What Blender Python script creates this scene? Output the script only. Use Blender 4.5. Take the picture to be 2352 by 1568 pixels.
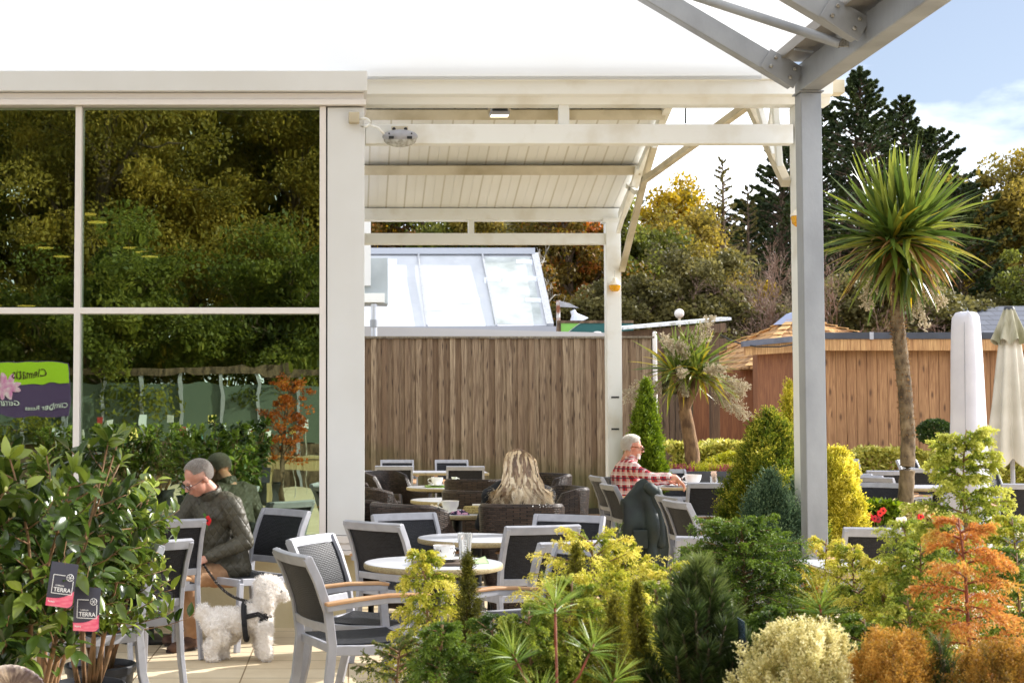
import bpy, bmesh, math, random
import numpy as np
from mathutils import Vector, Matrix, Euler
for o in list(bpy.data.objects): bpy.data.objects.remove(o)
R = math.radians
scene = bpy.context.scene
# ---------------------------------------------------------------- camera
F = 3400.0; PITCH = R(2.8); CAMZ = 1.48          # F in units of a 2352 px wide picture
cam_d = bpy.data.cameras.new('camera'); cam = bpy.data.objects.new('camera', cam_d)
scene.collection.objects.link(cam); scene.camera = cam
cam.location = (0, 0, CAMZ); cam.rotation_euler = (R(90) + PITCH, 0, 0)
cam_d.sensor_width = 36; cam_d.lens = F / 2352 * 36; cam_d.shift_x = 376 / 2352
cam_d.clip_start = .05; cam_d.clip_end = 2000
cam_d.dof.use_dof = True; cam_d.dof.focus_distance = 9.0; cam_d.dof.aperture_fstop = 9.0
# ---------------------------------------------------------------- world and sun
SUN = Vector((.86, .36, .50)).normalized()
elev = math.asin(SUN.z); azim = math.atan2(SUN.x, SUN.y)
w = bpy.data.worlds.new('World'); scene.world = w; w.use_nodes = True
nt = w.node_tree; nt.nodes.clear()
out = nt.nodes.new('ShaderNodeOutputWorld'); bg = nt.nodes.new('ShaderNodeBackground')
sky = nt.nodes.new('ShaderNodeTexSky'); sky.sky_type = 'NISHITA'; sky.sun_disc = False
sky.sun_elevation = elev; sky.sun_rotation = azim; sky.air_density = 1.0; sky.dust_density = .8; sky.ozone_density = 3.5
bg.inputs['Strength'].default_value = .07
# broken white cloud in the sky itself, with cover added behind the camera
tc = nt.nodes.new('ShaderNodeTexCoord'); mp = nt.nodes.new('ShaderNodeMapping'); mp.inputs['Scale'].default_value = (1, 1, 2.6)
mp.inputs['Location'].default_value = (.35, .1, .12)
no = nt.nodes.new('ShaderNodeTexNoise'); no.inputs['Scale'].default_value = 3.1; no.inputs['Detail'].default_value = 9; no.inputs['Roughness'].default_value = .52
sx = nt.nodes.new('ShaderNodeSeparateXYZ')
mr2 = nt.nodes.new('ShaderNodeMapRange'); mr2.inputs[1].default_value = .08; mr2.inputs[2].default_value = .30; mr2.inputs[3].default_value = .14; mr2.inputs[4].default_value = -.06
ad = nt.nodes.new('ShaderNodeMath'); ad.operation = 'ADD'
mr = nt.nodes.new('ShaderNodeMapRange'); mr.inputs[1].default_value = .47; mr.inputs[2].default_value = .64
mx = nt.nodes.new('ShaderNodeMix'); mx.data_type = 'RGBA'; mx.inputs[7].default_value = (17, 17.6, 18.6, 1)
L = nt.links.new
L(tc.outputs['Generated'], mp.inputs[0]); L(mp.outputs[0], no.inputs['Vector']); L(tc.outputs['Generated'], sx.inputs[0]); L(sx.outputs[2], mr2.inputs[0])
my = nt.nodes.new('ShaderNodeMapRange'); my.inputs[1].default_value = -.2; my.inputs[2].default_value = .6; my.inputs[3].default_value = .16; my.inputs[4].default_value = 0; L(sx.outputs[1], my.inputs[0])  # unseen extra cloud behind the camera, added as fill for camera-facing shade
ad2 = nt.nodes.new('ShaderNodeMath'); ad2.operation = 'ADD'; L(mr2.outputs[0], ad2.inputs[0]); L(my.outputs[0], ad2.inputs[1])
L(no.outputs[0], ad.inputs[0]); L(ad2.outputs[0], ad.inputs[1]); L(ad.outputs[0], mr.inputs[0])
hz = nt.nodes.new('ShaderNodeMix'); hz.data_type = 'RGBA'; hz.inputs[0].default_value = .38; hz.inputs[7].default_value = (5.6, 5.7, 6.2, 1); L(sky.outputs[0], hz.inputs[6])
L(mr.outputs[0], mx.inputs[0]); L(hz.outputs[2], mx.inputs[6]); L(mx.outputs[2], bg.inputs[0]); L(bg.outputs[0], out.inputs[0])
sd = bpy.data.lights.new('sun', 'SUN'); sd.energy = 4.0; sd.angle = R(.5); sd.color = (1, .96, .90)
so = bpy.data.objects.new('sun', sd); scene.collection.objects.link(so)
so.rotation_euler = SUN.to_track_quat('Z', 'Y').to_euler()
scene.view_settings.view_transform = 'Standard'; scene.view_settings.look = 'None'
scene.view_settings.exposure = 1.06; scene.view_settings.gamma = 1
scene.render.engine = 'CYCLES'
try:
    scene.cycles.max_bounces = 8; scene.cycles.transparent_max_bounces = 8; scene.cycles.diffuse_bounces = 4
    scene.cycles.caustics_reflective = False; scene.cycles.caustics_refractive = False
    scene.cycles.sample_clamp_indirect = 6
except Exception: pass
scene.render.resolution_x = 1024; scene.render.resolution_y = 682

# ---------------------------------------------------------------- helpers
def P(u, v, y):
    """world point seen at (u, v) of the 2352 px picture, at depth y"""
    cx = (u - 800) / F; cy = (784 - v) / F
    dy = math.cos(PITCH) - math.sin(PITCH) * cy; dz = math.sin(PITCH) + math.cos(PITCH) * cy
    return Vector((cx * y / dy, y, CAMZ + dz * y / dy))
def X(u, y, v=1000): return P(u, v, y).x
def lin(c):
    return tuple((x / 255 / 12.92 if x / 255 <= .04045 else ((x / 255 + .055) / 1.055) ** 2.4) for x in c)
COL = scene.collection
def props(o, label=None, cat=None, group=None, kind=None):
    if label: o['label'] = label
    if cat: o['category'] = cat
    if group: o['group'] = group
    if kind: o['kind'] = kind
    return o
def thing(name, label, cat, loc=(0, 0, 0), rz=0, group=None):
    o = bpy.data.objects.new(name, None); COL.objects.link(o); o.empty_display_size = .1
    o.location = loc; o.rotation_euler = (0, 0, rz); return props(o, label, cat, group)
def kids(o): return [c for c in COL.objects if c.parent == o]
def dup(root, loc=None, rz=None, label=None, group=None, scale=None, cat=None):
    allk = {}
    for c in COL.objects:
        if c.parent: allk.setdefault(c.parent, []).append(c)
    def cp(o, par):
        c = o.copy(); COL.objects.link(c); c.parent = par
        for k in allk.get(o, []): cp(k, c)
        return c
    r = cp(root, None)
    if loc is not None: r.location = loc
    if rz is not None: r.rotation_euler = (0, 0, rz)
    if scale is not None: r.scale = (scale,) * 3 if not hasattr(scale, '__len__') else scale
    return props(r, label, cat, group)
class MB:
    def __init__(s): s.v = []; s.f = []; s.uv = {}; s.parts = []
    def add(s, vs, fs, uvs=None):
        n = len(s.v); s.parts.append((n, len(s.f))); s.v += [tuple(v) for v in vs]
        for i, f in enumerate(fs):
            if uvs: s.uv[len(s.f)] = uvs[i]
            s.f.append(tuple(n + k for k in f))
    def box(s, c, d, rot=None):
        c = Vector(c); hx, hy, hz = d[0] / 2, d[1] / 2, d[2] / 2
        vs = [Vector((x, y, z)) for x in (-hx, hx) for y in (-hy, hy) for z in (-hz, hz)]
        if rot is not None: vs = [rot @ v for v in vs]
        s.add([v + c for v in vs], [(0, 1, 3, 2), (4, 6, 7, 5), (0, 4, 5, 1), (2, 3, 7, 6), (0, 2, 6, 4), (1, 5, 7, 3)]); return s
    def bx(s, x0, x1, y0, y1, z0, z1):
        return s.box(((x0 + x1) / 2, (y0 + y1) / 2, (z0 + z1) / 2), (abs(x1 - x0), abs(y1 - y0), abs(z1 - z0)))
    def sweep(s, pts, w, h, up=(0, 0, 1), ws=None):
        pts = [Vector(p) for p in pts]; up = Vector(up); n = len(pts); vs = []
        for i, p in enumerate(pts):
            d = (pts[min(i + 1, n - 1)] - pts[max(i - 1, 0)]).normalized()
            sd_ = d.cross(up)
            if sd_.length < 1e-4: sd_ = d.cross(Vector((1, 0, 0)))
            sd_.normalize(); u2 = sd_.cross(d).normalized()
            ww = w if ws is None else ws[i]
            for a, b in ((-1, -1), (1, -1), (1, 1), (-1, 1)): vs.append(p + sd_ * a * ww / 2 + u2 * b * h / 2)
        fs = [(3, 2, 1, 0), tuple(4 * (n - 1) + k for k in range(4))]
        for i in range(n - 1):
            for k in range(4):
                a = 4 * i + k; b = 4 * i + (k + 1) % 4; fs.append((a, b, b + 4, a + 4))
        s.add(vs, fs); return s
    def tube(s, pts, rad, seg=8):
        pts = [Vector(p) for p in pts]; n = len(pts); vs = []
        if not hasattr(rad, '__len__'): rad = [rad] * n
        for i, p in enumerate(pts):
            d = (pts[min(i + 1, n - 1)] - pts[max(i - 1, 0)]).normalized()
            a = d.cross(Vector((0, 0, 1)))
            if a.length < .05: a = d.cross(Vector((1, 0, 0)))
            a.normalize(); b = d.cross(a)
            for k in range(seg):
                t = 2 * math.pi * k / seg; vs.append(p + (a * math.cos(t) + b * math.sin(t)) * rad[i])
        fs = [tuple(range(seg)), tuple(seg * (n - 1) + k for k in reversed(range(seg)))]
        for i in range(n - 1):
            for k in range(seg):
                a = seg * i + k; b = seg * i + (k + 1) % seg; fs.append((a, a + seg, b + seg, b))
        s.add(vs, fs); return s
    def lathe(s, prof, seg=32, c=(0, 0, 0), close=False, sx=1, sy=1):
        c = Vector(c); n = len(prof); vs = []
        for r, z in prof:
            for k in range(seg):
                t = 2 * math.pi * k / seg; vs.append(c + Vector((r * math.cos(t) * sx, r * math.sin(t) * sy, z)))
        fs = []
        for i in range(n - 1):
            for k in range(seg):
                a = seg * i + k; b = seg * i + (k + 1) % seg; fs.append((a, b, b + seg, a + seg))
        if prof[0][0] > 1e-5 and not close: fs.append(tuple(reversed(range(seg))))
        if prof[-1][0] > 1e-5 and not close: fs.append(tuple(seg * (n - 1) + k for k in range(seg)))
        s.add(vs, fs); return s
    def ell(s, c, r, rot=None, seg=12, rings=8):
        c = Vector(c); vs = []; fs = []
        for i in range(rings + 1):
            ph = math.pi * i / rings
            for k in range(seg):
                t = 2 * math.pi * k / seg
                v = Vector((r[0] * math.sin(ph) * math.cos(t), r[1] * math.sin(ph) * math.sin(t), r[2] * math.cos(ph)))
                vs.append(c + (rot @ v if rot is not None else v))
        for i in range(rings):
            for k in range(seg):
                a = seg * i + k; b = seg * i + (k + 1) % seg; fs.append((a, a + seg, b + seg, b))
        s.add(vs, fs); return s
    def prism(s, poly, y0, y1, axis='y'):
        n = len(poly)
        if axis == 'y': vs = [(a, y0, b) for a, b in poly] + [(a, y1, b) for a, b in poly]
        elif axis == 'x': vs = [(y0, a, b) for a, b in poly] + [(y1, a, b) for a, b in poly]
        else: vs = [(a, b, y0) for a, b in poly] + [(a, b, y1) for a, b in poly]
        fs = [tuple(range(n)), tuple(reversed(range(n, 2 * n)))] + [(i, i + n, (i + 1) % n + n, (i + 1) % n) for i in range(n)]
        s.add(vs, fs); return s
    def each(s, name, mat, parent=None, **k):
        ends = s.parts[1:] + [(len(s.v), len(s.f))]; out = []
        for (a, fa), (b, fb) in zip(s.parts, ends):
            q = MB(); q.v = s.v[a:b]; q.f = [tuple(i - a for i in f) for f in s.f[fa:fb]]; out.append(q.build(name, mat, parent, **k))
        return out
    def build(s, name, mat, parent=None, bevel=0, smooth=False, label=None, fixn=True):
        me = bpy.data.meshes.new(name); me.from_pydata(s.v, [], s.f); 
        if s.uv:
            uvl = me.uv_layers.new(name='UVMap')
            for pi, uvs in s.uv.items():
                p = me.polygons[pi]
                for k, li in enumerate(p.loop_indices): uvl.data[li].uv = uvs[k]
        if fixn:
            bm = bmesh.new(); bm.from_mesh(me); bmesh.ops.remove_doubles(bm, verts=bm.verts, dist=1e-6)
            bmesh.ops.recalc_face_normals(bm, faces=bm.faces); bm.to_mesh(me); bm.free()
        me.materials.append(mat)
        if smooth:
            for p in me.polygons: p.use_smooth = True
            if smooth == 'auto':
                try: me.set_sharp_from_angle(angle=R(40))
                except Exception: pass
        o = bpy.data.objects.new(name, me); COL.objects.link(o)
        if parent is not None: o.parent = parent
        if bevel:
            m = o.modifiers.new('bevel', 'BEVEL'); m.width = bevel; m.segments = 2; m.limit_method = 'ANGLE'; m.angle_limit = R(40)
        if label: o['label'] = label
        return o
def single(name, mb, mat, label, cat, group=None, kind=None, **k):
    return props(mb.build(name, mat, **k), label, cat, group, kind)

# ---------------------------------------------------------------- materials
def nd(nt, t, **k):
    n = nt.nodes.new('ShaderNode' + t)
    for a, b in k.items(): setattr(n, a, b)
    return n
def newmat(name):
    m = bpy.data.materials.new(name); m.use_nodes = True; nt = m.node_tree
    return m, nt, nt.nodes['Principled BSDF'], nt.nodes['Material Output']
def objvec(nt, stretch=(1, 1, 1), src='Object'):
    tc = nd(nt, 'TexCoord'); mp = nd(nt, 'Mapping'); mp.inputs['Scale'].default_value = stretch
    nt.links.new(tc.outputs[src], mp.inputs[0]); return mp.outputs[0]
def M(name, col, rough=.5, metal=0, col2=None, vs=5, lo=.35, hi=.65, stretch=(1, 1, 1), bump=0, bs=None, bstretch=None, det=5, coat=0, trans=0, sheen=0, col3=None, vs3=40):
    m, nt, b, o = newmat(name); L = nt.links.new
    b.inputs['Roughness'].default_value = rough; b.inputs['Metallic'].default_value = metal
    b.inputs['Base Color'].default_value = (*col, 1)
    if coat: b.inputs['Coat Weight'].default_value = coat; b.inputs['Coat Roughness'].default_value = .1
    if trans: b.inputs['Transmission Weight'].default_value = trans
    if sheen: b.inputs['Sheen Weight'].default_value = sheen
    last = None
    if col2 is not None:
        n = nd(nt, 'TexNoise'); n.inputs['Scale'].default_value = vs; n.inputs['Detail'].default_value = det
        L(objvec(nt, stretch), n.inputs['Vector'])
        r = nd(nt, 'MapRange'); r.inputs[1].default_value = lo; r.inputs[2].default_value = hi; L(n.outputs[0], r.inputs[0])
        x = nd(nt, 'Mix', data_type='RGBA'); x.inputs[6].default_value = (*col, 1); x.inputs[7].default_value = (*col2, 1)
        L(r.outputs[0], x.inputs[0]); last = x.outputs[2]
        if col3 is not None:
            n3 = nd(nt, 'TexNoise'); n3.inputs['Scale'].default_value = vs3; n3.inputs['Detail'].default_value = 3
            L(objvec(nt, stretch), n3.inputs['Vector'])
            r3 = nd(nt, 'MapRange'); r3.inputs[1].default_value = .55; r3.inputs[2].default_value = .7; L(n3.outputs[0], r3.inputs[0])
            x3 = nd(nt, 'Mix', data_type='RGBA'); L(last, x3.inputs[6]); x3.inputs[7].default_value = (*col3, 1); L(r3.outputs[0], x3.inputs[0]); last = x3.outputs[2]
        L(last, b.inputs['Base Color'])
    if bump:
        n = nd(nt, 'TexNoise'); n.inputs['Scale'].default_value = bs or vs * 3; n.inputs['Detail'].default_value = 4
        L(objvec(nt, bstretch or stretch), n.inputs['Vector'])
        bp = nd(nt, 'Bump'); bp.inputs['Strength'].default_value = bump; bp.inputs['Distance'].default_value = .01
        L(n.outputs[0], bp.inputs['Height']); L(bp.outputs[0], b.inputs['Normal'])
    return m
def leafmat(name, stops, transl=.35, rough=.5, spec=.35):
    """colour of the leaf itself runs along the stops by the mesh's own per-leaf value"""
    m, nt, b, o = newmat(name); L = nt.links.new
    at = nd(nt, 'Attribute'); at.attribute_name = 'tint'
    cr = nd(nt, 'ValToRGB'); e = cr.color_ramp.elements
    while len(e) < len(stops): e.new(.5)
    for i, (p, c) in enumerate(stops): e[i].position = p; e[i].color = (*c, 1)
    L(at.outputs['Fac'], cr.inputs[0]); L(cr.outputs[0], b.inputs['Base Color'])
    b.inputs['Roughness'].default_value = rough; b.inputs['Specular IOR Level'].default_value = spec
    t = nd(nt, 'BsdfTranslucent'); mx = nd(nt, 'MixShader'); mx.inputs[0].default_value = transl
    g = nd(nt, 'HueSaturation'); g.inputs['Saturation'].default_value = 1.02; g.inputs['Value'].default_value = 1.25; L(cr.outputs[0], g.inputs['Color']); L(g.outputs[0], t.inputs[0])
    L(b.outputs[0], mx.inputs[1]); L(t.outputs[0], mx.inputs[2]); L(mx.outputs[0], o.inputs[0])
    return m
def weavemat(name, c1, c2, w=.02, h=.008, rough=.38, uv=False, strength=1.0, vert=False):
    m, nt, b, o = newmat(name); L = nt.links.new
    tc = nd(nt, 'TexCoord')
    if uv: vec = tc.outputs['UV']
    else:
        s = nd(nt, 'SeparateXYZ'); L(tc.outputs['Object'], s.inputs[0]); a = nd(nt, 'Math', operation='ADD'); L(s.outputs[1], a.inputs[0]); L(s.outputs[2], a.inputs[1])
        c = nd(nt, 'CombineXYZ')
        if vert: L(a.outputs[0], c.inputs[0]); L(s.outputs[0], c.inputs[1])
        else: L(s.outputs[0], c.inputs[0]); L(a.outputs[0], c.inputs[1])
        vec = c.outputs[0]
    br = nd(nt, 'TexBrick'); br.offset = .5; br.inputs['Scale'].default_value = 1; br.inputs['Brick Width'].default_value = w; br.inputs['Row Height'].default_value = h
    br.inputs['Mortar Size'].default_value = h * .17; br.inputs['Mortar Smooth'].default_value = .9
    br.inputs['Color1'].default_value = (*c1, 1); br.inputs['Color2'].default_value = (*c2, 1); br.inputs['Mortar'].default_value = (.004, .004, .005, 1)
    L(vec, br.inputs['Vector']); L(br.outputs['Color'], b.inputs['Base Color'])
    inv = nd(nt, 'Math', operation='SUBTRACT'); inv.inputs[0].default_value = 1; L(br.outputs['Fac'], inv.inputs[1])
    bp = nd(nt, 'Bump'); bp.inputs['Strength'].default_value = strength; bp.inputs['Distance'].default_value = h * .4; L(inv.outputs[0], bp.inputs['Height']); L(bp.outputs[0], b.inputs['Normal'])
    b.inputs['Roughness'].default_value = rough; b.inputs['Specular IOR Level'].default_value = .3
    return m
def boardmat(name, c1, c2, c3, bw=.1, axis=0, knots=True, rough=.75, dirt=None, grain=60):
    """upright boards: own tone per board, long grain, knots; optional green algae low down"""
    m, nt, b, o = newmat(name); L = nt.links.new
    tc = nd(nt, 'TexCoord'); s = nd(nt, 'SeparateXYZ'); L(tc.outputs['Object'], s.inputs[0])
    q = nd(nt, 'Math', operation='DIVIDE'); L(s.outputs[axis], q.inputs[0]); q.inputs[1].default_value = bw
    fl = nd(nt, 'Math', operation='FLOOR'); L(q.outputs[0], fl.inputs[0])
    wn = nd(nt, 'TexWhiteNoise', noise_dimensions='1D'); L(fl.outputs[0], wn.inputs['W'])
    x = nd(nt, 'Mix', data_type='RGBA'); x.inputs[6].default_value = (*c1, 1); x.inputs[7].default_value = (*c2, 1); L(wn.outputs[0], x.inputs[0])
    off = nd(nt, 'Math', operation='MULTIPLY'); L(wn.outputs[0], off.inputs[0]); off.inputs[1].default_value = 17
    cb = nd(nt, 'CombineXYZ'); 
    za = nd(nt, 'Math', operation='ADD'); L(s.outputs[2], za.inputs[0]); L(off.outputs[0], za.inputs[1])
    L(s.outputs[axis], cb.inputs[0]); L(s.outputs[1 - axis], cb.inputs[1]); L(za.outputs[0], cb.inputs[2])
    mp = nd(nt, 'Mapping'); mp.inputs['Scale'].default_value = (grain, grain, 2.2); L(cb.outputs[0], mp.inputs[0])
    n = nd(nt, 'TexNoise'); n.inputs['Scale'].default_value = 1; n.inputs['Detail'].default_value = 6; n.inputs['Distortion'].default_value = 1.4; L(mp.outputs[0], n.inputs['Vector'])
    r = nd(nt, 'MapRange'); r.inputs[1].default_value = .36; r.inputs[2].default_value = .68; L(n.outputs[0], r.inputs[0])
    x2 = nd(nt, 'Mix', data_type='RGBA'); L(r.outputs[0], x2.inputs[0]); L(x.outputs[2], x2.inputs[6]); x2.inputs[7].default_value = (*c3, 1)
    last = x2.outputs[2]
    if knots:
        zk = nd(nt, 'Math', operation='MULTIPLY'); L(za.outputs[0], zk.inputs[0]); zk.inputs[1].default_value = 2.2
        cv_ = nd(nt, 'CombineXYZ'); L(q.outputs[0], cv_.inputs[0]); L(zk.outputs[0], cv_.inputs[1])
        vo = nd(nt, 'TexVoronoi'); vo.voronoi_dimensions = '2D'; vo.inputs['Scale'].default_value = 1; L(cv_.outputs[0], vo.inputs['Vector'])
        rk = nd(nt, 'MapRange'); rk.inputs[1].default_value = .05; rk.inputs[2].default_value = .17; rk.inputs[3].default_value = .85; rk.inputs[4].default_value = 0; L(vo.outputs['Distance'], rk.inputs[0])
        sc_ = nd(nt, 'SeparateColor'); L(vo.outputs['Color'], sc_.inputs[0]); gt = nd(nt, 'Math', operation='GREATER_THAN'); L(sc_.outputs[0], gt.inputs[0]); gt.inputs[1].default_value = .45
        mk_ = nd(nt, 'Math', operation='MULTIPLY'); L(rk.outputs[0], mk_.inputs[0]); L(gt.outputs[0], mk_.inputs[1])
        xk = nd(nt, 'Mix', data_type='RGBA'); L(mk_.outputs[0], xk.inputs[0]); L(last, xk.inputs[6]); xk.inputs[7].default_value = (c3[0] * .35, c3[1] * .3, c3[2] * .3, 1); last = xk.outputs[2]
    if dirt:
        nn = nd(nt, 'TexNoise'); nn.inputs['Scale'].default_value = 2.5; nn.inputs['Detail'].default_value = 5; L(tc.outputs['Object'], nn.inputs['Vector'])
        su = nd(nt, 'Math', operation='MULTIPLY_ADD'); L(nn.outputs[0], su.inputs[0]); su.inputs[1].default_value = -1.6; L(s.outputs[2], su.inputs[2])
        rd = nd(nt, 'MapRange'); rd.inputs[1].default_value = -.75; rd.inputs[2].default_value = .25; rd.inputs[3].default_value = .85; rd.inputs[4].default_value = 0; L(su.outputs[0], rd.inputs[0])
        xd = nd(nt, 'Mix', data_type='RGBA'); L(rd.outputs[0], xd.inputs[0]); L(last, xd.inputs[6]); xd.inputs[7].default_value = (*dirt, 1); last = xd.outputs[2]
    L(last, b.inputs['Base Color']); b.inputs['Roughness'].default_value = rough
    bp = nd(nt, 'Bump'); bp.inputs['Strength'].default_value = .35; bp.inputs['Distance'].default_value = .004; L(n.outputs[0], bp.inputs['Height']); L(bp.outputs[0], b.inputs['Normal'])
    return m
def emis(name, col, s):
    m, nt, b, o = newmat(name); b.inputs['Emission Color'].default_value = (*col, 1); b.inputs['Emission Strength'].default_value = s; b.inputs['Base Color'].default_value = (*col, 1); return m
mat = {}
mat['alu'] = M('powder_coated_aluminium', lin((168, 169, 177)), .45, 0, lin((154, 155, 163)), 14, bump=.05, bs=300)
mat['weave'] = weavemat('charcoal_weave', lin((42, 43, 50)), lin((29, 30, 36)), .026, .012, .5)
mat['weaveseat'] = weavemat('charcoal_seat_weave', lin((50, 52, 59)), lin((34, 36, 42)), .022, .012, .55, vert=True)
mat['teak'] = M('teak_slat', lin((198, 158, 118)), .5, 0, lin((176, 132, 92)), 6, stretch=(1, 1, 1), bump=.1, bs=60)
mat['wicker'] = weavemat('brown_wicker', lin((76, 62, 55)), lin((44, 36, 32)), .034, .0145, .42, uv=True, strength=1.0)
mat['black'] = M('black_metal', (.012, .012, .013), .45, 0)
mat['blackplastic'] = M('black_plastic', lin((42, 44, 50)), .42, 0, lin((70, 73, 82)), 8, lo=.5, hi=.8, bump=.1, bs=30)
mat['tabletop'] = M('moulded_tabletop', lin((212, 214, 222)), .3, 0, lin((188, 190, 198)), 7, stretch=(1, 4, 1), coat=.2)
mat['tablerim'] = M('tan_table_rim', lin((186, 170, 130)), .5, 0, lin((150, 132, 96)), 30, stretch=(3, 3, 8), bump=.15, bs=90)
mat['steel'] = M('galvanised_steel', lin((154, 157, 162)), .45, .4, lin((128, 131, 136)), 3, lo=.4, hi=.72, det=12, stretch=(1, 1, .6), bump=.12, bs=50)
mat['bolt'] = M('bolt_zinc', lin((175, 175, 172)), .4, .6, lin((120, 112, 100)), 60)
mat['cream'] = M('cream_painted_steel', lin((233, 234, 232)), .45, 0, lin((198, 188, 166)), 2.6, lo=.5, hi=.85, det=10, stretch=(1, 1, 1), bump=.04, bs=60)
mat['dirtycream'] = M('stained_cream_paint', lin((206, 196, 174)), .6, 0, lin((160, 146, 116)), 3.2, lo=.4, hi=.8, det=10, bump=.1)
mat['cladding'] = M('white_cladding', lin((222, 223, 224)), .42, 0, lin((214, 214, 213)), 1.2, det=6)
mat['winframe'] = M('window_frame_paint', lin((228, 222, 218)), .4)
mat['joint'] = M('dark_joint', (.02, .02, .02), .7)
mat['render'] = M('beige_render', lin((214, 202, 168)), .85, 0, lin((198, 182, 142)), 3, det=8, bump=.2, bs=50)
mat['grey'] = M('dark_grey_planter', lin((62, 65, 72)), .55, 0, lin((52, 54, 60)), 6)
mat['soil'] = M('potting_soil', lin((62, 44, 32)), .95, 0, lin((34, 24, 18)), 60, bump=1, bs=90)
mat['bark'] = M('bark', lin((120, 100, 80)), .9, 0, lin((66, 52, 40)), 14, stretch=(1, 1, .35), bump=1, bs=40)
mat['stem'] = M('young_stem', lin((150, 112, 76)), .7, 0, lin((104, 80, 50)), 20)
mat['redstem'] = M('red_stem', lin((138, 66, 38)), .7, 0, lin((100, 50, 30)), 20)
mat['china'] = M('white_china', lin((240, 240, 238)), .12, coat=.5)
mat['coffee'] = M('milk_foam', lin((196, 160, 120)), .6, 0, lin((150, 100, 64)), 60)
mat['ink'] = M('dark_print', lin((70, 24, 36)), .5)
mat['whiteink'] = M('white_print', lin((235, 235, 235)), .6)
mat['birch'] = M('birch_bark', lin((210, 206, 196)), .8, 0, lin((120, 112, 100)), 10)
m_, nt_, b_, o_ = newmat('clear_glass'); b_.inputs['Transmission Weight'].default_value = 1; b_.inputs['Roughness'].default_value = .03; b_.inputs['Base Color'].default_value = (.96, .97, .98, 1); tg_ = nd(nt_, 'BsdfTransparent'); tg_.inputs[0].default_value = (.95, .96, .97, 1); gg_ = nd(nt_, 'BsdfGlossy'); gg_.inputs['Roughness'].default_value = .08; mg_ = nd(nt_, 'MixShader'); mg_.inputs[0].default_value = .2; nt_.links.new(tg_.outputs[0], mg_.inputs[1]); nt_.links.new(gg_.outputs[0], mg_.inputs[2]); nt_.links.new(mg_.outputs[0], o_.inputs[0])
mat['glass'] = m_
m_, nt_, b_, o_ = newmat('milk_film'); b_.inputs['Alpha'].default_value = .4; b_.inputs['Base Color'].default_value = (*lin((250, 248, 244)), 1); b_.inputs['Roughness'].default_value = .6; mat['film'] = m_
# ================================================================ ground
def fix(root):
    for c in COL.objects:
        if c.parent == root: c.location = -root.location
    return root
def patiomat():
    m, nt, b, o = newmat('patio_slabs'); L = nt.links.new
    tc = nd(nt, 'TexCoord'); br = nd(nt, 'TexBrick'); br.offset = 0; br.inputs['Scale'].default_value = 1
    br.inputs['Brick Width'].default_value = .6; br.inputs['Row Height'].default_value = .3; br.inputs['Mortar Size'].default_value = .005; br.inputs['Mortar Smooth'].default_value = .3
    br.inputs['Color1'].default_value = (*lin((224, 208, 178)), 1); br.inputs['Color2'].default_value = (*lin((215, 197, 166)), 1); br.inputs['Mortar'].default_value = (*lin((120, 98, 70)), 1)
    L(tc.outputs['Object'], br.inputs['Vector'])
    n = nd(nt, 'TexNoise'); n.inputs['Scale'].default_value = 3; n.inputs['Detail'].default_value = 10; n.inputs['Roughness'].default_value = .65; L(tc.outputs['Object'], n.inputs['Vector'])
    r = nd(nt, 'MapRange'); r.inputs[1].default_value = .35; r.inputs[2].default_value = .75; r.inputs[3].default_value = 0; r.inputs[4].default_value = .55; L(n.outputs[0], r.inputs[0])
    x = nd(nt, 'Mix', data_type='RGBA'); L(r.outputs[0], x.inputs[0]); L(br.outputs['Color'], x.inputs[6]); x.inputs[7].default_value = (*lin((186, 162, 124)), 1)
    L(x.outputs[2], b.inputs['Base Color']); b.inputs['Roughness'].default_value = .85
    n2 = nd(nt, 'TexNoise'); n2.inputs['Scale'].default_value = 140; L(tc.outputs['Object'], n2.inputs['Vector'])
    s = nd(nt, 'Math', operation='MULTIPLY_ADD'); L(br.outputs['Fac'], s.inputs[0]); s.inputs[1].default_value = -3; L(n2.outputs[0], s.inputs[2])
    bp = nd(nt, 'Bump'); bp.inputs['Strength'].default_value = .3; bp.inputs['Distance'].default_value = .004; L(s.outputs[0], bp.inputs['Height']); L(bp.outputs[0], b.inputs['Normal'])
    return m
props(MB().bx(-900, 900, -900, 900, -.3, -.01).build('ground', M('grass_ground', lin((62, 66, 34)), .95, 0, lin((84, 74, 46)), .4)), kind='structure')
pat = MB(); pat.v = [(-26, -14, 0), (14, -14, 0), (14, 24, 0), (-26, 24, 0)]; pat.f = [(0, 1, 2, 3)]
props(pat.build('patio', patiomat()), kind='structure')
mat['gravel'] = M('bark_mulch', lin((150, 120, 84)), .95, 0, lin((60, 44, 30)), 40, bump=1, bs=60)
g = MB(); g.bx(.3, 4.8, 20.6, 21.3, .001, .05); props(g.build('mulch_bed', mat['gravel']), kind='structure')

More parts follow.
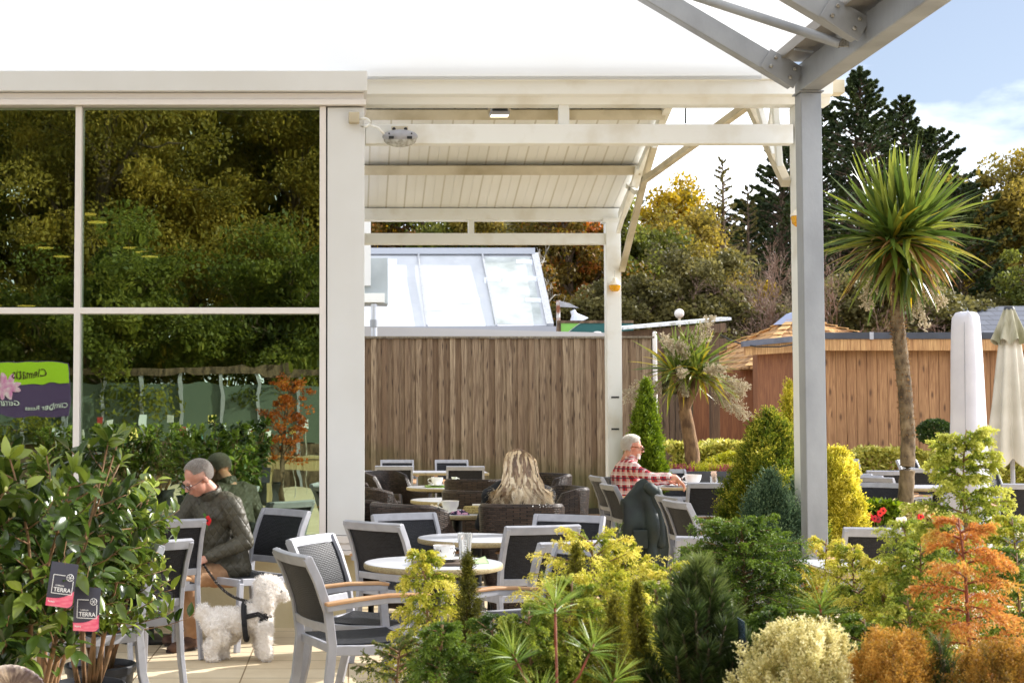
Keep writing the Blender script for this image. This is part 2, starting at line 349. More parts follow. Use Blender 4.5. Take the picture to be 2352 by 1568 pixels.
# ================================================================ cafe building (left)
BY = 10.3                                  # the face of the cladding
def bz(v): return P(800, v, BY).z
def bxx(u, v=700): return P(u, v, BY).x
cb = thing('cafe_building', 'white clad cafe building with tall dark green tinted windows above a low beige wall', 'building', (-3, BY, 0))
x_r = bxx(837); x_l = -9.0; zt = bz(170); zf = bz(216); z_wt = bz(247); z_tr0 = bz(721); z_tr1 = bz(707); z_wb = bz(1229); z_s = bz(1272)
MB().bx(x_l, x_r - .02, BY + .06, BY + .30, 0, z_s - .0).build('plinth_wall', mat['render'], cb)
m = MB(); m.bx(x_l, x_r + .02, BY - .10, BY + .3, zf, zt); m.build('fascia', mat['cladding'], cb, bevel=.004)
m = MB(); m.bx(x_l, x_r - .005, BY - .05, BY + .3, bz(232), zf - .003); m.bx(x_l, x_r + .012, BY - .075, BY + .3, bz(246), bz(233.5)); m.build('head_flashing', mat['winframe'], cb, bevel=.003)
m = MB(); m.bx(x_l, x_r - .0, BY - .045, BY + .3, bz(1246), z_wb); m.bx(x_l, x_r - .003, BY - .035, BY + .3, bz(1262), bz(1247)); m.bx(x_l, x_r + .005, BY - .075, BY + .3, z_s, bz(1263)); m.build('sill', mat['winframe'], cb, bevel=.003)
m = MB(); m.bx(bxx(752), x_r, BY - .03, BY + .3, z_wb + .004, bz(249)); m.build('corner_pilaster', mat['cladding'], cb, bevel=.003)
m = MB(); m.bx(bxx(749), bxx(752) + .01, BY - .01, BY + .2, z_wb, bz(248)); m.build('shadow_joint', mat['joint'], cb)
# frame members of each window
cols = [(bxx(734), bxx(748.5))]
mu = [(bxx(172), bxx(186.5))]
k = mu[0][0]
while k > x_l + 1.9: k -= 1.70; mu.append((k, k + .043))
fr = MB()
for a, c in cols + mu: fr.bx(a, c, BY - .04, BY + .12, z_wb, z_wt)
fr.bx(x_l, cols[0][0], BY - .038, BY + .12, z_tr0, z_tr1)
fr.build('window_frame', mat['winframe'], cb, bevel=.003)
gm, nt, b, o = newmat('tinted_window_glass'); L = nt.links.new
tr = nd(nt, 'BsdfTransparent'); tr.inputs[0].default_value = (.56, .66, .48, 1); gl = nd(nt, 'BsdfGlossy'); gl.inputs['Roughness'].default_value = 0.0; gl.inputs['Color'].default_value = (.60, .73, .57, 1)
n = nd(nt, 'TexNoise'); n.inputs['Scale'].default_value = 1.0; n.inputs['Detail'].default_value = 2; n.inputs['Roughness'].default_value = .4; L(objvec(nt, (2.2, 1, 3.2)), n.inputs['Vector'])
bp = nd(nt, 'Bump'); bp.inputs['Strength'].default_value = .08; bp.inputs['Distance'].default_value = .010; L(n.outputs[0], bp.inputs['Height']); L(bp.outputs[0], gl.inputs['Normal'])
ms = nd(nt, 'MixShader'); ms.inputs[0].default_value = .5; L(tr.outputs[0], ms.inputs[1]); L(gl.outputs[0], ms.inputs[2]); L(ms.outputs[0], o.inputs[0])
xs = [cols[0][0]] + [q for p in mu for q in (p[1], p[0])] + [x_l]
for i in range(0, len(xs) - 1, 2):
    for z0, z1 in ((z_wb, z_tr0), (z_tr1, z_wt)):
        m = MB(); m.bx(xs[i + 1], xs[i], BY + .02, BY + .03, z0, z1); m.build('pane', gm, cb)
dk = M('interior_wall_paint', lin((170, 166, 140)), .9); fl = M('interior_floor', lin((90, 84, 70)), .5)
m = MB(); m.bx(x_l, x_r - .03, 17.0, 17.2, 0, 3.75); m.bx(x_l - .1, x_l, BY + .06, 17.2, 0, 3.75); m.bx(x_r - .13, x_r - .03, BY + .31, 17.0, 0, 3.75); m.build('inner_wall', dk, cb)
MB().bx(x_l, x_r - .13, BY + .31, 17.0, .005, .06).build('inner_floor', fl, cb)
MB().bx(x_l, x_r - .13, BY + .31, 17.0, 3.62, 3.72).build('ceiling', M('ceiling_paint', lin((190, 190, 170)), .9), cb)
MB().bx(x_l - .1, x_r - .03, BY + .31, 17.3, 3.76, zt - .02).build('roof_deck', mat['cladding'], cb)
fix(cb)
lampm = emis('warm_downlight', lin((255, 205, 110)), 1.6)
for (u, v, y) in ((204, 490, 14.2), (223, 508, 13.2), (300, 567, 15.8), (330, 577, 15.4), (344, 587, 15), (105, 567, 15.8), (142, 587, 15), (60, 700, 14)):
    p = P(u, v, y); p.z = min(p.z, 3.55)
    t = thing('ceiling_light', 'warm ceiling light glowing behind the window, ' + {204: 'upper of two right beside the mullion', 223: 'lower of two right beside the mullion', 300: 'left of three in the wide pane', 330: 'middle of three in the wide pane', 344: 'right of three in the wide pane', 105: 'left of two in the narrow pane', 142: 'right of two in the narrow pane', 60: 'lowest in the narrow pane'}[u], 'ceiling light', p, group='lit ceiling lights inside the cafe')
    MB().lathe([(.0, -.012), (.085, -.012), (.085, .0), (0, 0)], 20).build('diffuser', lampm, t)
    MB().lathe([(.09, -.008), (.1, -.008), (.1, .03), (.0, .03)], 20).build('rim', mat['winframe'], t)
    MB().tube([(0, 0, .03), (0, 0, 3.615 - p.z)], .006, 6).build('cord', mat['black'], t)
for (u, v, lab) in ((458, 290, 'upper of the two hanging strip lights behind the window glass'), (487, 362, 'lower of the two hanging strip lights behind the window glass')):
    p = P(u, v, 13.6)
    t = thing('strip_light', lab, 'strip light', p, R(-55), 'strip lights hanging inside')
    MB().box((0, 0, 0), (1.1, .12, .07)).build('housing', M('strip_housing', lin((150, 170, 170)), .4), t, bevel=.01)
    for s in (-.4, .4): MB().tube([(s, 0, .03), (s, 0, 3.62 - p.z)], .004, 5).build('wire', mat['steel'], t)
# box and conduit on the pilaster
t = thing('junction_box', 'small square grey junction box with curled conduit on the white pilaster', 'junction box', P(813, 271, BY - .06))
MB().box((0, 0, 0), (.075, .06, .075)).build('box', mat['dirtycream'], t, bevel=.006)
pts = [(.035, -.0, -.01)] + [(.07 + .04 * math.sin(a), -.01, -.035 + .03 * math.cos(a)) for a in np.linspace(0, 2.9, 9)]
pts += [(.05, -.01, -.06), (.11, 0, -.05), (.17, .0, -.07), (.21, .02, -.11)]
MB().tube(pts, .0085, 8).build('conduit', mat['cream'], t, smooth=True)
# ================================================================ white canopy linking roof
CY0, CY1 = 10.62, 17.3
def cz(v, y): return P(800, v, y).z
can = thing('link_canopy', 'cream painted steel canopy roof with gutter beams and ribbed ceiling between cafe and patio', 'canopy', (1.6, 14, 0))
xr = X(1905, CY0, 200); zA = cz(240, CY0); zB = cz(172, CY0); Xc = X(1408, CY1, 600)
m = MB(); m.prism([(CY0, zA), (CY0 - .03, cz(225, CY0)), (CY0 - .08, cz(222, CY0)), (CY0 - .09, cz(191, CY0)), (CY0 - .11, cz(190, CY0)), (CY0 - .11, cz(176, CY0)), (CY0 + .12, zB), (CY0 + .14, zA)], x_r + .01, xr, 'x'); m.build('gutter_beam', mat['cream'], can, bevel=.004)
MB().tube([(x_r + .02, CY0 - .1, cz(174, CY0) + .005), (2.2, CY0 - .1, cz(173, CY0) + .004), (xr - .1, CY0 - .1, cz(172, CY0) + .006)], .008, 6).build('gutter_lip', mat['alu'], can)
MB().bx(x_r + .01, 3.22, CY0 - .0, CY0 + .10, cz(330, CY0), cz(285, CY0)).build('tie_beam', mat['cream'], can, bevel=.006)
a = X(1285, CY0, 260); MB().bx(a, a + .075, CY0 + .02, CY0 + .08, cz(285, CY0) + .001, zA + .015).build('hanger', mat['cream'], can, bevel=.004)
xn = X(1822, CY0 + .1, 600)
MB().bx(xn, xn + .15, CY0 + .0, CY0 + .15, 0, zA - .001).build('column', mat['cream'], can, bevel=.004)
# square gutter end and brackets beyond the steel post
a = X(1910, CY0, 198); MB().bx(xr + .001, a + .09, CY0 - .02, CY0 + .1, cz(215, CY0), cz(184, CY0)).build('gutter_end', mat['dirtycream'], can, bevel=.005)
MB().bx(xn + .12, xr - .02, CY0 + .16, CY0 + .3, cz(262, CY0), zA).build('bracket', mat['dirtycream'], can, bevel=.004)
# far side
zC = cz(505, CY1); zD = cz(478, CY1)
m = MB(); m.bx(x_r + .02, Xc + .12, CY1 - .0, CY1 + .18, zC, zD); m.bx(x_r + .02, Xc + .05, CY1 + .02, CY1 + .14, cz(560, CY1), cz(535, CY1)); m.each('far_beam', mat['cream'], can, bevel=.005)
a = X(1083, CY1, 520); MB().bx(a - .035, a + .035, CY1 + .04, CY1 + .11, cz(535, CY1) + .001, zC + .01).build('hanger', mat['cream'], can, bevel=.004)
c2 = MB(); c2.bx(Xc - .083, Xc + .088, CY1 - .03, CY1 + .14, 0, zC - .002); c2.bx(Xc - .12, Xc + .11, CY1 - .035, CY1 + .145, zC - .03, zC + .02); c2.build('column', mat['cream'], can, bevel=.004)
for vv in (912, 985): 
    p = P(1413, vv, CY1 - .03); MB().box(p, (.09, .012, .02)).build('slot_plate', mat['black'], can)
# pitched ribbed ceiling
ridge_y = (CY0 + CY1) / 2; ridge_z = zD + .93
rib = MB(); jb = MB()
def slab(y0, z0, y1, z1, x0, x1):
    n = int((x1 - x0) / .105); d = Vector((0, y1 - y0, z1 - z0)).normalized(); nn = Vector((0, d.z, -d.y))
    for i in range(n):
        xa = x0 + (x1 - x0) * i / n; xb = x0 + (x1 - x0) * (i + 1) / n - .016
        for (a, b, t0) in ((xa, xb, 0), (xb - .001, xb + .017, .006)):
            v = [Vector((a, y0, z0)) + nn * t0, Vector((b, y0, z0)) + nn * t0, Vector((b, y1, z1)) + nn * t0, Vector((a, y1, z1)) + nn * t0]
            if t0: jb.add([p_ - nn * (t0 + .002) for p_ in v] + [p_ + nn * .0005 for p_ in v], [(0, 1, 2, 3), (7, 6, 5, 4), (0, 4, 5, 1), (1, 5, 6, 2), (2, 6, 7, 3), (3, 7, 4, 0)]) if i % 2 == 0 else None
            v += [Vector((q.x, q.y, q.z)) + nn * (.06 - t0) for q in v]
            rib.add(v, [(0, 1, 2, 3), (7, 6, 5, 4), (0, 4, 5, 1), (1, 5, 6, 2), (2, 6, 7, 3), (3, 7, 4, 0)])
slab(CY1 + .16, zD - .03, ridge_y, ridge_z, x_r + .02, 3.22)
slab(ridge_y, ridge_z, CY0 + .15, zD + .06, x_r + .02, 3.22)
rib.build('ribbed_ceiling', M('ceiling_sheet', lin((238, 239, 240)), .35, 0, lin((226, 226, 224)), 2, stretch=(1, .3, .3), det=6), can, fixn=True)
jb.build('panel_joint', M('joint_grey', lin((205, 202, 195)), .6), can)
pu = MB()
for f in (.34, .72):
    y = CY1 + (ridge_y - CY1) * f; z = zD + .02 + (ridge_z - zD) * f - .07
    pu.sweep([(x_r + .03, y, z), (3.2, y, z)], .2, .10, up=(0, -.27, 1))
    y = CY0 + (ridge_y - CY0) * (f + .02); z = zD + .05 + (ridge_z - zD) * f - .07
    pu.sweep([(x_r + .03, y, z), (3.2, y, z)], .2, .10, up=(0, .27, 1))
pu.each('purlin', mat['dirtycream'], can, bevel=.004)
# verge truss
xt = 3.2
nodes = {k: Vector((xt, y, z)) for k, (y, z) in dict(a=(17.25, 3.16), b=(15.9, 4.0), c=(14.7, 4.62), d=(11.7, 3.95), e=(10.75, 3.16), f=(17.25, 3.85), g=(ridge_y, ridge_z), h=(10.75, 3.85)).items()}
tr_ = MB()
for s, e in (('a', 'b'), ('b', 'c'), ('b', 'd'), ('d', 'e'), ('c', 'g')): tr_.sweep([nodes[s], nodes[e]], .06, .065, up=(1, 0, 0))
tr_.each('truss_brace', mat['dirtycream'], can, bevel=.003)
tr2 = MB()
for s, e in (('f', 'g'), ('g', 'h')): tr2.sweep([nodes[s] - Vector((0, 0, .05)), nodes[e] - Vector((0, 0, .05))], .08, .08, up=(1, 0, 0))
for p, q in (((xt - .05, 17.2, 3.6), (xt - .05, 16.0, 4.15)), ((xt - .05, 16.6, 4.05), (xt - .05, 16.1, 3.9)), ((xt - .03, 15.2, 4.25), (xt - .03, 15.5, 4.35)), ((xt, 11.0, 3.84), (xt, 11.2, 3.5)), ((xt, 10.95, 3.3), (xt, 11.5, 3.95)), ((xt, 11.0, 3.8), (xt, 10.9, 3.25))):
    tr2.sweep([p, q], .05, .045, up=(1, 0, 0))
tr2.each('truss_chord', mat['cream'], can, bevel=.003)
MB().tube([P(1575, 242, 12.5), P(1575, 284, 12.5)], .008, 6).build('hanging_rod', mat['black'], can)
# insulated roof covering
fix(can)
# fittings under the canopy
p = P(1147, 262, 11.6)
t = thing('floodlight', 'small finned floodlight hanging under the cream canopy beam', 'floodlight', p)
m = MB(); m.box((0, 0, .0), (.155, .10, .03)); m.box((0, 0, .035), (.13, .07, .04)); m.build('housing', mat['alu'], t, bevel=.006)
m = MB(); m.box((0, -.035, .022), (.12, .028, .004)); [m.box((-.055 + i * .01, -.035, .04), (.003, .03, .038)) for i in range(12)]; m.build('fins', mat['black'], t)
MB().box((0, -.005, -.017), (.135, .08, .006)).build('lens', emis('flood_lens', lin((255, 240, 205)), 1.6), t)
m = MB(); m.sweep([(-.082, 0, 0), (-.082, 0, .10), (.082, 0, .10), (.082, 0, 0)], .02, .004, up=(0, 1, 0)); m.build('bracket', mat['dirtycream'], t)
p = P(919, 314, CY0 - .12)
t = thing('security_lamp', 'rounded dirty white wall lamp unit fixed to the cream tie beam', 'lamp', p)
m = MB(); m.ell((0, 0, 0), (.128, .07, .05), seg=24, rings=14); m.build('body', mat['alu'], t, smooth=True)
m = MB(); m.ell((0, .005, -.02), (.118, .062, .055), seg=24, rings=12); m.build('diffuser', M('frosted_diffuser', lin((190, 190, 186)), .25, 0, lin((140, 138, 128)), 30), t, smooth=True)
m = MB(); [m.box((sx_ * .065, -.055, -.018), (.035, .03, .016)) for sx_ in (-1, 1)]; [m.ell((sx_ * .08, -.055, .012), (.006, .008, .006)) for sx_ in (-1, 1)]; m.build('clip', mat['black'], t)
m = MB(); m.box((0, .07, .062), (.12, .03, .05)); m.build('mount', mat['dirtycream'], t, bevel=.003)
m = MB(); [m.ell((sx_ * .042, .05, .065), (.013, .01, .013)) for sx_ in (-1, 1)]; m.build('grommet', mat['black'], t)
def wasp_trap(p, label):
    t = thing('wasp_trap', label, 'wasp trap', p, group='amber wasp traps hanging on the columns')
    amb, nt, b, o = newmat('amber_plastic'); b.inputs['Base Color'].default_value = (*lin((250, 180, 20)), 1); b.inputs['Transmission Weight'].default_value = .25; b.inputs['Roughness'].default_value = .2; b.inputs['Subsurface Weight'].default_value = .3
    MB().lathe([(0, -.075), (.035, -.072), (.058, -.05), (.066, -.015), (.068, 0), (.0, .0)], 24).build('bowl', amb, t, smooth='auto')
    MB().lathe([(.07, .001), (.066, .02), (.045, .04), (.028, .055), (.024, .08), (.012, .09), (0, .092)], 24).build('lid', M('clear_lid', lin((245, 235, 215)), .2), t, smooth='auto')
    MB().tube([(0, 0, .09), (0, .0, .17)], .002, 5).build('hook', mat['steel'], t)
wasp_trap(P(1412, 655, CY1 - .11), 'amber wasp trap hanging on the far cream column')
wasp_trap(P(1838, 497, CY0 - .04), 'amber wasp trap half hidden behind the galvanised steel post')

# ================================================================ galvanised steel canopy (near)
GX, GY = X(1873.5, 10.0, 900), 10.0
gc = thing('steel_canopy', 'galvanised steel framed canopy with translucent white roof over the near terrace', 'canopy', (GX, GY, 0))
zb0 = cz(208, 10.0); zb1 = zb0 + .19
def plate(a): return a
MB().bx(GX - .07, GX + .07, GY, GY + .14, 0, zb0 - .012).build('column', mat['steel'], gc, bevel=.006)
m = MB(); m.bx(GX - .085, GX + .085, GY - .015, GY + .155, zb0 - .0115, zb0 - .001); m.build('cap_plate', mat['steel'], gc, bevel=.002)
MB().bx(GX - .07, GX + .07, 1.0, GY + .14, zb0, zb1).build('eaves_beam', mat['steel'], gc, bevel=.01)
SL = .60
def rafter(y, i):
    x0 = GX - .075; z0 = zb0 + .085; ln = 8.0
    r = MB(); r.sweep([(x0 - .02, y, z0), (x0 - ln, y, z0 + ln * SL)], .10, .135, up=(0, 0, 1)); r.build('rafter', mat['steel'], gc, bevel=.006)
    pl = MB(); d = Vector((-1, 0, SL)).normalized(); n = Vector((SL, 0, 1)).normalized(); o = Vector((x0 - .005, y - .056, z0))
    w_ = .07; a = [o + n * w_ * 1.05, o + d * .27 + n * w_, o + d * .27 - n * w_, o - n * w_ * 1.25 + Vector((0, 0, 0))]
    pl.add([*a, *[q + Vector((0, -.008, 0)) for q in a]], [(0, 1, 2, 3), (7, 6, 5, 4), (0, 4, 5, 1), (1, 5, 6, 2), (2, 6, 7, 3), (3, 7, 4, 0)])
    ep = pl.build('gusset_plate', mat['steel'], gc, bevel=.002)
    for (s, k) in ((.21, .032), (.21, -.035), (.06, .032), (.06, -.035)):
        c = o + d * s + n * k + Vector((0, -.014, 0)); bb = MB(); bb.lathe([(0, 0), (.013, 0), (.013, .012), (.007, .016), (0, .016)], 6)
        bb.v = [(Vector((x, -z, y_)) + c) for x, y_, z in bb.v]; bb.build('bolt', mat['bolt'], ep)
for i, y in enumerate((GY - .0, 8.72, 7.42, 6.1, 4.8, 3.5, 2.2)): rafter(y + .05, i)
tb = MB(); A = P(1930, 101, 9.05); B = P(1615, -2, 9.45); D = (B - A); tb.tube([A, A + D * 1.0, A + D * 3.2], .030, 14)
tb.build('tube_brace', mat['steel'], gc, smooth='auto')
m = MB(); m.sweep([A + Vector((-.02, 0, .005)), A + Vector((.09, -.03, .0))], .05, .012, up=(0, 1, 0)); m.build('fork_plate', mat['bolt'], gc, bevel=.002)
# gutter tray between beam and roof sheet
m = MB(); m.bx(GX - .19, GX - .10, 1, GY + .1, zb1 + .03, zb1 + .042); m.bx(GX - .205, GX - .19, 1, GY + .1, zb1 + .03, zb1 + .10); m.bx(GX - .0995, GX + .06, 1, GY + .1, zb1 + .0305, zb1 + .06)
m.build('gutter_tray', M('dull_aluminium', lin((150, 145, 138)), .4, .5, lin((120, 112, 104)), 4, stretch=(1, .2, 1)), gc)
m = MB()
for y in (9.7, 8.95, 7.9): m.sweep([(GX - .20, y, zb1 + .02), (GX - .075, y, zb1 + .0)], .014, .014)
m.each('gutter_strap', mat['steel'], gc)
wp, nt, b, o = newmat('translucent_roof_sheet'); L = nt.links.new
d1 = nd(nt, 'BsdfDiffuse'); d1.inputs[0].default_value = (.72, .73, .74, 1); t1 = nd(nt, 'BsdfTranslucent'); t1.inputs[0].default_value = (.60, .61, .62, 1); ms = nd(nt, 'MixShader'); ms.inputs[0].default_value = .62
L(d1.outputs[0], ms.inputs[1]); L(t1.outputs[0], ms.inputs[2]); L(ms.outputs[0], o.inputs[0])
mat['sheet'] = wp
m = MB(); x0 = GX - .20; z0 = zb1 + .10; zr = z0 + 7.7 * SL
m.v = [(x0, 1, z0), (x0, GY + .5, z0), (x0 - 7.7, GY + .5, zr), (x0 - 7.7, 1, zr), (x0 - 15.4, GY + .5, z0), (x0 - 15.4, 1, z0)]; m.f = [(0, 1, 2, 3), (3, 2, 4, 5)]
m.build('roof_sheet', wp, gc)
m = MB(); m.v = [(x0 - 15.4, GY + .48, zt + .0), (GX - .2, GY + .48, zt + .0), (GX - .2, GY + .48, z0 + .03), (x0 - 7.7, GY + .48, zr), (x0 - 15.4, GY + .48, z0)]; m.f = [(0, 1, 2, 3, 4)]
m.build('gable_sheet', wp, gc)
fix(gc)
# ================================================================ fence
FY = 21.5; fx0 = -3.2; fx1 = X(1497, FY, 900); fz = P(1100, 772, FY).z
fe = thing('board_fence', 'tall weathered grey brown close board fence behind the dining tables, green with algae low down', 'fence', (2, FY, 0))
m = MB(); random.seed(3); x = fx0; i = 0
while x < fx1:
    wd = .082; m.bx(x + (.003 if i % 2 else -.015), min(x + wd * (.99 if i % 2 else 1.25), fx1), FY + (.0 if i % 2 else .026), FY + (.018 if i % 2 else .044), .12, fz - .03 + random.uniform(-.003, .0)); x += wd; i += 1
m.build('boards', boardmat('weathered_boards', lin((164, 144, 118)), lin((116, 92, 68)), lin((88, 66, 48)), .082, 0, dirt=lin((74, 76, 30))), fe)
MB().bx(fx0, fx1 + .04, FY - .03, FY + .07, fz - .028, fz).build('cap_rail', boardmat('cap_board', lin((150, 142, 126)), lin((120, 108, 90)), lin((80, 70, 54)), 2, 0, knots=False), fe, bevel=.003)
MB().bx(fx0, fx1, FY + .0, FY + .05, 0.0, .119).build('gravel_board', boardmat('wet_board', lin((50, 44, 32)), lin((42, 36, 26)), lin((24, 22, 14)), 2, 0, knots=False), fe)
for xx in (0.4, 2.4, fx1 - .05): MB().bx(xx - .05, xx + .05, FY + .051, FY + .15, 0, fz - .03).build('post', mat['bark'], fe)
fix(fe)
# white glasshouse roof beyond
gy = 27.0
gh = thing('greenhouse', 'long building with bright white whitewashed sloping roof behind the fence', 'building', (2, gy, 0))
A = P(845, 752, gy); B = P(1263, 748, gy); C = P(1228, 585, gy + 2.2); D = P(845, 583, gy + 2.2); D.x = -3.4; A.x = -3.4
roofw = M('whitewashed_roof', lin((192, 195, 200)), .95, 0, lin((178, 181, 186)), 1.3, lo=.5, hi=.75, det=9, col3=lin((198, 200, 205)), vs3=2)
m = MB(); m.add([A, B, C, D, A + Vector((0, .12, -.1)), B + Vector((0, .12, -.1)), C + Vector((0, .12, -.1)), D + Vector((0, .12, -.1))], [(0, 1, 2, 3), (7, 6, 5, 4), (0, 4, 5, 1), (1, 5, 6, 2), (2, 6, 7, 3), (3, 7, 4, 0)])
rf = m.build('roof', roofw, gh)
# dingy unpainted bay, its own sheet a few mm proud
def lerp(a, b, t): return a + (b - a) * t
def roofpt(u, t):
    lo = P(u, 750, gy); hi = P(u - 24 * (u - 850) / 400 * 1.0 - 4, 584, gy + 2.2); return lerp(lo, hi, t)
q = [roofpt(1135, .03), roofpt(1248, .03), roofpt(1243, .95), roofpt(1127, .95)]
q = [p + Vector((0, -.012, .008)) for p in q]
m = MB(); m.add(q + [p + Vector((0, .004, -.003)) for p in q], [(0, 1, 2, 3), (7, 6, 5, 4), (0, 4, 5, 1), (1, 5, 6, 2), (2, 6, 7, 3), (3, 7, 4, 0)])
m.build('dingy_sheet', M('dingy_roof', lin((200, 205, 204)), .6, 0, lin((160, 166, 162)), 3, det=9, lo=.35, hi=.7), rf)
random.seed(8); pm = MB()
for (u, t) in ((1228, .84), (1240, .6), (1236, .3), (1145, .58), (1010, .2), (1090, .3), (900, .85)):
    c = roofpt(u, t) + Vector((0, -.03, .02)); a_ = .16; pm.add([c + Vector((-a_, 0, -.1)), c + Vector((a_, 0, -.1)), c + Vector((a_ * .96, .10, .09)), c + Vector((-a_, .10, .1))], [(0, 1, 2, 3)])
pm.each('patch', M('patch_white', lin((226, 232, 246)), .5), rf)
m = MB()
for u in (972, 1128): 
    pts = [roofpt(u + (8 if u < 1000 else 12) * (1 - t), t) + Vector((0, -.03, .02)) for t in np.linspace(0, 1, 8)]; m.sweep(pts, .035, .03)
m.sweep([lerp(B, C, t) + Vector((0, -.02, .015)) for t in (0, 1)], .13, .06); m.each('rib', M('roof_rib', lin((178, 180, 184)), .9, 0, lin((140, 142, 146)), 30, lo=.5, hi=.8), rf)
m = MB(); m.sweep([D + Vector((0, -.0, .05)), C + Vector((.0, 0, .07))], .15, .12); m.build('ridge_cap', M('ridge_grey', lin((176, 182, 194)), .5), rf)
m = MB(); m.bx(-3.4, B.x + .1, gy - .1, gy + .0, P(0, 765, gy).z, P(0, 750, gy).z); m.build('gutter', M('gutter_grey', lin((168, 172, 184)), .5), gh)
m = MB(); m.bx(-3.4, X(1283, gy, 760), gy + .02, gy + 2.3, 0, P(0, 753, gy).z); m.build('wall', M('block_wall', lin((150, 148, 148)), .9), gh)
fix(gh)
# grey lean-to coping in front of it
m = MB(); a = P(838, 772, 23.5); b_ = P(1400, 772, 23.5)
m.prism([(-3.4, a.z - .4), (b_.x, a.z - .4), (b_.x, P(0, 765, 23.5).z), (a.x, P(0, 750, 23.5).z), (-3.4, P(0, 748, 23.5).z)], 23.4, 23.6)
single('coping_wall', m, M('grey_coping', lin((186, 184, 184)), .6), 'low grey coping running just above the weathered fence top', 'wall')
# duct, box and pipe at the building's far corner
t = thing('duct_unit', 'grey metal duct box with bracket and round pipe beside the building corner', 'duct', (.5, 22.1, 0))
y_ = 22.1
m = MB(); m.bx(.1, P(890, 0, y_).x, y_, y_ + .5, P(0, 698, y_).z, P(0, 592, y_).z); m.build('box', M('duct_grey', lin((176, 184, 188)), .35, .3, lin((160, 168, 172)), 3), t, bevel=.004)
m = MB(); m.bx(.1, P(851, 0, y_).x, y_ - .12, y_ - .0, P(0, 657, y_).z, P(0, 505, y_).z); m.build('panel', mat['cladding'], t)
m = MB(); m.bx(.1, P(882, 0, y_).x, y_ - .14, y_ - .02, P(0, 696, y_).z, P(0, 675, y_).z); m.build('bracket', mat['cream'], t, bevel=.003)
a = P(859, 698, y_ - .08); m = MB(); m.tube([(a.x, a.y, 0), (a.x, a.y, a.z)], .047, 16); m.build('pipe', M('pipe_grey', lin((190, 194, 202)), .3, .3), t, smooth='auto')
m = MB(); m.tube([(a.x, a.y, P(0, 752, y_).z), (a.x, a.y, P(0, 735, y_).z)], .06, 16); m.build('collar', mat['steel'], t, smooth='auto')
fix(t)
# street lamp and sign beyond
sg = thing('signboard', 'long dark green signboard with pale green corner and brown frame above the fence', 'sign', P(1400, 760, 25.0))
c = sg.location; def_z0 = P(0, 800, 25).z - c.z; z1 = P(0, 742, 25).z - c.z; xa = P(1288, 760, 25).x - c.x; xb = P(1455, 760, 25).x - c.x
MB().bx(xa, xb, .0, .03, def_z0, z1).build('panel', M('dark_green_panel', lin((10, 84, 84)), .5), sg)
poly = [(xa, z1)] + [(xa + .32 * math.sin(t_), z1 - .30 + .30 * math.sin(t_) ** .7 * 1) for t_ in np.linspace(R(90), 0, 8)]
MB().prism(poly, -.004, -.001).build('pale_corner', M('pale_green', lin((120, 180, 80)), .5), sg)
arc = [(xa + .33 * math.sin(t_), -.006, z1 - .31 + .31 * math.sin(t_) ** .7) for t_ in np.linspace(R(88), 0, 10)]
MB().sweep(arc, .004, .018, up=(0, 1, 0)).build('white_arc', mat['whiteink'], sg)
m = MB(); m.bx(xa - .06, xb, -.02, .06, z1, z1 + .045); m.bx(xa - .06, xa, -.02, .06, def_z0, z1); m.build('frame', mat['bark'], sg)
dome = MB().ell(P(1372, 773, 24.6), (.12, .12, .09)); single('dome_cover', dome, mat['winframe'], 'small white dome poking over the fence top below the green sign', 'dome', smooth=True)
t = thing('street_lamp', 'rusty pole with bent white lamp head above the fence beside the white roof', 'lamp', (P(1282, 700, 26).x, 26, 0))
zz = P(0, 690, 26).z; MB().tube([(0, 0, 0), (0, 0, zz)], .035, 10).build('pole', M('rusty_white', lin((205, 205, 205)), .7, 0, lin((130, 78, 50)), 8, lo=.4, hi=.6), t, smooth='auto')
m = MB(); m.add([(0, -.02, zz), (.2, -.02, zz - .05), (.36, -.02, zz - .13), (.0, -.02, zz - .11), (0, .02, zz), (.2, .02, zz - .05), (.36, .02, zz - .13), (.0, .02, zz - .11)], [(0, 1, 2, 3), (7, 6, 5, 4), (0, 4, 5, 1), (1, 5, 6, 2), (2, 6, 7, 3), (3, 7, 4, 0)]); m.build('arm', mat['alu'], t)
m = MB(); m.lathe([(.0, .12), (.045, .12), (.05, .05), (.07, .02), (.18, -.10), (.2, -.12), (0, -.12)], 20); hd = m.build('head', M('lamp_white', lin((205, 210, 225)), .4), t, smooth='auto'); hd.location = (.30, 0, zz - .28); hd.rotation_euler = (0, R(-25), 0)
t = thing('globe_lamp', 'small white globe lamp on a short pole above the timber pergola', 'lamp', (P(1560, 720, 26).x, 26, 0))
p = P(1560, 720, 26); MB().ell((0, 0, p.z), (.085, .085, .085), seg=20, rings=14).build('globe', mat['winframe'], t, smooth=True)
MB().tube([(0, 0, 0), (0, 0, p.z - .07)], .022, 10).build('pole', mat['dirtycream'], t)
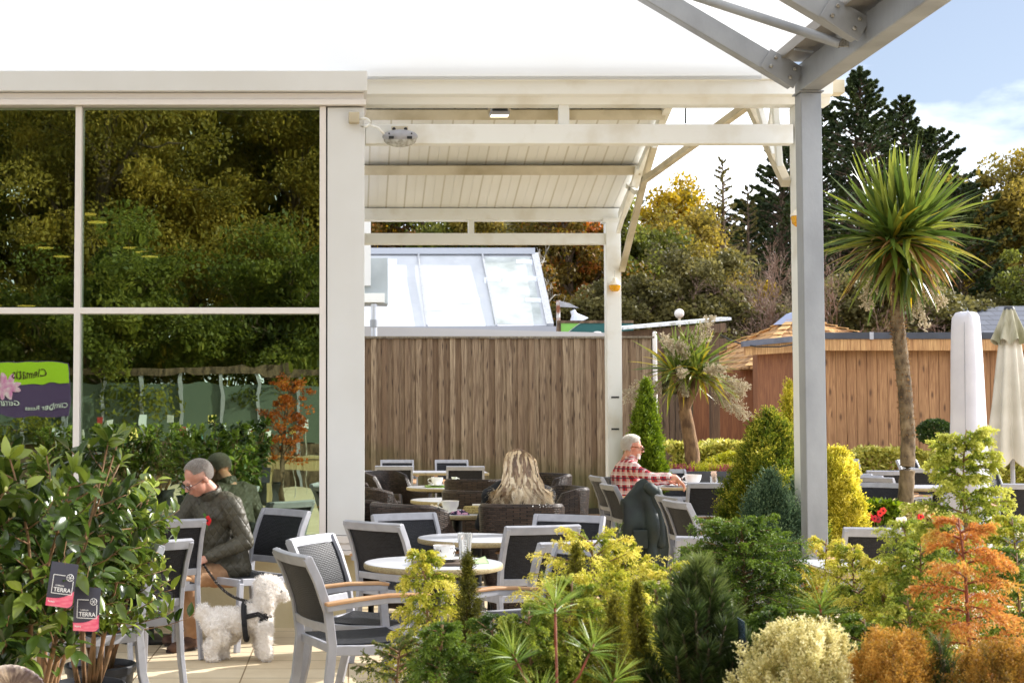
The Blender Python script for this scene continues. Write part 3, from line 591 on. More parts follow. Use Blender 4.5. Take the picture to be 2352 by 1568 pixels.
# ================================================================ pergola
pw = boardmat('pergola_timber', lin((120, 96, 74)), lin((100, 80, 62)), lin((74, 56, 44)), .3, 0, knots=False)
pg = thing('pergola', 'brown timber pergola with white corrugated sheet on top beyond the fence', 'pergola', (5, 24, 0))
a = P(1425, 770, 24.5); b2 = P(1672, 746, 24.0)
m = MB(); m.sweep([P(1425, 772, 24.3), P(1668, 752, 24.0)], .08, .15); m.build('beam', pw, pg, bevel=.004)
m = MB(); m.sweep([P(1440, 800, 25.2), P(1668, 790, 25.2)], .08, .2); m.sweep([P(1500, 830, 25.6), P(1640, 850, 25.6)], .06, .22); m.build('rear_beam', pw, pg)
for u in (1633, 1500):
    x = X(u, 24.1, 900); MB().bx(x, x + .14, 24.1, 24.24, 0, P(0, 762, 24.1).z).build('post', pw, pg, bevel=.004)
m = MB()
for j in range(8):
    t0 = j / 8; a = lerp(P(1432, 757, 24.0), P(1680, 735, 24.0), t0); b3 = lerp(P(1432, 757, 24.0), P(1680, 735, 24.0), t0 + .125 if j < 7 else 1.0)
    m.add([a, b3, b3 + Vector((0, .7, .05)), a + Vector((0, .7, .05)), a + Vector((0, 0, .045)), b3 + Vector((0, 0, .045)), b3 + Vector((0, .7, .095)), a + Vector((0, .7, .095))], [(0, 1, 2, 3), (7, 6, 5, 4), (0, 4, 5, 1), (1, 5, 6, 2), (2, 6, 7, 3), (3, 7, 4, 0)])
m.build('roof_sheet', M('white_sheet', lin((222, 226, 232)), .5, 0, lin((160, 158, 150)), 9, lo=.5, hi=.7), pg)
fix(pg)
x = X(1505, 22.3, 900); m = MB(); m.tube([(x, 22.3, 0), (x, 22.3, P(0, 765, 22.3).z)], .034, 12); m.ell((x, 22.3, P(0, 765, 22.3).z), (.034, .034, .03)); single('white_post', m, mat['winframe'], 'plain white round post at the right end of the weathered fence', 'post', smooth='auto')
# ================================================================ cedar shed
SY = 22.3
cedar = boardmat('cedar_boards', lin((182, 138, 96)), lin((150, 110, 74)), lin((130, 90, 58)), .155, 0, dirt=None, grain=40)
cedar2 = boardmat('cedar_fascia', lin((206, 166, 114)), lin((180, 134, 88)), lin((150, 108, 70)), .155, 0, knots=False, grain=40)
cedarL = boardmat('red_cedar_wall', lin((146, 98, 64)), lin((132, 86, 56)), lin((108, 66, 44)), .05, 0, knots=False, grain=40)
sh = thing('timber_shed', 'long flat roofed cedar clad shed with dark grey roof edge across the right background', 'shed', (9, SY, 0))
xa = X(1740, SY, 900); zw = P(0, 806, SY).z; ze = P(0, 765, SY).z
m = MB(); x = X(1850, SY, 900); 
random.seed(5)
while x < 14: m.bx(x + .0035, x + .1515, SY + random.uniform(0, .004), SY + .03, 0, zw + .1); x += .155
m.bx(X(1850, SY, 900), 14, SY + .03, SY + .3, 0, zw + .09)
m.build('board_wall', cedar, sh)
m = MB(); m.bx(xa, X(1850, SY, 900) - .004, SY - .012, SY + .25, 0, zw + .05); m.build('plain_wall', cedarL, sh)
m = MB(); x = X(1850, SY, 900)
while x < 14: m.bx(x + .002, x + .153, SY - .20, SY - .18, zw, zw + .17); x += .155
m.bx(X(1850, SY, 900), 14, SY - .18, SY - .01, zw + .1, zw + .16)
m.build('fascia', cedar2, sh)
m = MB(); q0 = P(1709, 805, SY - .25); q1 = P(1850, 790, SY - .21); q2 = P(1852, 783, SY - .2); q3 = P(1712, 790, SY - .2)
m = MB(); m.sweep([lerp(P(1709, 797, SY - .15), P(1709, 810, SY - .15), .6), P(1858, 795, SY - .19)], .03, .15); m.build('porch_fascia', cedar2, sh)
felt = M('dark_roof_edge', lin((62, 66, 78)), .6, 0, lin((50, 54, 64)), 4)
m = MB(); m.bx(X(1850, SY, 900), 14.1, SY - .22, SY + .4, zw + .17, ze); m.build('roof_edge', felt, sh, bevel=.004)
m = MB(); m.sweep([P(1704, 790, SY - .15), P(1858, 775, SY - .2)], .12, .085); m.build('porch_edge', M('grey_edge_board', lin((104, 108, 124)), .6, 0, lin((84, 88, 100)), 7), sh)
m = MB(); x = X(1990, SY, 770); m.bx(x - .03, x + .03, SY - .226, SY - .2, zw + .165, ze + .004); m.build('roof_joint', mat['alu'], sh)
fix(sh)
m = MB(); m.tube([P(1655, 769, 23.9), P(1680, 782, 23.2), P(1705, 790, 22.2), P(1740, 796, 22.0), P(1790, 796, 22.0), P(1822, 791, 22.0), P(1821, 799, 22.0), P(1822, 806, 22.0), P(1830, 808, 22.0)], .012, 6)
single('power_cable', m, mat['black'], 'black cable slung from the pergola post to the shed fascia', 'cable', smooth=True)
# ================================================================ shingle roofed gazebos
def gazebo(cx, cy, half, zE, zA, label, ang):
    t = thing('gazebo', label, 'gazebo', (cx, cy, 0), ang, 'shingle roofed gazebos beside the shed')
    shm, nt, b, o = newmat('cedar_shingles'); L = nt.links.new
    tcn = nd(nt, 'TexCoord'); wn = nd(nt, 'TexNoise'); wn.inputs['Scale'].default_value = 6; L(tcn.outputs['Object'], wn.inputs[0]); cr = nd(nt, 'ValToRGB')
    cr.color_ramp.elements[0].color = (*lin((150, 112, 76)), 1); cr.color_ramp.elements[1].color = (*lin((206, 160, 104)), 1); cr.color_ramp.elements[0].position = .35; cr.color_ramp.elements[1].position = .65
    L(wn.outputs[0], cr.inputs[0]); L(cr.outputs[0], b.inputs['Base Color']); b.inputs['Roughness'].default_value = .8
    rows = 9; m = MB(); random.seed(2)
    for s in range(4):
        rot = Matrix.Rotation(s * math.pi / 2, 3, 'Z')
        for r in range(rows):
            f0 = r / rows; f1 = (r + 1.15) / rows
            h0 = half * (1 - f0); h1 = max(half * (1 - f1), 0); z0 = zE + (zA - zE) * f0; z1_ = zE + (zA - zE) * min(f1, 1)
            n = max(2, int(2 * h0 / .16))
            for i in range(n):
                a0 = -h0 + 2 * h0 * i / n + .004; a1 = -h0 + 2 * h0 * (i + 1) / n - .004
                s0 = max(-h1, min(h1, a0)); s1 = max(-h1, min(h1, a1)); j = random.uniform(0, .012)
                vs = [(a0, -h0 - j, z0 + .035), (a1, -h0 - j, z0 + .035), (s1, -h1, z1_ + .005), (s0, -h1, z1_ + .005), (a0, -h0 - j, z0), (a1, -h0 - j, z0)]
                m.add([rot @ Vector(v) for v in vs], [(0, 1, 2, 3), (4, 5, 1, 0)])
    m.build('shingle_roof', shm, t, fixn=False)
    m = MB()
    for s in range(4):
        rot = Matrix.Rotation(s * math.pi / 2, 3, 'Z'); n = 10
        for i in range(n):
            f = i / n; a = rot @ Vector((half * (1 - f), -half * (1 - f), zE + (zA - zE) * f + .06)); b3 = rot @ Vector((half * (1 - f - 1 / n), -half * (1 - f - 1 / n), zE + (zA - zE) * (f + 1 / n) + .03)); m.sweep([a, b3], .16, .015)
    m.build('hip_shingle', M('hip_shingles', lin((222, 182, 122)), .8, 0, lin((190, 146, 96)), 5), t)
    m = MB(); m.lathe([(0, zA + .13), (.16, zA + .08), (.42, zA - .12), (.0, zA - .12)], 4); m.build('lead_cap', M('lead', lin((150, 158, 184)), .4), t)
    w_ = MB(); hw = half * .82
    for sx_ in (-1, 1):
        for sy_ in (-1, 1): w_.box((sx_ * hw, sy_ * hw, zE / 2), (.12, .12, zE))
    w_.build('post', cedarL, t)
    w_ = MB(); w_.box((0, hw * .98, zE / 2), (hw * 1.9, .04, zE)); w_.box((-hw * .98, 0, zE / 2), (.04, hw * 1.9, zE)); w_.build('side_panel', cedarL, t)
    w_ = MB(); w_.box((hw * .5, -hw * 1.0, zE * .45), (.5, .05, zE * .9)); w_.build('door', cedar2, t)
gazebo(X(1795, 27, 800) + .25, 27, 1.55, P(0, 850, 26).z, P(0, 775, 27).z + .35, 'gazebo with brown shingle hip roof close behind the left end of the shed', R(8))
gazebo(X(1865, 31, 800), 31.5, 1.6, P(0, 800, 30).z, P(0, 742, 31).z + .1, 'taller shingle roofed gazebo with grey lead cap rising behind the shed roof', R(12))
m = MB(); y_ = 25.6; m.bx(X(1590, y_), X(1745, y_), y_, y_ + .1, 0, P(0, 850, y_).z); single('cedar_screen', m, cedarL, 'red brown timber screen standing between the small palm and the shed', 'screen')
m = MB(); random.seed(7)
x = X(1497, 24.6)
while x < X(1590, 24.6): m.bx(x, x + .09, 24.6, 24.63, 0, P(0, 905, 24.6).z); x += .1
single('low_fence', m, boardmat('low_fence_boards', lin((122, 102, 84)), lin((96, 80, 64)), lin((70, 56, 44)), .1, 0), 'low brown timber fence right of the green cone shaped conifer', 'fence')
# ================================================================ grey tiled roof at far right
hy = 33; t = thing('tiled_roof_house', 'small house with grey slate tiled roof and pale gable edge behind the shed', 'building', (P(2280, 740, hy).x, hy, 0))
A = P(2255, 770, hy); B = P(2560, 770, hy); C = P(2560, 700, hy + 2.2); D = P(2216, 704, hy + 2.2)
slate, nt, b, o = newmat('grey_slates'); L = nt.links.new; br = nd(nt, 'TexBrick'); br.inputs['Scale'].default_value = 1; br.inputs['Brick Width'].default_value = .42; br.inputs['Row Height'].default_value = .13; br.inputs['Mortar Size'].default_value = .008
br.inputs['Color1'].default_value = (*lin((96, 100, 112)), 1); br.inputs['Color2'].default_value = (*lin((82, 86, 98)), 1); br.inputs['Mortar'].default_value = (*lin((45, 46, 54)), 1)
tcn = nd(nt, 'TexCoord'); sp = nd(nt, 'SeparateXYZ'); cbn = nd(nt, 'CombineXYZ'); L(tcn.outputs['Object'], sp.inputs[0]); L(sp.outputs[0], cbn.inputs[0]); L(sp.outputs[2], cbn.inputs[1]); L(cbn.outputs[0], br.inputs['Vector']); L(br.outputs[0], b.inputs['Base Color']); b.inputs['Roughness'].default_value = .7
m = MB(); m.add([A, B, C, D, A - Vector((0, 0, .1)), B - Vector((0, 0, .1)), C - Vector((0, 0, .1)), D - Vector((0, 0, .1))], [(0, 1, 2, 3), (7, 6, 5, 4), (0, 4, 5, 1), (1, 5, 6, 2), (2, 6, 7, 3), (3, 7, 4, 0)]); m.build('roof', slate, t)
m = MB(); m.sweep([A + Vector((-.1, -.03, -.02)), D + Vector((-.1, 0, .04))], .14, .16); m.build('barge_board', M('pale_board', lin((200, 206, 212)), .5), t)
m = MB(); m.bx(A.x, B.x, hy + .3, hy + 4, 0, A.z - .1); m.build('wall', mat['render'], t)
fix(t)
# ================================================================ chairs
def face(fx, fy): return math.atan2(fx, -fy)
def gridpanel(m, fn, nu, nv, th):
    """solid thin sheet; fn(u, v) -> point, th = offset vector"""
    th = Vector(th); vs = [Vector(fn(i / nu, j / nv)) for j in range(nv + 1) for i in range(nu + 1)]
    n = len(vs); fs = []
    for j in range(nv):
        for i in range(nu):
            a = j * (nu + 1) + i; fs.append((a, a + 1, a + nu + 2, a + nu + 1)); fs.append((a + n, a + nu + 1 + n, a + nu + 2 + n, a + 1 + n))
    rim = [j for j in range(nu + 1)] + [(nu + 1) * (k + 1) + nu for k in range(nv)] + [(nu + 1) * nv + i for i in range(nu - 1, -1, -1)] + [(nu + 1) * k for k in range(nv - 1, 0, -1)]
    for a, b in zip(rim, rim[1:] + rim[:1]): fs.append((b, a, a + n, b + n))
    m.add(vs + [v + th for v in vs], fs)
def prof(z):       # rear post: y for a height
    zs = [0, .25, .44, .60, .74, .84]; ys = [.30, .235, .215, .235, .285, .335]
    return float(np.interp(z, zs, ys))
def chair(name, label, arms, loc, rz, group):
    t = thing(name, label, 'chair', loc, rz, group); A = mat['alu']; W = .46; h = W / 2 - .0125
    bow = lambda x: .022 * (1 - (x / h) ** 2)
    for sx_ in (-1, 1):
        m = MB(); zz = [0, .12, .25, .36, .44, .52, .60, .67, .74, .80, .84]; m.sweep([(sx_ * h, prof(z), z) for z in zz], .026, .042, up=(0, 1, 0)); m.build('leg', A, t, bevel=.004)
    for sx_ in (-1, 1):
        m = MB(); hx = sx_ * (h + (.028 if arms else 0))
        m.sweep([(hx, -.262, 0), (hx, -.245, .25), (hx, -.235, .425 if not arms else .44)] + ([(hx, -.225, .55), (hx, -.22, .628)] if arms else []), .026, .04, up=(0, 1, 0)); m.build('leg', A, t, bevel=.004)
        if arms:
            m = MB(); y1 = prof(.62) - .02; m.sweep([(sx_ * (h + .026), y1 + .03, .615), (sx_ * (h + .028), .1, .632), (sx_ * (h + .028), -.05, .642), (sx_ * (h + .028), -.244, .636)], .028, .028); m.build('arm_rail', A, t, bevel=.003)
            m = MB(); m.sweep([(sx_ * (h + .028), y1 + .035, .634), (sx_ * (h + .03), .1, .652), (sx_ * (h + .03), -.05, .662), (sx_ * (h + .03), -.2, .659), (sx_ * (h + .03), -.25, .652)], .045, .016); m.build('armrest', mat['teak'], t, bevel=.005)
    m = MB()
    for sx_ in (-1, 1): m.sweep([(sx_ * h, .20, .425), (sx_ * (h + (.014 if arms else 0)), 0, .418), (sx_ * (h + (.014 if arms else 0)), -.225, .430)], .022, .045)
    m.sweep([(-h, -.235, .425), (h, -.235, .425)], .026, .046); m.sweep([(-h, .2, .425), (h, .2, .425)], .022, .04)
    m.build('seat_frame', A, t, bevel=.004)
    m = MB(); gridpanel(m, lambda u, v: ((u - .5) * (2 * h - .02), .192 - v * .415, .452 - .013 * math.sin(math.pi * u) - .004 * math.sin(math.pi * v)), 6, 4, (0, 0, -.008)); m.build('seat', mat['weaveseat'], t, smooth='auto')
    m = MB(); xs = np.linspace(-h - .012, h + .012, 9)
    m.sweep([(x, prof(.825) + bow(min(abs(x), h)) + .002, .825) for x in xs], .027, .05, up=(0, .4, 1)); m.build('top_rail', A, t, bevel=.004); m = MB(); m.sweep([(x, prof(.525) + bow(min(abs(x), h)) * .8, .525) for x in xs], .024, .042, up=(0, .2, 1)); m.build('lower_rail', A, t, bevel=.004)
    m = MB(); gridpanel(m, lambda u, v: ((u - .5) * (2 * h - .024), prof(.543 + v * .262) + bow((u - .5) * 2 * h) - .004, .543 + v * .262), 8, 6, (0, .012, 0)); m.build('backrest', mat['weave'], t, smooth='auto')
    return t
GA = 'grey aluminium armchairs with charcoal weave and teak arms'; GS = 'grey aluminium side chairs with charcoal weave'
arm0 = chair('armchair', 'nearest teak armed chair, seen side on right of the white poodle', True, (.05, 6.95, 0), face(.93, .36), GA)
side0 = chair('side_chair', 'chair the man in the quilted jacket sits on', False, (X(560, 9.75, 1300) + .03, 9.62, 0), face(-.72, -.69), GS)
def ac(u, y, fx, fy, label, z=0, v=1250, dx=0): return dup(arm0, (X(u, y, v) + dx, y, z), face(fx, fy), label, GA)
def sc(u, y, fx, fy, label, z=0, v=1250, dx=0): return dup(side0, (X(u, y, v) + dx, y, z), face(fx, fy), label, GS)
# left group
sc(352, 9.2, -.40, .92, 'chair with its back to us directly in front of the seated man')
ac(282, 7.7, -.55, .83, 'teak armed chair half behind the camellia, its front leg beside the poodle side')
sc(178, 7.15, -.8, -.6, 'bright chair almost hidden in the camellia leaves above the black pot')
sc(335, 9.9, .55, -.83, 'chair against the window left of the seated man, mostly hidden')
# centre
sc(845, 7.55, .88, -.47, 'chair facing right with a wide charcoal back just behind the nearest armchair')
ac(944, 8.95, .70, .71, 'teak armed chair turned with its dark back to us in front of the white pilaster')
sc(988, 9.15, .45, -.89, 'chair with glinting woven back and bright white frame facing us left of the round tables')
sc(1192, 8.75, -.30, .95, 'chair with dark back square to us just right of the tall latte glass')
ac(1268, 9.0, -.45, -.89, 'armchair behind and right of the square backed chair, facing us')
sc(1240, 7.7, -.45, .89, 'low grey framed chair back above the yellow conifer tips')
ac(1240, 6.85, -.80, -.60, 'bright white framed armchair behind the yellow conifer sprays, facing left')
# far dining table
for (u, y, fx, fy, lab) in ((914, 20.1, 0, -1, 'farther left chair at the long table by the fence, facing us'), (1041, 20.1, 0, -1, 'farther right chair at the long table by the fence, facing us'),
                            (906, 18.4, .05, 1, 'nearer left chair at the long table by the fence, back to us'), (1066, 18.3, .03, 1, 'nearer right chair at the long table by the fence, back to us')):
    ac(u, y, fx, fy, lab, v=1100)
# right group round the plaid shirt man
ac(1447, 15.15, 1, .1, 'chair the man in the plaid shirt sits on', v=1100, dx=-.02)
ac(1620, 14.0, .04, 1, 'chair with big dark back square to us right of the hanging coat', v=1100)
sc(1547, 16.6, .05, -1, 'chair on the far side of the plaid man\'s table', v=1100)
ac(1628, 11.5, .985, .17, 'farther of the two nested armchairs right of the hanging coat', v=1160)
ac(1652, 10.85, .985, .17, 'nearer of the two nested armchairs right of the hanging coat', v=1160)
coatchair = sc(1480, 13.4, 1, .1, 'chair hidden under the draped dark green coat', v=1160)
sc(1635, 8.0, .1, 1, 'chair behind the bright green mounded conifer with only its white top rail showing')
sc(1700, 15.8, -1, .05, 'chair at the right hand end of the plaid man\'s table', v=1100)
# far right group
ac(2015, 16.9, .02, 1, 'chair with broad dark back behind the three leaning chairs near the tall palm trunk', v=1100)
for i, u in enumerate((2002, 2026, 2050)):
    ac(u, 16.0 - i * .45, .80, .60, ('farthest', 'middle', 'nearest')[i] + ' of the three nested chairs left of the tall palm trunk', v=1150)
sc(2010, 13.3, -.55, -.83, 'pale chair with shiny woven front beside the flower trough', v=1150)
ac(2112, 17.6, 0, 1, 'wide dark backed chair between the tall palm trunk and the white covered parasol', v=1100)
sc(1960, 20.5, .1, -1, 'chair peeping over the yellow conifer in front of the clipped hedge', v=1080)
sc(2132, 20.3, .6, -.8, 'small tilted chair back in front of the clipped hedge left of the covered parasol', v=1080)
sc(2318, 18.5, .6, -.8, 'small blue grey chair back at the right edge under the beige parasol', v=1080)
ac(2325, 13.8, .05, 1, 'large dark backed chair cut by the right edge of the picture', v=1100)
ac(2060, 8.6, .1, 1, 'grey framed dark chair back low in front of the flower trough', v=1200, dx=-.15)
# wicker tub chairs
def tub(name, label, loc, rz):
    t = thing(name, label, 'wicker chair', loc, rz, 'brown wicker tub chairs round the tables')
    W, D = .255, .28; N = 40
    def plan(s):            # s 0..1 round from right front, back, left front
        L1 = .40; arc = math.pi * .30; tot = 2 * L1 + arc * 2
        p = s * 1.0
        if p < .3: return Vector((W, -D + p / .3 * (D + .06))), Vector((1, 0))
        if p > .7: return Vector((-W, -D + (1 - p) / .3 * (D + .06))), Vector((-1, 0))
        a = (p - .3) / .4 * math.pi; sq = .5
        cx, cy = math.cos(a), math.sin(a)
        return Vector((W * math.copysign(abs(cx) ** sq, cx), .06 + (D - .04) * cy ** sq)), Vector((cx, cy)).normalized()
    def top(s):
        a = abs(s - .5) * 2
        return .86 if a < .30 else (.86 - .22 * (0.5 - .5 * math.cos(math.pi * min(1, (a - .30) / .34))) if a < .64 else .64 + .0 * a)
    m = MB(); per = 1.75; rings = []
    for i in range(N + 1):
        s = i / N; p, n = plan(s); zt_ = top(s); out = []
        flare = .05 if abs(s - .5) < .2 else .03
        for (d, z) in ((.0, .13), (.0, .3), (flare * .5, .5), (flare, zt_ - .02), (flare - .015, zt_), (flare - .045, zt_), (flare - .06, zt_ - .02), (-.045, .42)):
            q = p + n * (d - (.04 if z < .2 else 0)); out.append(Vector((q.x, q.y, z)))
        rings.append(out)
    k = len(rings[0]); vl = [0, .17, .37, .72, .75, .78, .80, 1.1]
    for i in range(N):
        for j in range(k - 1):
            a, b, c, d = rings[i][j], rings[i + 1][j], rings[i + 1][j + 1], rings[i][j + 1]
            m.add([a, b, c, d], [(0, 1, 2, 3)], [[(i / N * per, vl[j]), ((i + 1) / N * per, vl[j]), ((i + 1) / N * per, vl[j + 1]), (i / N * per, vl[j + 1])]])
    for i in (0, N): m.add(rings[i], [tuple(range(k))], [[(0, .01 * q_) for q_ in range(k)]])
    o = m.build('shell', mat['wicker'], t, smooth='auto')
    m = MB(); m.box((0, -.03, .36), (.44, .48, .10)); m.build('seat', mat['wicker_flat'], t, bevel=.02)
    for a in (-.8, .8):
        for b in (-.9, .9):
            m = MB(); m.tube([(a * .24, -.02 + b * .22, .30), (a * .255, -.02 + b * .235, .04)], .022, 10); lg = m.build('leg', mat['black'], t)
            m = MB(); m.tube([(a * .255, -.02 + b * .235, .045), (a * .256, -.02 + b * .236, .0)], .024, 12); m.build('foot', mat['steel'], lg)
    return t
mat['wicker_flat'] = weavemat('brown_wicker_seat', lin((62, 50, 44)), lin((44, 35, 32)), .024, .010, .32)
tub0 = tub('wicker_chair', 'brown wicker tub chair the long haired woman sits in', (X(1196, 10.5, 1200), 10.55, 0), face(.05, 1))
def tb_(u, y, fx, fy, label, v=1150): return dup(tub0, (X(u, y, v), y, 0), face(fx, fy), label, 'brown wicker tub chairs round the tables')
tb_(908, 16.0, .75, -.66, 'wicker tub chair with tall back left of the cup and green tray')
tb_(835, 14.6, .9, .3, 'wicker tub chair partly behind the white pilaster, its sunlit seat back glowing')
tb_(880, 12.9, .9, .45, 'wicker tub chair with dark arm in the second row beside the white pilaster')
tb_(868, 11.1, .85, .52, 'nearest wicker tub chair touching the white pilaster')
tb_(975, 10.5, .75, .66, 'wicker tub chair directly behind the glinting white framed chair')
tb_(1095, 14.4, .15, 1, 'wicker tub chair with back to us left of the woman, farther one')
tb_(1108, 12.3, .3, .95, 'wicker tub chair with back to us left of the woman, nearer one')
tb_(1228, 15.4, -.8, -.5, 'wicker tub chair just showing behind the woman\'s right side, farther one')
tb_(1252, 12.7, -.95, -.2, 'wicker tub chair just showing behind the woman\'s right shoulder, nearer one')
# ================================================================ tables
def rtable(label, x, y, R_=.35):
    t = thing('round_table', label, 'table', (x, y, 0), 0, 'round pale topped cafe tables')
    MB().lathe([(0, .735), (R_ - .012, .735), (R_ - .004, .733), (R_ - .0035, .7325)], 72).build('tabletop', mat['tabletop'], t, smooth='auto')
    MB().lathe([(R_ - .0034, .7322), (R_, .728), (R_ + .001, .715), (R_ - .002, .706), (R_ - .02, .700), (0, .700)], 72).build('rim', mat['tablerim'], t, smooth='auto')
    MB().tube([(0, 0, .02), (0, 0, .70)], .038, 20).build('column', mat['black'], t, smooth='auto')
    MB().lathe([(0, .0), (.22, .0), (.225, .008), (.20, .016), (.06, .032), (0, .032)], 36).build('base', mat['black'], t, smooth='auto')
    MB().box((0, 0, .69), (.3, .3, .02)).build('top_plate', mat['black'], t)
    return t
T1 = rtable('nearest round table carrying the big cup, saucer and latte glass', X(995, 7.5, 1290), 7.5)
T2 = rtable('second round table, empty, behind the latte glass', X(1092, 9.0, 1230), 9.0)
T3 = rtable('round table in front of the long haired woman with cup and folded cloths', X(1050, 11.3, 1180), 11.3)
T4 = rtable('empty round table in the row behind the woman\'s table', X(1035, 12.95, 1148), 12.95)
T5 = rtable('farthest round table with green tray, cup and milk jug', X(1012, 15.2, 1120), 15.2)
T6 = rtable('round table left of the seated man, mostly hidden by chairs and camellia', X(340, 9.75, 1200), 9.80)
def qtable(label, x, y, w_, d_, rz=0, top='tabletop'):
    t = thing('square_table', label, 'table', (x, y, 0), rz, 'rectangular pale topped cafe tables')
    MB().box((0, 0, .734), (w_ - .03, d_ - .03, .004)).build('tabletop', mat[top], t)
    m = MB(); m.prism([(-d_ / 2, .712), (-d_ / 2 + .004, .7315), (d_ / 2 - .004, .7315), (d_ / 2, .712), (d_ / 2 - .02, .70), (-d_ / 2 + .02, .70)], -w_ / 2, w_ / 2, 'x'); m.build('rim', mat['tablerim'], t, bevel=.004)
    MB().tube([(0, 0, .02), (0, 0, .70)], .038, 16).build('column', mat['black'], t, smooth='auto')
    m = MB(); m.box((0, 0, .02), (.5, .06, .03)); m.box((0, 0, .02), (.06, .5, .031)); m.build('base', mat['black'], t, bevel=.01)
    return t
qtable('left half of the long pale table by the fence', X(905, 19.2, 1085) - .12, 19.2, 1.05, .7)
qtable('right half of the long pale table by the fence', X(1045, 19.2, 1085), 19.2, .82, .7)
qtable('table the plaid shirt man leans on, with cup and glass of napkins', X(1610, 15.6, 1110), 15.5, 1.15, .72)
qtable('white table half hidden behind the drooping golden conifers low on the right', X(2005, 7.35, 1290), 7.35, .62, .6)
qtable('table between the tall palm trunk and the covered parasol', X(2150, 15.3, 1105), 15.3, .8, .7)
qtable('small table beside the broad backed chair near the tall palm', X(2085, 18.4, 1090), 18.4, .7, .7)
# ================================================================ table ware
def textmesh(body, size, bold=False):
    c = bpy.data.curves.new('txt', 'FONT'); c.body = body; c.size = size; c.align_x = 'CENTER'; c.align_y = 'CENTER'; c.resolution_u = 3
    if bold: c.offset = size * .018
    o = bpy.data.objects.new('txt', c); COL.objects.link(o); dg = bpy.context.evaluated_depsgraph_get(); dg.update()
    me = bpy.data.meshes.new_from_object(o.evaluated_get(dg)); bpy.data.objects.remove(o); bpy.data.curves.remove(c)
    vs = [v.co.copy() for v in me.vertices]; fs = [tuple(p.vertices) for p in me.polygons]; bpy.data.meshes.remove(me); return vs, fs
def cup(label, p, rz, s=1.0, saucer=True, logo=True, group='white cups on the tables'):
    if saucer:
        t2 = thing('saucer', 'white saucer under the ' + label.split(',')[0], 'saucer', p, 0, 'white saucers')
        MB().lathe([(0, .0), (.045 * s, 0), (.05 * s, .004), (.082 * s, .014), (.083 * s, .016), (.05 * s, .008), (0, .007)], 40).build('dish', mat['china'], t2, smooth='auto')
        p = Vector(p) + Vector((0, 0, .0075))
    t = thing('cup', label, 'cup', p, rz, group)
    pr = [(0, 0), (.024 * s, 0), (.026 * s, .004), (.038 * s, .018 * s), (.050 * s, .042 * s), (.0535 * s, .066 * s), (.055 * s, .070 * s), (.0525 * s, .070 * s), (.0505 * s, .062 * s), (.046 * s, .04 * s), (.03 * s, .015 * s), (0, .012 * s)]
    MB().lathe(pr, 40).build('bowl', mat['china'], t, smooth='auto')
    MB().lathe([(0, .061 * s), (.0503 * s, .0615 * s)], 30).build('coffee', mat['coffee'], t)
    m = MB(); m.tube([(.050 * s, 0, .058 * s), (.068 * s, 0, .060 * s), (.082 * s, 0, .048 * s), (.078 * s, 0, .032 * s), (.060 * s, 0, .022 * s), (.042 * s, 0, .022 * s)], [.005 * s, .005 * s, .0055 * s, .005 * s, .005 * s, .004 * s], 10); m.build('handle', mat['china'], t, smooth='auto')
    if logo:
        vs, fs = textmesh('COSTA', .019 * s, True); out = []
        for v in vs:
            z = .045 * s + v.y; r = np.interp(z, [.018 * s, .042 * s, .066 * s], [.038 * s, .05 * s, .0535 * s]) + .0006; a = R(-90) + v.x / r; out.append((r * math.cos(a), r * math.sin(a), z))
        m = MB(); m.add(out, fs); m.build('lettering', mat['ink'], t, fixn=False)
    return t
tz = .7355
def on(T, u, y, v): return Vector((X(u, y, v), y, tz))
y1 = 7.42
tray = MB(); tc_ = on(T1, 1008, y1 + .0, 1285); tray.box(tc_ + Vector((0, -.02, .007)), (.27, .22, .014)); single('tray', tray, M('dark_wood_tray', lin((112, 96, 84)), .5, 0, lin((80, 66, 58)), 8, stretch=(1, 6, 1)), 'small dark wooden tray under the big cup on the nearest table', 'tray', bevel=.004)
cup('large white cup of frothy coffee on the nearest table', tc_ + Vector((.025, -.01, .015)), R(-52), 1.0)
def latte(p, label):
    t = thing('latte_glass', label, 'glass', p, R(195))
    pr = [(0, 0), (.026, 0), (.028, .006), (.028, .02), (.033, .07), (.040, .145), (.0385, .145), (.031, .07), (.0255, .02), (0, .014)]
    MB().lathe(pr, 32).build('bowl', mat['glass'], t, smooth='auto')
    MB().tube([(.034, 0, .105), (.052, 0, .11), (.062, 0, .095), (.058, 0, .078), (.045, 0, .07), (.033, 0, .066)], .0045, 8).build('handle', mat['glass'], t, smooth='auto')
    MB().lathe([(.0251, .0215), (.0300, .07), (.0374, .142), (.0372, .142), (.0298, .07), (.0249, .0215)], 32, close=True).build('milk_film', mat['film'], t, smooth='auto')
    vs, fs = textmesh('LATTE', .02, True); out = []
    for v in vs:
        z = .085 + v.x * 1.0; r = np.interp(z, [.02, .07, .145], [.028, .033, .04]) + .0005; a = R(75) + v.y / r; out.append((r * math.cos(a), r * math.sin(a), z))
    m = MB(); m.add(out, fs); m.build('lettering', mat['whiteink'], t, fixn=False)
    return t
latte(on(T1, 1068, 7.52, 1285), 'tall empty clear latte glass with handle beside the big cup')
m = MB(); c0 = on(T1, 1102, 7.45, 1290); m.add([c0 + Vector((-.05, -.05, .001)), c0 + Vector((.045, -.03, .001)), c0 + Vector((.03, .04, .03)), c0 + Vector((-.05, .03, .004)), c0 + Vector((-.05, -.05, .003)), c0 + Vector((.045, -.03, .003)), c0 + Vector((.03, .04, .032)), c0 + Vector((-.05, .03, .006))], [(0, 1, 2, 3), (7, 6, 5, 4), (0, 4, 5, 1), (1, 5, 6, 2), (2, 6, 7, 3), (3, 7, 4, 0)])
single('napkin', m, M('green_napkin', lin((176, 196, 150)), .9), 'folded pale green napkin beside the latte glass', 'napkin')
y3 = 11.15
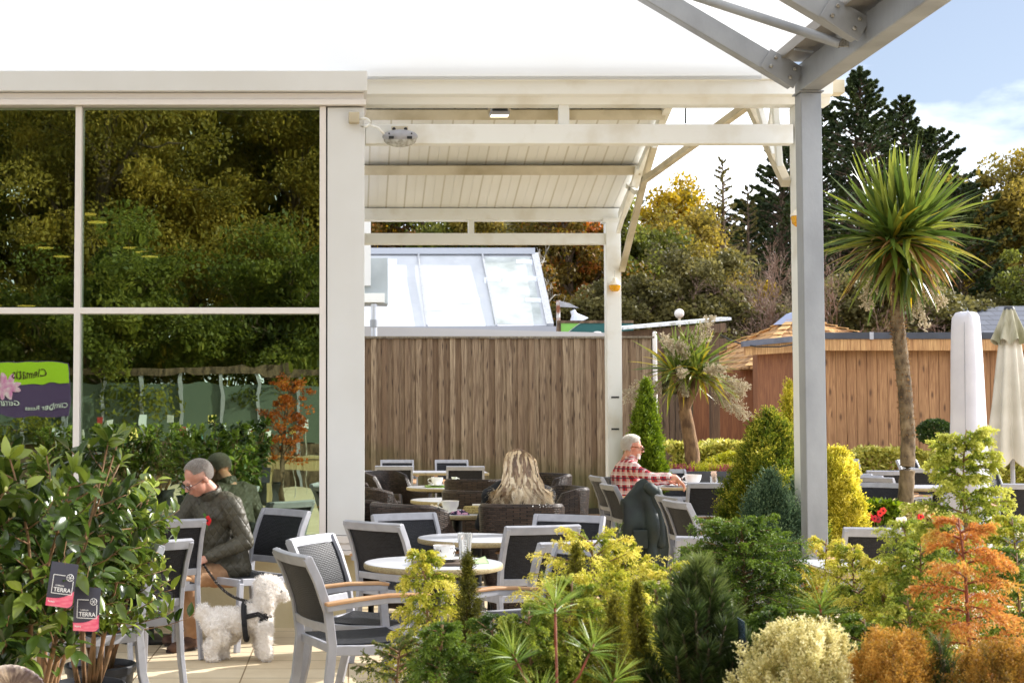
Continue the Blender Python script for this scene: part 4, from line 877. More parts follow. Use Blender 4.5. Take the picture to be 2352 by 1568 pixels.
cup('white cup on the woman\'s table between the folded cloths', on(T3, 1034, y3, 1180), R(150), 1.25)
def cloth(name, label, cat, c, sx_, sy_, h, matl, seed):
    random.seed(seed); m = MB(); n = 16
    from mathutils import noise
    gridpanel(m, lambda u, v: (c.x + (u - .5) * sx_, c.y + (v - .5) * sy_, c.z + .004 + h * max(0, math.sin(math.pi * u) * math.sin(math.pi * v)) ** .5 * (.6 + .9 * abs(noise.noise(Vector((u * 5 + seed, v * 5, 0)))))), n, n, (0, 0, -.003))
    return single(name, m, matl, label, cat, smooth=True)
cloth('scarf', 'crumpled cream scarf left of the cup on the woman\'s table', 'scarf', on(T3, 1008, 11.35, 1180) + Vector((-.06, 0, 0)), .24, .18, .05, M('cream_cloth', lin((222, 208, 184)), .9, bump=.4, bs=30), 2)
cloth('cloth', 'small patterned pink and navy cloth on the woman\'s table edge', 'cloth', on(T3, 1056, 11.03, 1190), .14, .08, .035, M('patterned_cloth', lin((210, 160, 190)), .9, 0, lin((30, 26, 60)), 40, lo=.45, hi=.52), 5)
m = MB(); c0 = on(T3, 1085, 11.15, 1180)
for r_ in range(3): m.tube([c0 + Vector((.07 * math.cos(a) * (1 - .1 * r_), .045 * math.sin(a) * (1 - .1 * r_), .012 + .016 * r_)) for a in np.linspace(.3, 5.9, 22)], .011, 8)
single('rope_lead', m, M('beige_rope', lin((196, 180, 118)), .9, 0, lin((150, 132, 80)), 80, bump=.8, bs=150), 'coiled beige rope lead on the woman\'s table', 'rope', smooth=True)
cup('small white cup beside the woman\'s left elbow', on(T3, 1099, 11.25, 1170), 0, .9, saucer=False, logo=False)
y5 = 15.15; c5 = on(T5, 1020, y5, 1120)
m = MB(); m.box(c5 + Vector((.02, 0, .006)), (.42, .3, .012)); single('tray', m, M('green_tray', lin((130, 160, 70)), .5), 'flat green tray on the farthest round table', 'tray', bevel=.004)
cup('white cup standing on the green tray', on(T5, 1004, y5 - .05, 1120) + Vector((0, 0, .0125)), R(172), 1.15)
t = thing('milk_jug', 'small white milk jug on the green tray', 'jug', on(T5, 1048, y5, 1120) + Vector((-.02, 0, .0125)))
MB().lathe([(0, 0), (.03, 0), (.034, .02), (.028, .05), (.024, .07), (.03, .09), (.027, .088), (0, .03)], 28).build('body', mat['china'], t, smooth='auto')
MB().tube([(.028, 0, .08), (.05, 0, .075), (.052, 0, .045), (.03, 0, .03)], .005, 8).build('handle', mat['china'], t, smooth='auto')
yq = 15.35; base = Vector((X(1592, yq, 1105), yq, tz))
cup('white cup on the plaid shirt man\'s table', base, R(200), 1.6, logo=False)
m = MB(); m.lathe([(0, 0), (.1, .004), (.13, .015), (.132, .017), (.1, .008), (0, .006)], 36, c=Vector((X(1550, yq, 1108), 15.3, tz))); single('plate', m, mat['china'], 'white plate near the plaid shirt man\'s hand', 'plate', smooth='auto')
t = thing('napkin_glass', 'clear tumbler holding folded paper napkins on the plaid shirt man\'s table', 'glass', (X(1640, yq, 1100), yq, tz))
MB().lathe([(0, 0), (.036, 0), (.045, .10), (.042, .10), (.034, .006), (0, .006)], 24).build('tumbler', mat['glass'], t, smooth='auto')
m = MB(); 
for i, (a, h) in enumerate(((.2, .13), (1.4, .155), (2.6, .12), (3.9, .14))): m.sweep([(0.005 * i, 0, .01), (.02 * math.cos(a), .02 * math.sin(a), h)], .06, .004, up=(math.cos(a), math.sin(a), 0), ws=[.03, .055])
m.build('napkins', M('paper_napkin', lin((225, 200, 180)), .9), t)
# dog bowl and bits on the floor
t = thing('dog_bowl', 'low steel dog bowl on the paving left of the dark conifers', 'bowl', (X(1392, 12.9, 1223), 12.9, 0))
MB().lathe([(0, .012), (.07, .012), (.09, .05), (.10, .055), (.115, .0), (.11, .0), (.095, .045), (.0, .002)], 30).build('bowl', mat['steel'], t, smooth='auto')
MB().lathe([(.116, .0), (.118, .012), (.115, .014), (.112, .0)], 30, close=True).build('rubber_ring', M('blue_rubber', lin((40, 70, 150)), .6), t)
# ================================================================ soft bodies: overlapping volumes fused into one skin
def capsule(m, p0, r0, p1, r1, seg=14):
    p0, p1 = Vector(p0), Vector(p1); d = (p1 - p0); L_ = d.length; d.normalize(); pts = []; rr = []
    for a in (-80, -50, -25, 0): pts.append(p0 + d * r0 * math.sin(R(a))); rr.append(r0 * math.cos(R(a)))
    for a in (0, 25, 50, 80): pts.append(p1 + d * r1 * math.sin(R(a))); rr.append(r1 * math.cos(R(a)))
    m.tube(pts, rr, seg)
def blob(name, prims, voxel, mt, parent, it=4, disp=None, sub=0):
    m = MB()
    for p in prims:
        if p[0] == 'c': capsule(m, *p[1:])
        else: m.ell(p[1], p[2], Euler(p[3]).to_matrix() if len(p) > 3 else None, 18, 12)
    o = m.build('tmp', mt, fixn=True); md = o.modifiers.new('r', 'REMESH'); md.mode = 'VOXEL'; md.voxel_size = voxel; md.use_smooth_shade = True
    s = o.modifiers.new('s', 'SMOOTH'); s.iterations = it; s.factor = .5
    dg = bpy.context.evaluated_depsgraph_get(); dg.update(); me = bpy.data.meshes.new_from_object(o.evaluated_get(dg))
    bpy.data.objects.remove(o)
    if disp:
        from mathutils import noise
        me.update(); 
        for v in me.vertices: v.co += v.normal * disp(v.co)
    for p in me.polygons: p.use_smooth = True
    me.name = name; me.materials.clear(); me.materials.append(mt); r = bpy.data.objects.new(name, me); COL.objects.link(r); r.parent = parent; return r
from mathutils import noise
skin = M('skin', lin((204, 156, 134)), .5, 0, lin((190, 132, 110)), 9); skin.node_tree.nodes['Principled BSDF'].inputs['Subsurface Weight'].default_value = .12
skin2 = M('skin_tanned', lin((214, 160, 134)), .5, 0, lin((200, 128, 104)), 9)
def hand(parent, wrist, fwd, down, mt, side=1, curl=.5, name='hand', s=1.0):
    """palm and five bent fingers; fwd = direction of the fingers, down = direction the palm faces"""
    wrist = Vector(wrist); f = Vector(fwd).normalized(); d = Vector(down); d = (d - f * d.dot(f)).normalized(); a = f.cross(d) * side
    pr = [('c', wrist - f * .02, .025 * s, wrist + f * .03, .026 * s)]
    for k, (o, l) in enumerate(((-.030, .072), (-.010, .080), (.011, .075), (.030, .060))):
        kn = wrist + f * .085 * s + a * o * s; pr.append(('c', wrist + f * .02 + a * o * .6 * s, .015 * s, kn, .0115 * s))
        c = curl + .08 * k; q = kn; ang = c * .5
        for seg_, ln in enumerate((.45, .32, .25)):
            dr = f * math.cos(ang) + d * math.sin(ang); e = q + dr * l * ln * s; pr.append(('c', q, .0098 * s - .0012 * seg_, e, .0085 * s - .0012 * seg_)); q = e; ang += c
    th = wrist + f * .025 * s - a * .028 * s; q = th
    for seg_, (dr, ln) in enumerate(((f * .6 - a * .8 + d * .2, .035), (f * .85 - a * .4 + d * .35, .03), (f * .95 + d * .4, .024))):
        e = q + dr.normalized() * ln * s; pr.append(('c', q, (.0125 - .0015 * seg_) * s, e, (.011 - .0015 * seg_) * s)); q = e
    return blob(name, pr, .0042, mt, parent, it=1)
def head(parent, c, rot, mt, hairmt, hair='short', scale=1.0):
    """c = centre of the head; face looks along local -Y"""
    E = Euler(rot).to_matrix(); c = Vector(c); S = scale
    def T(p): return c + E @ (Vector(p) * S)
    def el(p, r, rr=(0, 0, 0)): return ('e', T(p), tuple(x * S for x in r), (E @ Euler(rr).to_matrix()).to_euler())
    pr = [el((0, .012, .035), (.074, .092, .082)), el((0, -.03, -.02), (.060, .062, .075)), el((0, -.045, -.072), (.034, .036, .030)), el((0, -.018, -.055), (.052, .058, .045)),
          el((0, -.088, .022), (.048, .012, .016)), el((0, -.098, -.010), (.010, .016, .024), (R(-18), 0, 0)), el((0, -.110, -.024), (.014, .012, .010)),
          el((.034, -.072, -.018), (.020, .014, .020)), el((-.034, -.072, -.018), (.020, .014, .020)),
          el((0, -.086, -.050), (.024, .012, .0065)), el((0, -.084, -.060), (.021, .012, .0065)),
          el((.075, .012, -.002), (.008, .018, .028), (R(12), 0, 0)), el((-.075, .012, -.002), (.008, .018, .028), (R(12), 0, 0)),
          ('c', T((0, .02, -.05)), .052 * S, T((0, .05, -.15)), .056 * S)]
    h = blob('head', pr, .0055, mt, parent, it=2)
    for sx_ in (-1, 1):
        MB().ell(T((sx_ * .031, -.083, .004)), (.012 * S, .008 * S, .0075 * S), E, 12, 8).build('eye', M('eye_white', lin((225, 215, 210)), .2), h, smooth=True)
        MB().ell(T((sx_ * .031, -.090, .004)), (.005 * S, .003 * S, .0055 * S), E, 10, 6).build('iris', mat['black'], h, smooth=True)
        m = MB(); m.tube([T((sx_ * .016, -.095, .022)), T((sx_ * .032, -.096, .027)), T((sx_ * .048, -.084, .022))], .0028 * S, 6); m.build('eyebrow', hairmt, h)
    m = MB(); m.tube([T((-.022, -.096, -.0555)), T((0, -.099, -.054)), T((.022, -.096, -.0555))], .0022 * S, 6); m.build('lips', M('lips', lin((160, 84, 76)), .5), h)
    return h, T, E, el
def strands(name, roots, dirs, lens, widths, mt, parent, seg=4, grav=.0, wob=0.0, seed=0, tint=None):
    """hair or fur as tapered ribbons"""
    rg = np.random.default_rng(seed); n = len(roots); roots = np.asarray(roots, float); dirs = np.asarray(dirs, float); dirs /= np.linalg.norm(dirs, axis=1)[:, None]
    rnd = rg.normal(size=(n, 3)); side = np.cross(dirs, rnd); side /= np.linalg.norm(side, axis=1)[:, None] + 1e-9
    Vv = np.zeros((n, seg + 1, 2, 3)); p = roots.copy(); d = dirs.copy(); st = (np.asarray(lens) / seg)[:, None]
    for k in range(seg + 1):
        wd = (np.asarray(widths) * (1 - (k / seg) ** 2 * .85))[:, None]
        Vv[:, k, 0] = p - side * wd / 2; Vv[:, k, 1] = p + side * wd / 2
        d = d + rg.normal(size=(n, 3)) * wob; d[:, 2] -= grav; d /= np.linalg.norm(d, axis=1)[:, None]; p = p + d * st
    V = Vv.reshape(-1, 3); base = (np.arange(n) * (seg + 1) * 2)[:, None]; F = []
    for k in range(seg):
        a = base + 2 * k; F.append(np.hstack([a, a + 1, a + 3])); F.append(np.hstack([a, a + 3, a + 2]))
    F = np.vstack(F); t = np.repeat(rg.random(n) if tint is None else tint, (seg + 1) * 2)
    return meshnp(name, V, F, t, mt, parent)
def meshnp(name, V, Fc, T, mt, parent=None, smooth=False):
    me = bpy.data.meshes.new(name); nv = len(V); nf = len(Fc)
    me.vertices.add(nv); me.vertices.foreach_set('co', np.asarray(V, np.float32).ravel())
    me.loops.add(nf * 3); me.loops.foreach_set('vertex_index', np.asarray(Fc, np.int32).ravel())
    me.polygons.add(nf); me.polygons.foreach_set('loop_start', np.arange(0, nf * 3, 3, dtype=np.int32))
    if smooth: me.polygons.foreach_set('use_smooth', np.ones(nf, dtype=bool))
    else: me.polygons.foreach_set('use_smooth', np.zeros(nf, dtype=bool))
    a = me.attributes.new('tint', 'FLOAT', 'POINT'); a.data.foreach_set('value', np.asarray(T, np.float32))
    me.update(calc_edges=True); me.materials.append(mt)
    o = bpy.data.objects.new(name, me); COL.objects.link(o)
    if parent is not None: o.parent = parent
    return o
def scalp(T, n, seed, cut, jit=.004, S=1.0):
    """points on the skull above the hairline with outward normals"""
    rg = np.random.default_rng(seed); P_ = []; D_ = []
    while len(P_) < n:
        v = rg.normal(size=3); v /= np.linalg.norm(v)
        if not cut(v): continue
        p = Vector((v[0] * .074, .012 + v[1] * .092, .035 + v[2] * .082)); q = T(p * 1.0); nrm = (T(p + Vector((v[0] / .074, v[1] / .092, v[2] / .082)).normalized() * .01) - q).normalized()
        P_.append(q); D_.append(nrm)
    return P_, D_
# ---------------------------------------------------------------- man in quilted jacket
def quiltmat():
    m = M('olive_quilted_nylon', lin((78, 74, 60)), .55, 0, lin((66, 62, 50)), 8); nt = m.node_tree; b = nt.nodes['Principled BSDF']; L = nt.links.new
    tc = nd(nt, 'TexCoord'); sp = nd(nt, 'SeparateXYZ'); L(tc.outputs['Object'], sp.inputs[0])
    xy = nd(nt, 'Math', operation='ADD'); L(sp.outputs[0], xy.inputs[0]); L(sp.outputs[1], xy.inputs[1])
    res = []
    for op in ('ADD', 'SUBTRACT'):
        a = nd(nt, 'Math', operation=op); L(xy.outputs[0], a.inputs[0]); L(sp.outputs[2], a.inputs[1])
        s = nd(nt, 'Math', operation='MULTIPLY'); L(a.outputs[0], s.inputs[0]); s.inputs[1].default_value = 38
        c = nd(nt, 'Math', operation='SINE'); L(s.outputs[0], c.inputs[0]); ab = nd(nt, 'Math', operation='ABSOLUTE'); L(c.outputs[0], ab.inputs[0])
        pw_ = nd(nt, 'Math', operation='POWER'); L(ab.outputs[0], pw_.inputs[0]); pw_.inputs[1].default_value = .35; res.append(pw_.outputs[0])
    mn = nd(nt, 'Math', operation='MINIMUM'); L(res[0], mn.inputs[0]); L(res[1], mn.inputs[1])
    n = nd(nt, 'TexNoise'); n.inputs['Scale'].default_value = 14; n.inputs['Detail'].default_value = 3; L(tc.outputs['Object'], n.inputs[0])
    ad = nd(nt, 'Math', operation='MULTIPLY_ADD'); L(n.outputs[0], ad.inputs[0]); ad.inputs[1].default_value = 1.6; L(mn.outputs[0], ad.inputs[2])
    bp = nd(nt, 'Bump'); bp.inputs['Strength'].default_value = .62; bp.inputs['Distance'].default_value = .009; L(ad.outputs[0], bp.inputs['Height']); L(bp.outputs[0], b.inputs['Normal'])
    return m
def fold(a, s, seed=0): return lambda co: a * noise.noise(Vector((co.x * s + seed, co.y * s, co.z * s * 1.6))) + a * .5 * noise.noise(Vector((co.x * s * 2.5, co.y * s * 2.5 + seed, co.z * s * 3)))
hx = X(512, 9.72, 1300)
man = thing('person', 'man with cropped grey hair and glasses in an olive quilted jacket beside the window', 'person', (hx, 9.72, 0), face(-.70, -.71)); man.scale = (.94, .94, .93)
jm = quiltmat(); tm = M('tan_corduroy', lin((170, 132, 98)), .85, 0, lin((148, 110, 78)), 10, bump=.25, bs=40, bstretch=(6, 6, 1))
sh_r, sh_l = (-.19, -.12, .965), (.20, -.09, .965)
pr = [('e', (0, .02, .58), (.19, .15, .15)), ('c', (0, .02, .62), .155, (0, -.04, .84), .155), ('e', (0, -.06, .89), (.205, .125, .13), (R(16), 0, 0)),
      ('c', (0, -.08, .97), .09, (0, -.12, 1.03), .068), ('c', (-.10, -.08, .98), .08, sh_r, .07), ('c', (.10, -.07, .98), .08, sh_l, .072), ('e', (0, -.10, .56), (.165, .13, .08)),
      ('c', sh_l, .073, (.26, -.02, .71), .06), ('c', (.26, -.02, .71), .06, (.15, -.25, .62), .044),
      ('c', sh_r, .07, (-.27, -.22, .77), .056), ('c', (-.27, -.22, .77), .055, (-.17, -.44, .785), .042),
      ('e', (.10, -.02, .52), (.13, .17, .10)), ('e', (-.10, -.02, .52), (.12, .17, .10))]
jk = blob('jacket', pr, .011, jm, man, it=5, disp=fold(.006, 13))
MB().lathe([(.074, 0), (.082, .03), (.082, .062), (.075, .064), (.068, .03), (.062, .0)], 24).build('collar', jm, jk, smooth='auto')
cl = [c for c in COL.objects if c.parent == jk][0]; cl.location = (0, -.10, 1.01); cl.rotation_euler = (R(30), 0, 0)
m = MB(); m.box((.185, .04, .70), (.03, .14, .05), Euler((0, R(8), R(20))).to_matrix()); m.build('pocket_flap', jm, jk, bevel=.008)
m = MB(); m.box((.075, -.262, .86), (.002, .003, .002)); 
pp = MB(); c0 = Vector((.09, -.212, .86))
for k in range(5):
    a = k * 2 * math.pi / 5; pp.ell(c0 + Vector((.017 * math.cos(a), -.003 * (k % 2), .017 * math.sin(a))), (.019, .004, .019), None, 12, 6)
po = pp.build('poppy_badge', M('poppy_red', lin((215, 22, 28)), .7), jk, smooth=True)
MB().ell(c0 + Vector((0, -.006, 0)), (.008, .005, .008)).build('button', mat['black'], po, smooth=True)
m = MB(); m.sweep([c0 + Vector((-.015, .0, .012)), c0 + Vector((-.03, -.0, .03)), c0 + Vector((-.045, .0, .045))], .004, .018, up=(0, 1, 0)); m.tube([c0 + Vector((0, 0, -.01)), c0 + Vector((-.012, 0, -.06))], .003, 6); m.build('leaf', M('paper_leaf', lin((70, 110, 40)), .8), po)
pr = []
for s, kn, an in ((1, (.12, -.41, .50), (.11, -.37, .10)), (-1, (-.13, -.42, .50), (-.12, -.20, .13))):
    pr += [('c', (s * .10, -.02, .48), .095, kn, .070), ('c', kn, .068, an, .050)]
pr += [('e', (0, .02, .47), (.18, .14, .09))]
blob('trousers', pr, .011, tm, man, it=4, disp=fold(.010, 14, 4))
blob('sock', [('c', (-.12, -.20, .14), .036, (-.12, -.20, .07), .034)], .008, M('striped_sock', lin((170, 190, 215)), .9, 0, lin((60, 110, 180)), 60, stretch=(.01, .01, 1), lo=.48, hi=.52), man, it=1)
shoe = M('brown_suede_shoe', lin((92, 66, 52)), .85, 0, lin((70, 48, 38)), 12)
for (x, y, r_) in ((.11, -.37, 0), (-.12, -.20, -.5)):
    z = .055
    o = blob('shoe', [('c', (x, y, .075), .043, (x, y - .02, .05), .045), ('c', (x, y + .01, .045), .042, (x + .03 * (1 if x > 0 else -1), y - .17, .035), .036), ('e', (x, y - .08, .03), (.042, .13, .028))], .008, shoe, man, it=2)
    sl = MB(); sl.prism([(x + .045 * math.cos(a), y - .075 + .135 * math.sin(a)) for a in np.linspace(0, 2 * math.pi, 25)[:-1]], .002, .018, 'z'); sl.build('sole', M('sole', lin((50, 36, 30)), .8), o)
hair1 = leafmat('cropped_grey_hair', [(0, lin((150, 138, 126))), (.5, lin((190, 184, 178))), (1, lin((226, 224, 222)))], .25, .6)
hm = M('grey_brow', lin((120, 110, 100)), .8)
hd, T, E, el = head(man, (-.01, -.215, 1.14), (R(30), R(4), R(-10)), skin, hm, scale=1.06)
P_, D_ = scalp(T, 11000, 1, lambda v: (v[2] > .28 - .1 * v[1] and v[1] > -.62 + .0 * v[2]) or (v[1] > .12 and v[2] > -.62))
D2 = [(d + (E @ Vector((0, .9, .1)))).normalized() for d in D_]
strands('hair', P_, D2, np.full(len(P_), .021), np.full(len(P_), .0016), hair1, hd, 2, .05, .2, 1)
capm = M('scalp_shade', lin((186, 160, 142)), .8, 0, lin((150, 130, 118)), 40)
g = MB()
for sx_ in (-1, 1):
    g.tube([T((sx_ * .031 + .024 * math.cos(a), -.106, .001 + .016 * math.sin(a))) for a in np.linspace(0, 2 * math.pi, 17)], .0016, 6); g.tube([T((sx_ * .056, -.104, .008)), T((sx_ * .078, -.06, .010)), T((sx_ * .081, .01, .012)), T((sx_ * .078, .025, -.004))], .0018, 6)
g.tube([T((-.008, -.107, .004)), T((0, -.110, .008)), T((.008, -.107, .004))], .0016, 6); go = g.build('glasses', mat['black'], hd)
for sx_ in (-1, 1): MB().ell(T((sx_ * .031, -.106, .001)), (.023, .0012, .0155), E, 16, 8).build('lens', mat['glass'], go, smooth=True)
hand(man, (-.165, -.46, .782), (.35, -.9, -.15), (0, 0, -1), skin, side=-1, curl=.75)
hand(man, (.145, -.265, .61), (-.3, -.85, -.3), (-.4, .2, -1), skin, side=1, curl=1.0)
# ---------------------------------------------------------------- man in plaid shirt
def plaidmat():
    m, nt, b, o = newmat('red_plaid_flannel'); L = nt.links.new; tc = nd(nt, 'TexCoord'); sp = nd(nt, 'SeparateXYZ'); L(tc.outputs['Object'], sp.inputs[0])
    xy = nd(nt, 'Math', operation='ADD'); L(sp.outputs[0], xy.inputs[0]); L(sp.outputs[1], xy.inputs[1])
    def band(src, freq, ph, lo, hi):
        a = nd(nt, 'Math', operation='MULTIPLY_ADD'); L(src, a.inputs[0]); a.inputs[1].default_value = freq; a.inputs[2].default_value = ph
        s = nd(nt, 'Math', operation='SINE'); L(a.outputs[0], s.inputs[0]); r = nd(nt, 'MapRange'); r.inputs[1].default_value = lo; r.inputs[2].default_value = hi; L(s.outputs[0], r.inputs[0]); return r.outputs[0]
    last = None; base = (*lin((182, 48, 54)), 1)
    for src in (xy.outputs[0], sp.outputs[2]):
        for f, ph, lo, hi, col, w_ in ((66, 0, .45, .6, lin((226, 210, 204)), .55), (66, 3.1, .84, .9, lin((40, 34, 60)), .7), (66, 1.0, .95, .98, lin((235, 230, 225)), .8)):
            x = nd(nt, 'Mix', data_type='RGBA'); k = nd(nt, 'Math', operation='MULTIPLY'); L(band(src, f, ph, lo, hi), k.inputs[0]); k.inputs[1].default_value = w_; L(k.outputs[0], x.inputs[0])
            if last is None: x.inputs[6].default_value = base
            else: L(last, x.inputs[6])
            x.inputs[7].default_value = (*col, 1); last = x.outputs[2]
    L(last, b.inputs['Base Color']); b.inputs['Roughness'].default_value = .9; return m
px, py = X(1452, 15.15, 1150), 15.15
m2 = thing('person', 'white haired man in red plaid shirt and tortoiseshell sunglasses leaning back', 'person', (px, py, 0), face(1, .05))
pm_ = plaidmat()
pr = [('e', (0, .04, .56), (.17, .13, .13)), ('c', (0, .07, .60), .14, (0, .06, .84), .155), ('e', (0, .06, .90), (.20, .12, .12)), ('c', (0, .04, .96), .085, (0, .01, 1.02), .062),
      ('c', (-.1, .05, .95), .08, (-.195, .03, .93), .066), ('c', (.1, .05, .95), .08, (.195, .02, .93), .066),
      ('c', (-.195, .03, .93), .066, (-.32, -.10, .845), .054), ('c', (-.32, -.10, .845), .053, (-.33, -.29, .855), .042),
      ('c', (.195, .02, .93), .066, (.27, -.12, .78), .054), ('c', (.27, -.12, .78), .053, (.12, -.40, .79), .042)]
sh_ = blob('shirt', pr, .011, pm_, m2, it=4, disp=fold(.010, 12, 7))
m = MB(); m.lathe([(.066, 0), (.075, .022), (.072, .045), (.062, .04), (.058, .0)], 24); cc = m.build('collar', pm_, sh_, smooth='auto'); cc.location = (0, .02, .995); cc.rotation_euler = (R(14), 0, 0)
pr = []
for s in (-1, 1): pr += [('c', (s * .1, .02, .47), .09, (s * .12, -.42, .49), .068), ('c', (s * .12, -.42, .49), .066, (s * .12, -.36, .10), .05)]
blob('jeans', pr + [('e', (0, .05, .46), (.17, .13, .09))], .014, M('blue_denim', lin((70, 88, 128)), .9, 0, lin((52, 68, 104)), 14), m2, it=3, disp=fold(.008, 14, 2))
for s in (-1, 1): blob('shoe', [('c', (s * .12, -.35, .06), .045, (s * .12, -.50, .04), .038)], .009, shoe, m2, it=2)
hair2 = leafmat('white_hair', [(0, lin((214, 208, 198))), (.5, lin((238, 235, 230))), (1, lin((252, 250, 248)))], .35, .6)
hd, T, E, el = head(m2, (0, -.01, 1.135), (R(8), 0, R(-8)), skin2, M('white_brow', lin((215, 205, 195)), .8))
P_, D_ = scalp(T, 9000, 2, lambda v: (v[2] > .18 - .3 * v[1] and v[1] > -.72) or (v[1] > .05 and v[2] > -.7))
strands('hair', P_, [(d + (E @ Vector((0, .7, .0)))).normalized() for d in D_], np.full(len(P_), .03), np.full(len(P_), .0024), hair2, hd, 3, .08, .25, 2)
rg = np.random.default_rng(5); bp_ = []; bd = []
for _ in range(1600):
    a = rg.uniform(-1.3, 1.3); z = rg.uniform(-.10, -.045); r_ = .058; bp_.append(T((math.sin(a) * .050, -.035 - math.cos(a) * .048, z))); bd.append(E @ Vector((math.sin(a), -math.cos(a), -.6)))
strands('beard', bp_, bd, np.full(1600, .009), np.full(1600, .002), hair2, hd, 2, .02, .2, 3)
tort = M('tortoiseshell', lin((150, 84, 30)), .25, 0, lin((60, 30, 14)), 60); g = MB()
for sx_ in (-1, 1):
    g.tube([T((sx_ * .031 + .025 * math.cos(a), -.105, .002 + .019 * math.sin(a))) for a in np.linspace(0, 2 * math.pi, 17)], .003, 6); g.sweep([T((sx_ * .056, -.104, .012)), T((sx_ * .079, -.06, .012)), T((sx_ * .082, .01, .012)), T((sx_ * .078, .03, -.004))], .004, .008)
g.tube([T((-.008, -.107, .006)), T((0, -.110, .010)), T((.008, -.107, .006))], .003, 6); go = g.build('sunglasses', tort, hd)
for sx_ in (-1, 1): MB().ell(T((sx_ * .031, -.106, .002)), (.024, .002, .018), E, 16, 8).build('lens', M('dark_lens', lin((50, 34, 26)), .1), go, smooth=True)
blob('forearm', [('c', (-.33, -.27, .855), .038, (-.325, -.36, .845), .030)], .008, skin2, m2, it=2)
hand(m2, (-.325, -.37, .84), (.05, -.72, -.68), (0, .75, -.65), skin2, side=-1, curl=.35)
hand(m2, (.11, -.41, .785), (-.5, -.85, 0), (0, 0, -1), skin2, side=1, curl=.5)
# ---------------------------------------------------------------- woman with long hair
wx, wy = X(1196, 10.5, 1150), 10.62
w3 = thing('person', 'woman with very long wavy blonde highlighted hair seen from behind in a dark top', 'person', (wx, wy, 0), face(-.04, 1))
dk_ = M('black_knit', lin((34, 36, 42)), .9, 0, lin((22, 24, 28)), 20)
pr = [('e', (0, .03, .56), (.18, .14, .13)), ('c', (0, .02, .6), .13, (0, -.02, .84), .14), ('e', (0, -.02, .88), (.19, .11, .12)), ('c', (0, -.02, .95), .07, (0, -.03, 1.0), .05),
      ('c', (-.1, -.0, .94), .075, (-.205, -.01, .90), .065), ('c', (.1, -.0, .94), .075, (.205, -.01, .90), .065),
      ('c', (-.185, -.03, .90), .06, (-.25, -.12, .68), .05), ('c', (-.25, -.12, .68), .048, (-.14, -.42, .78), .036), ('c', (.185, -.03, .90), .06, (.26, -.10, .68), .05), ('c', (.26, -.10, .68), .048, (.16, -.42, .78), .036)]
blob('top', pr, .012, dk_, w3, it=4, disp=fold(.008, 12, 9))
pr = []
for s in (-1, 1): pr += [('c', (s * .09, .02, .46), .085, (s * .10, -.40, .48), .065), ('c', (s * .10, -.40, .48), .06, (s * .12, -.34, .08), .045)]
blob('trousers', pr + [('e', (0, .05, .46), (.17, .13, .09))], .014, mat['dk'] if 'dk' in mat else dk_, w3, it=3)
for s in (-1, 1): blob('shoe', [('c', (s * .12, -.33, .05), .04, (s * .12, -.46, .035), .034)], .009, dk_, w3, it=2)
hairb = M('brown_hair_base', lin((104, 78, 56)), .6)
hd, T, E, el = head(w3, (0, -.04, 1.105), (R(12), 0, R(6)), skin, hairb)
hand(w3, (-.135, -.43, .785), (.5, -.85, 0), (0, 0, -1), skin, side=-1, curl=.6); hand(w3, (.155, -.43, .785), (-.5, -.85, 0), (0, 0, -1), skin, side=1, curl=.6)
hairw = leafmat('blonde_highlighted_hair', [(0, lin((92, 70, 52))), (.3, lin((150, 120, 90))), (.6, lin((216, 192, 154))), (1, lin((246, 232, 204)))], .12, .35, .6)
rg = np.random.default_rng(11); nst = 3200; SEG = 16; Vs = []; Fs = []; Ts = []; nb = 0
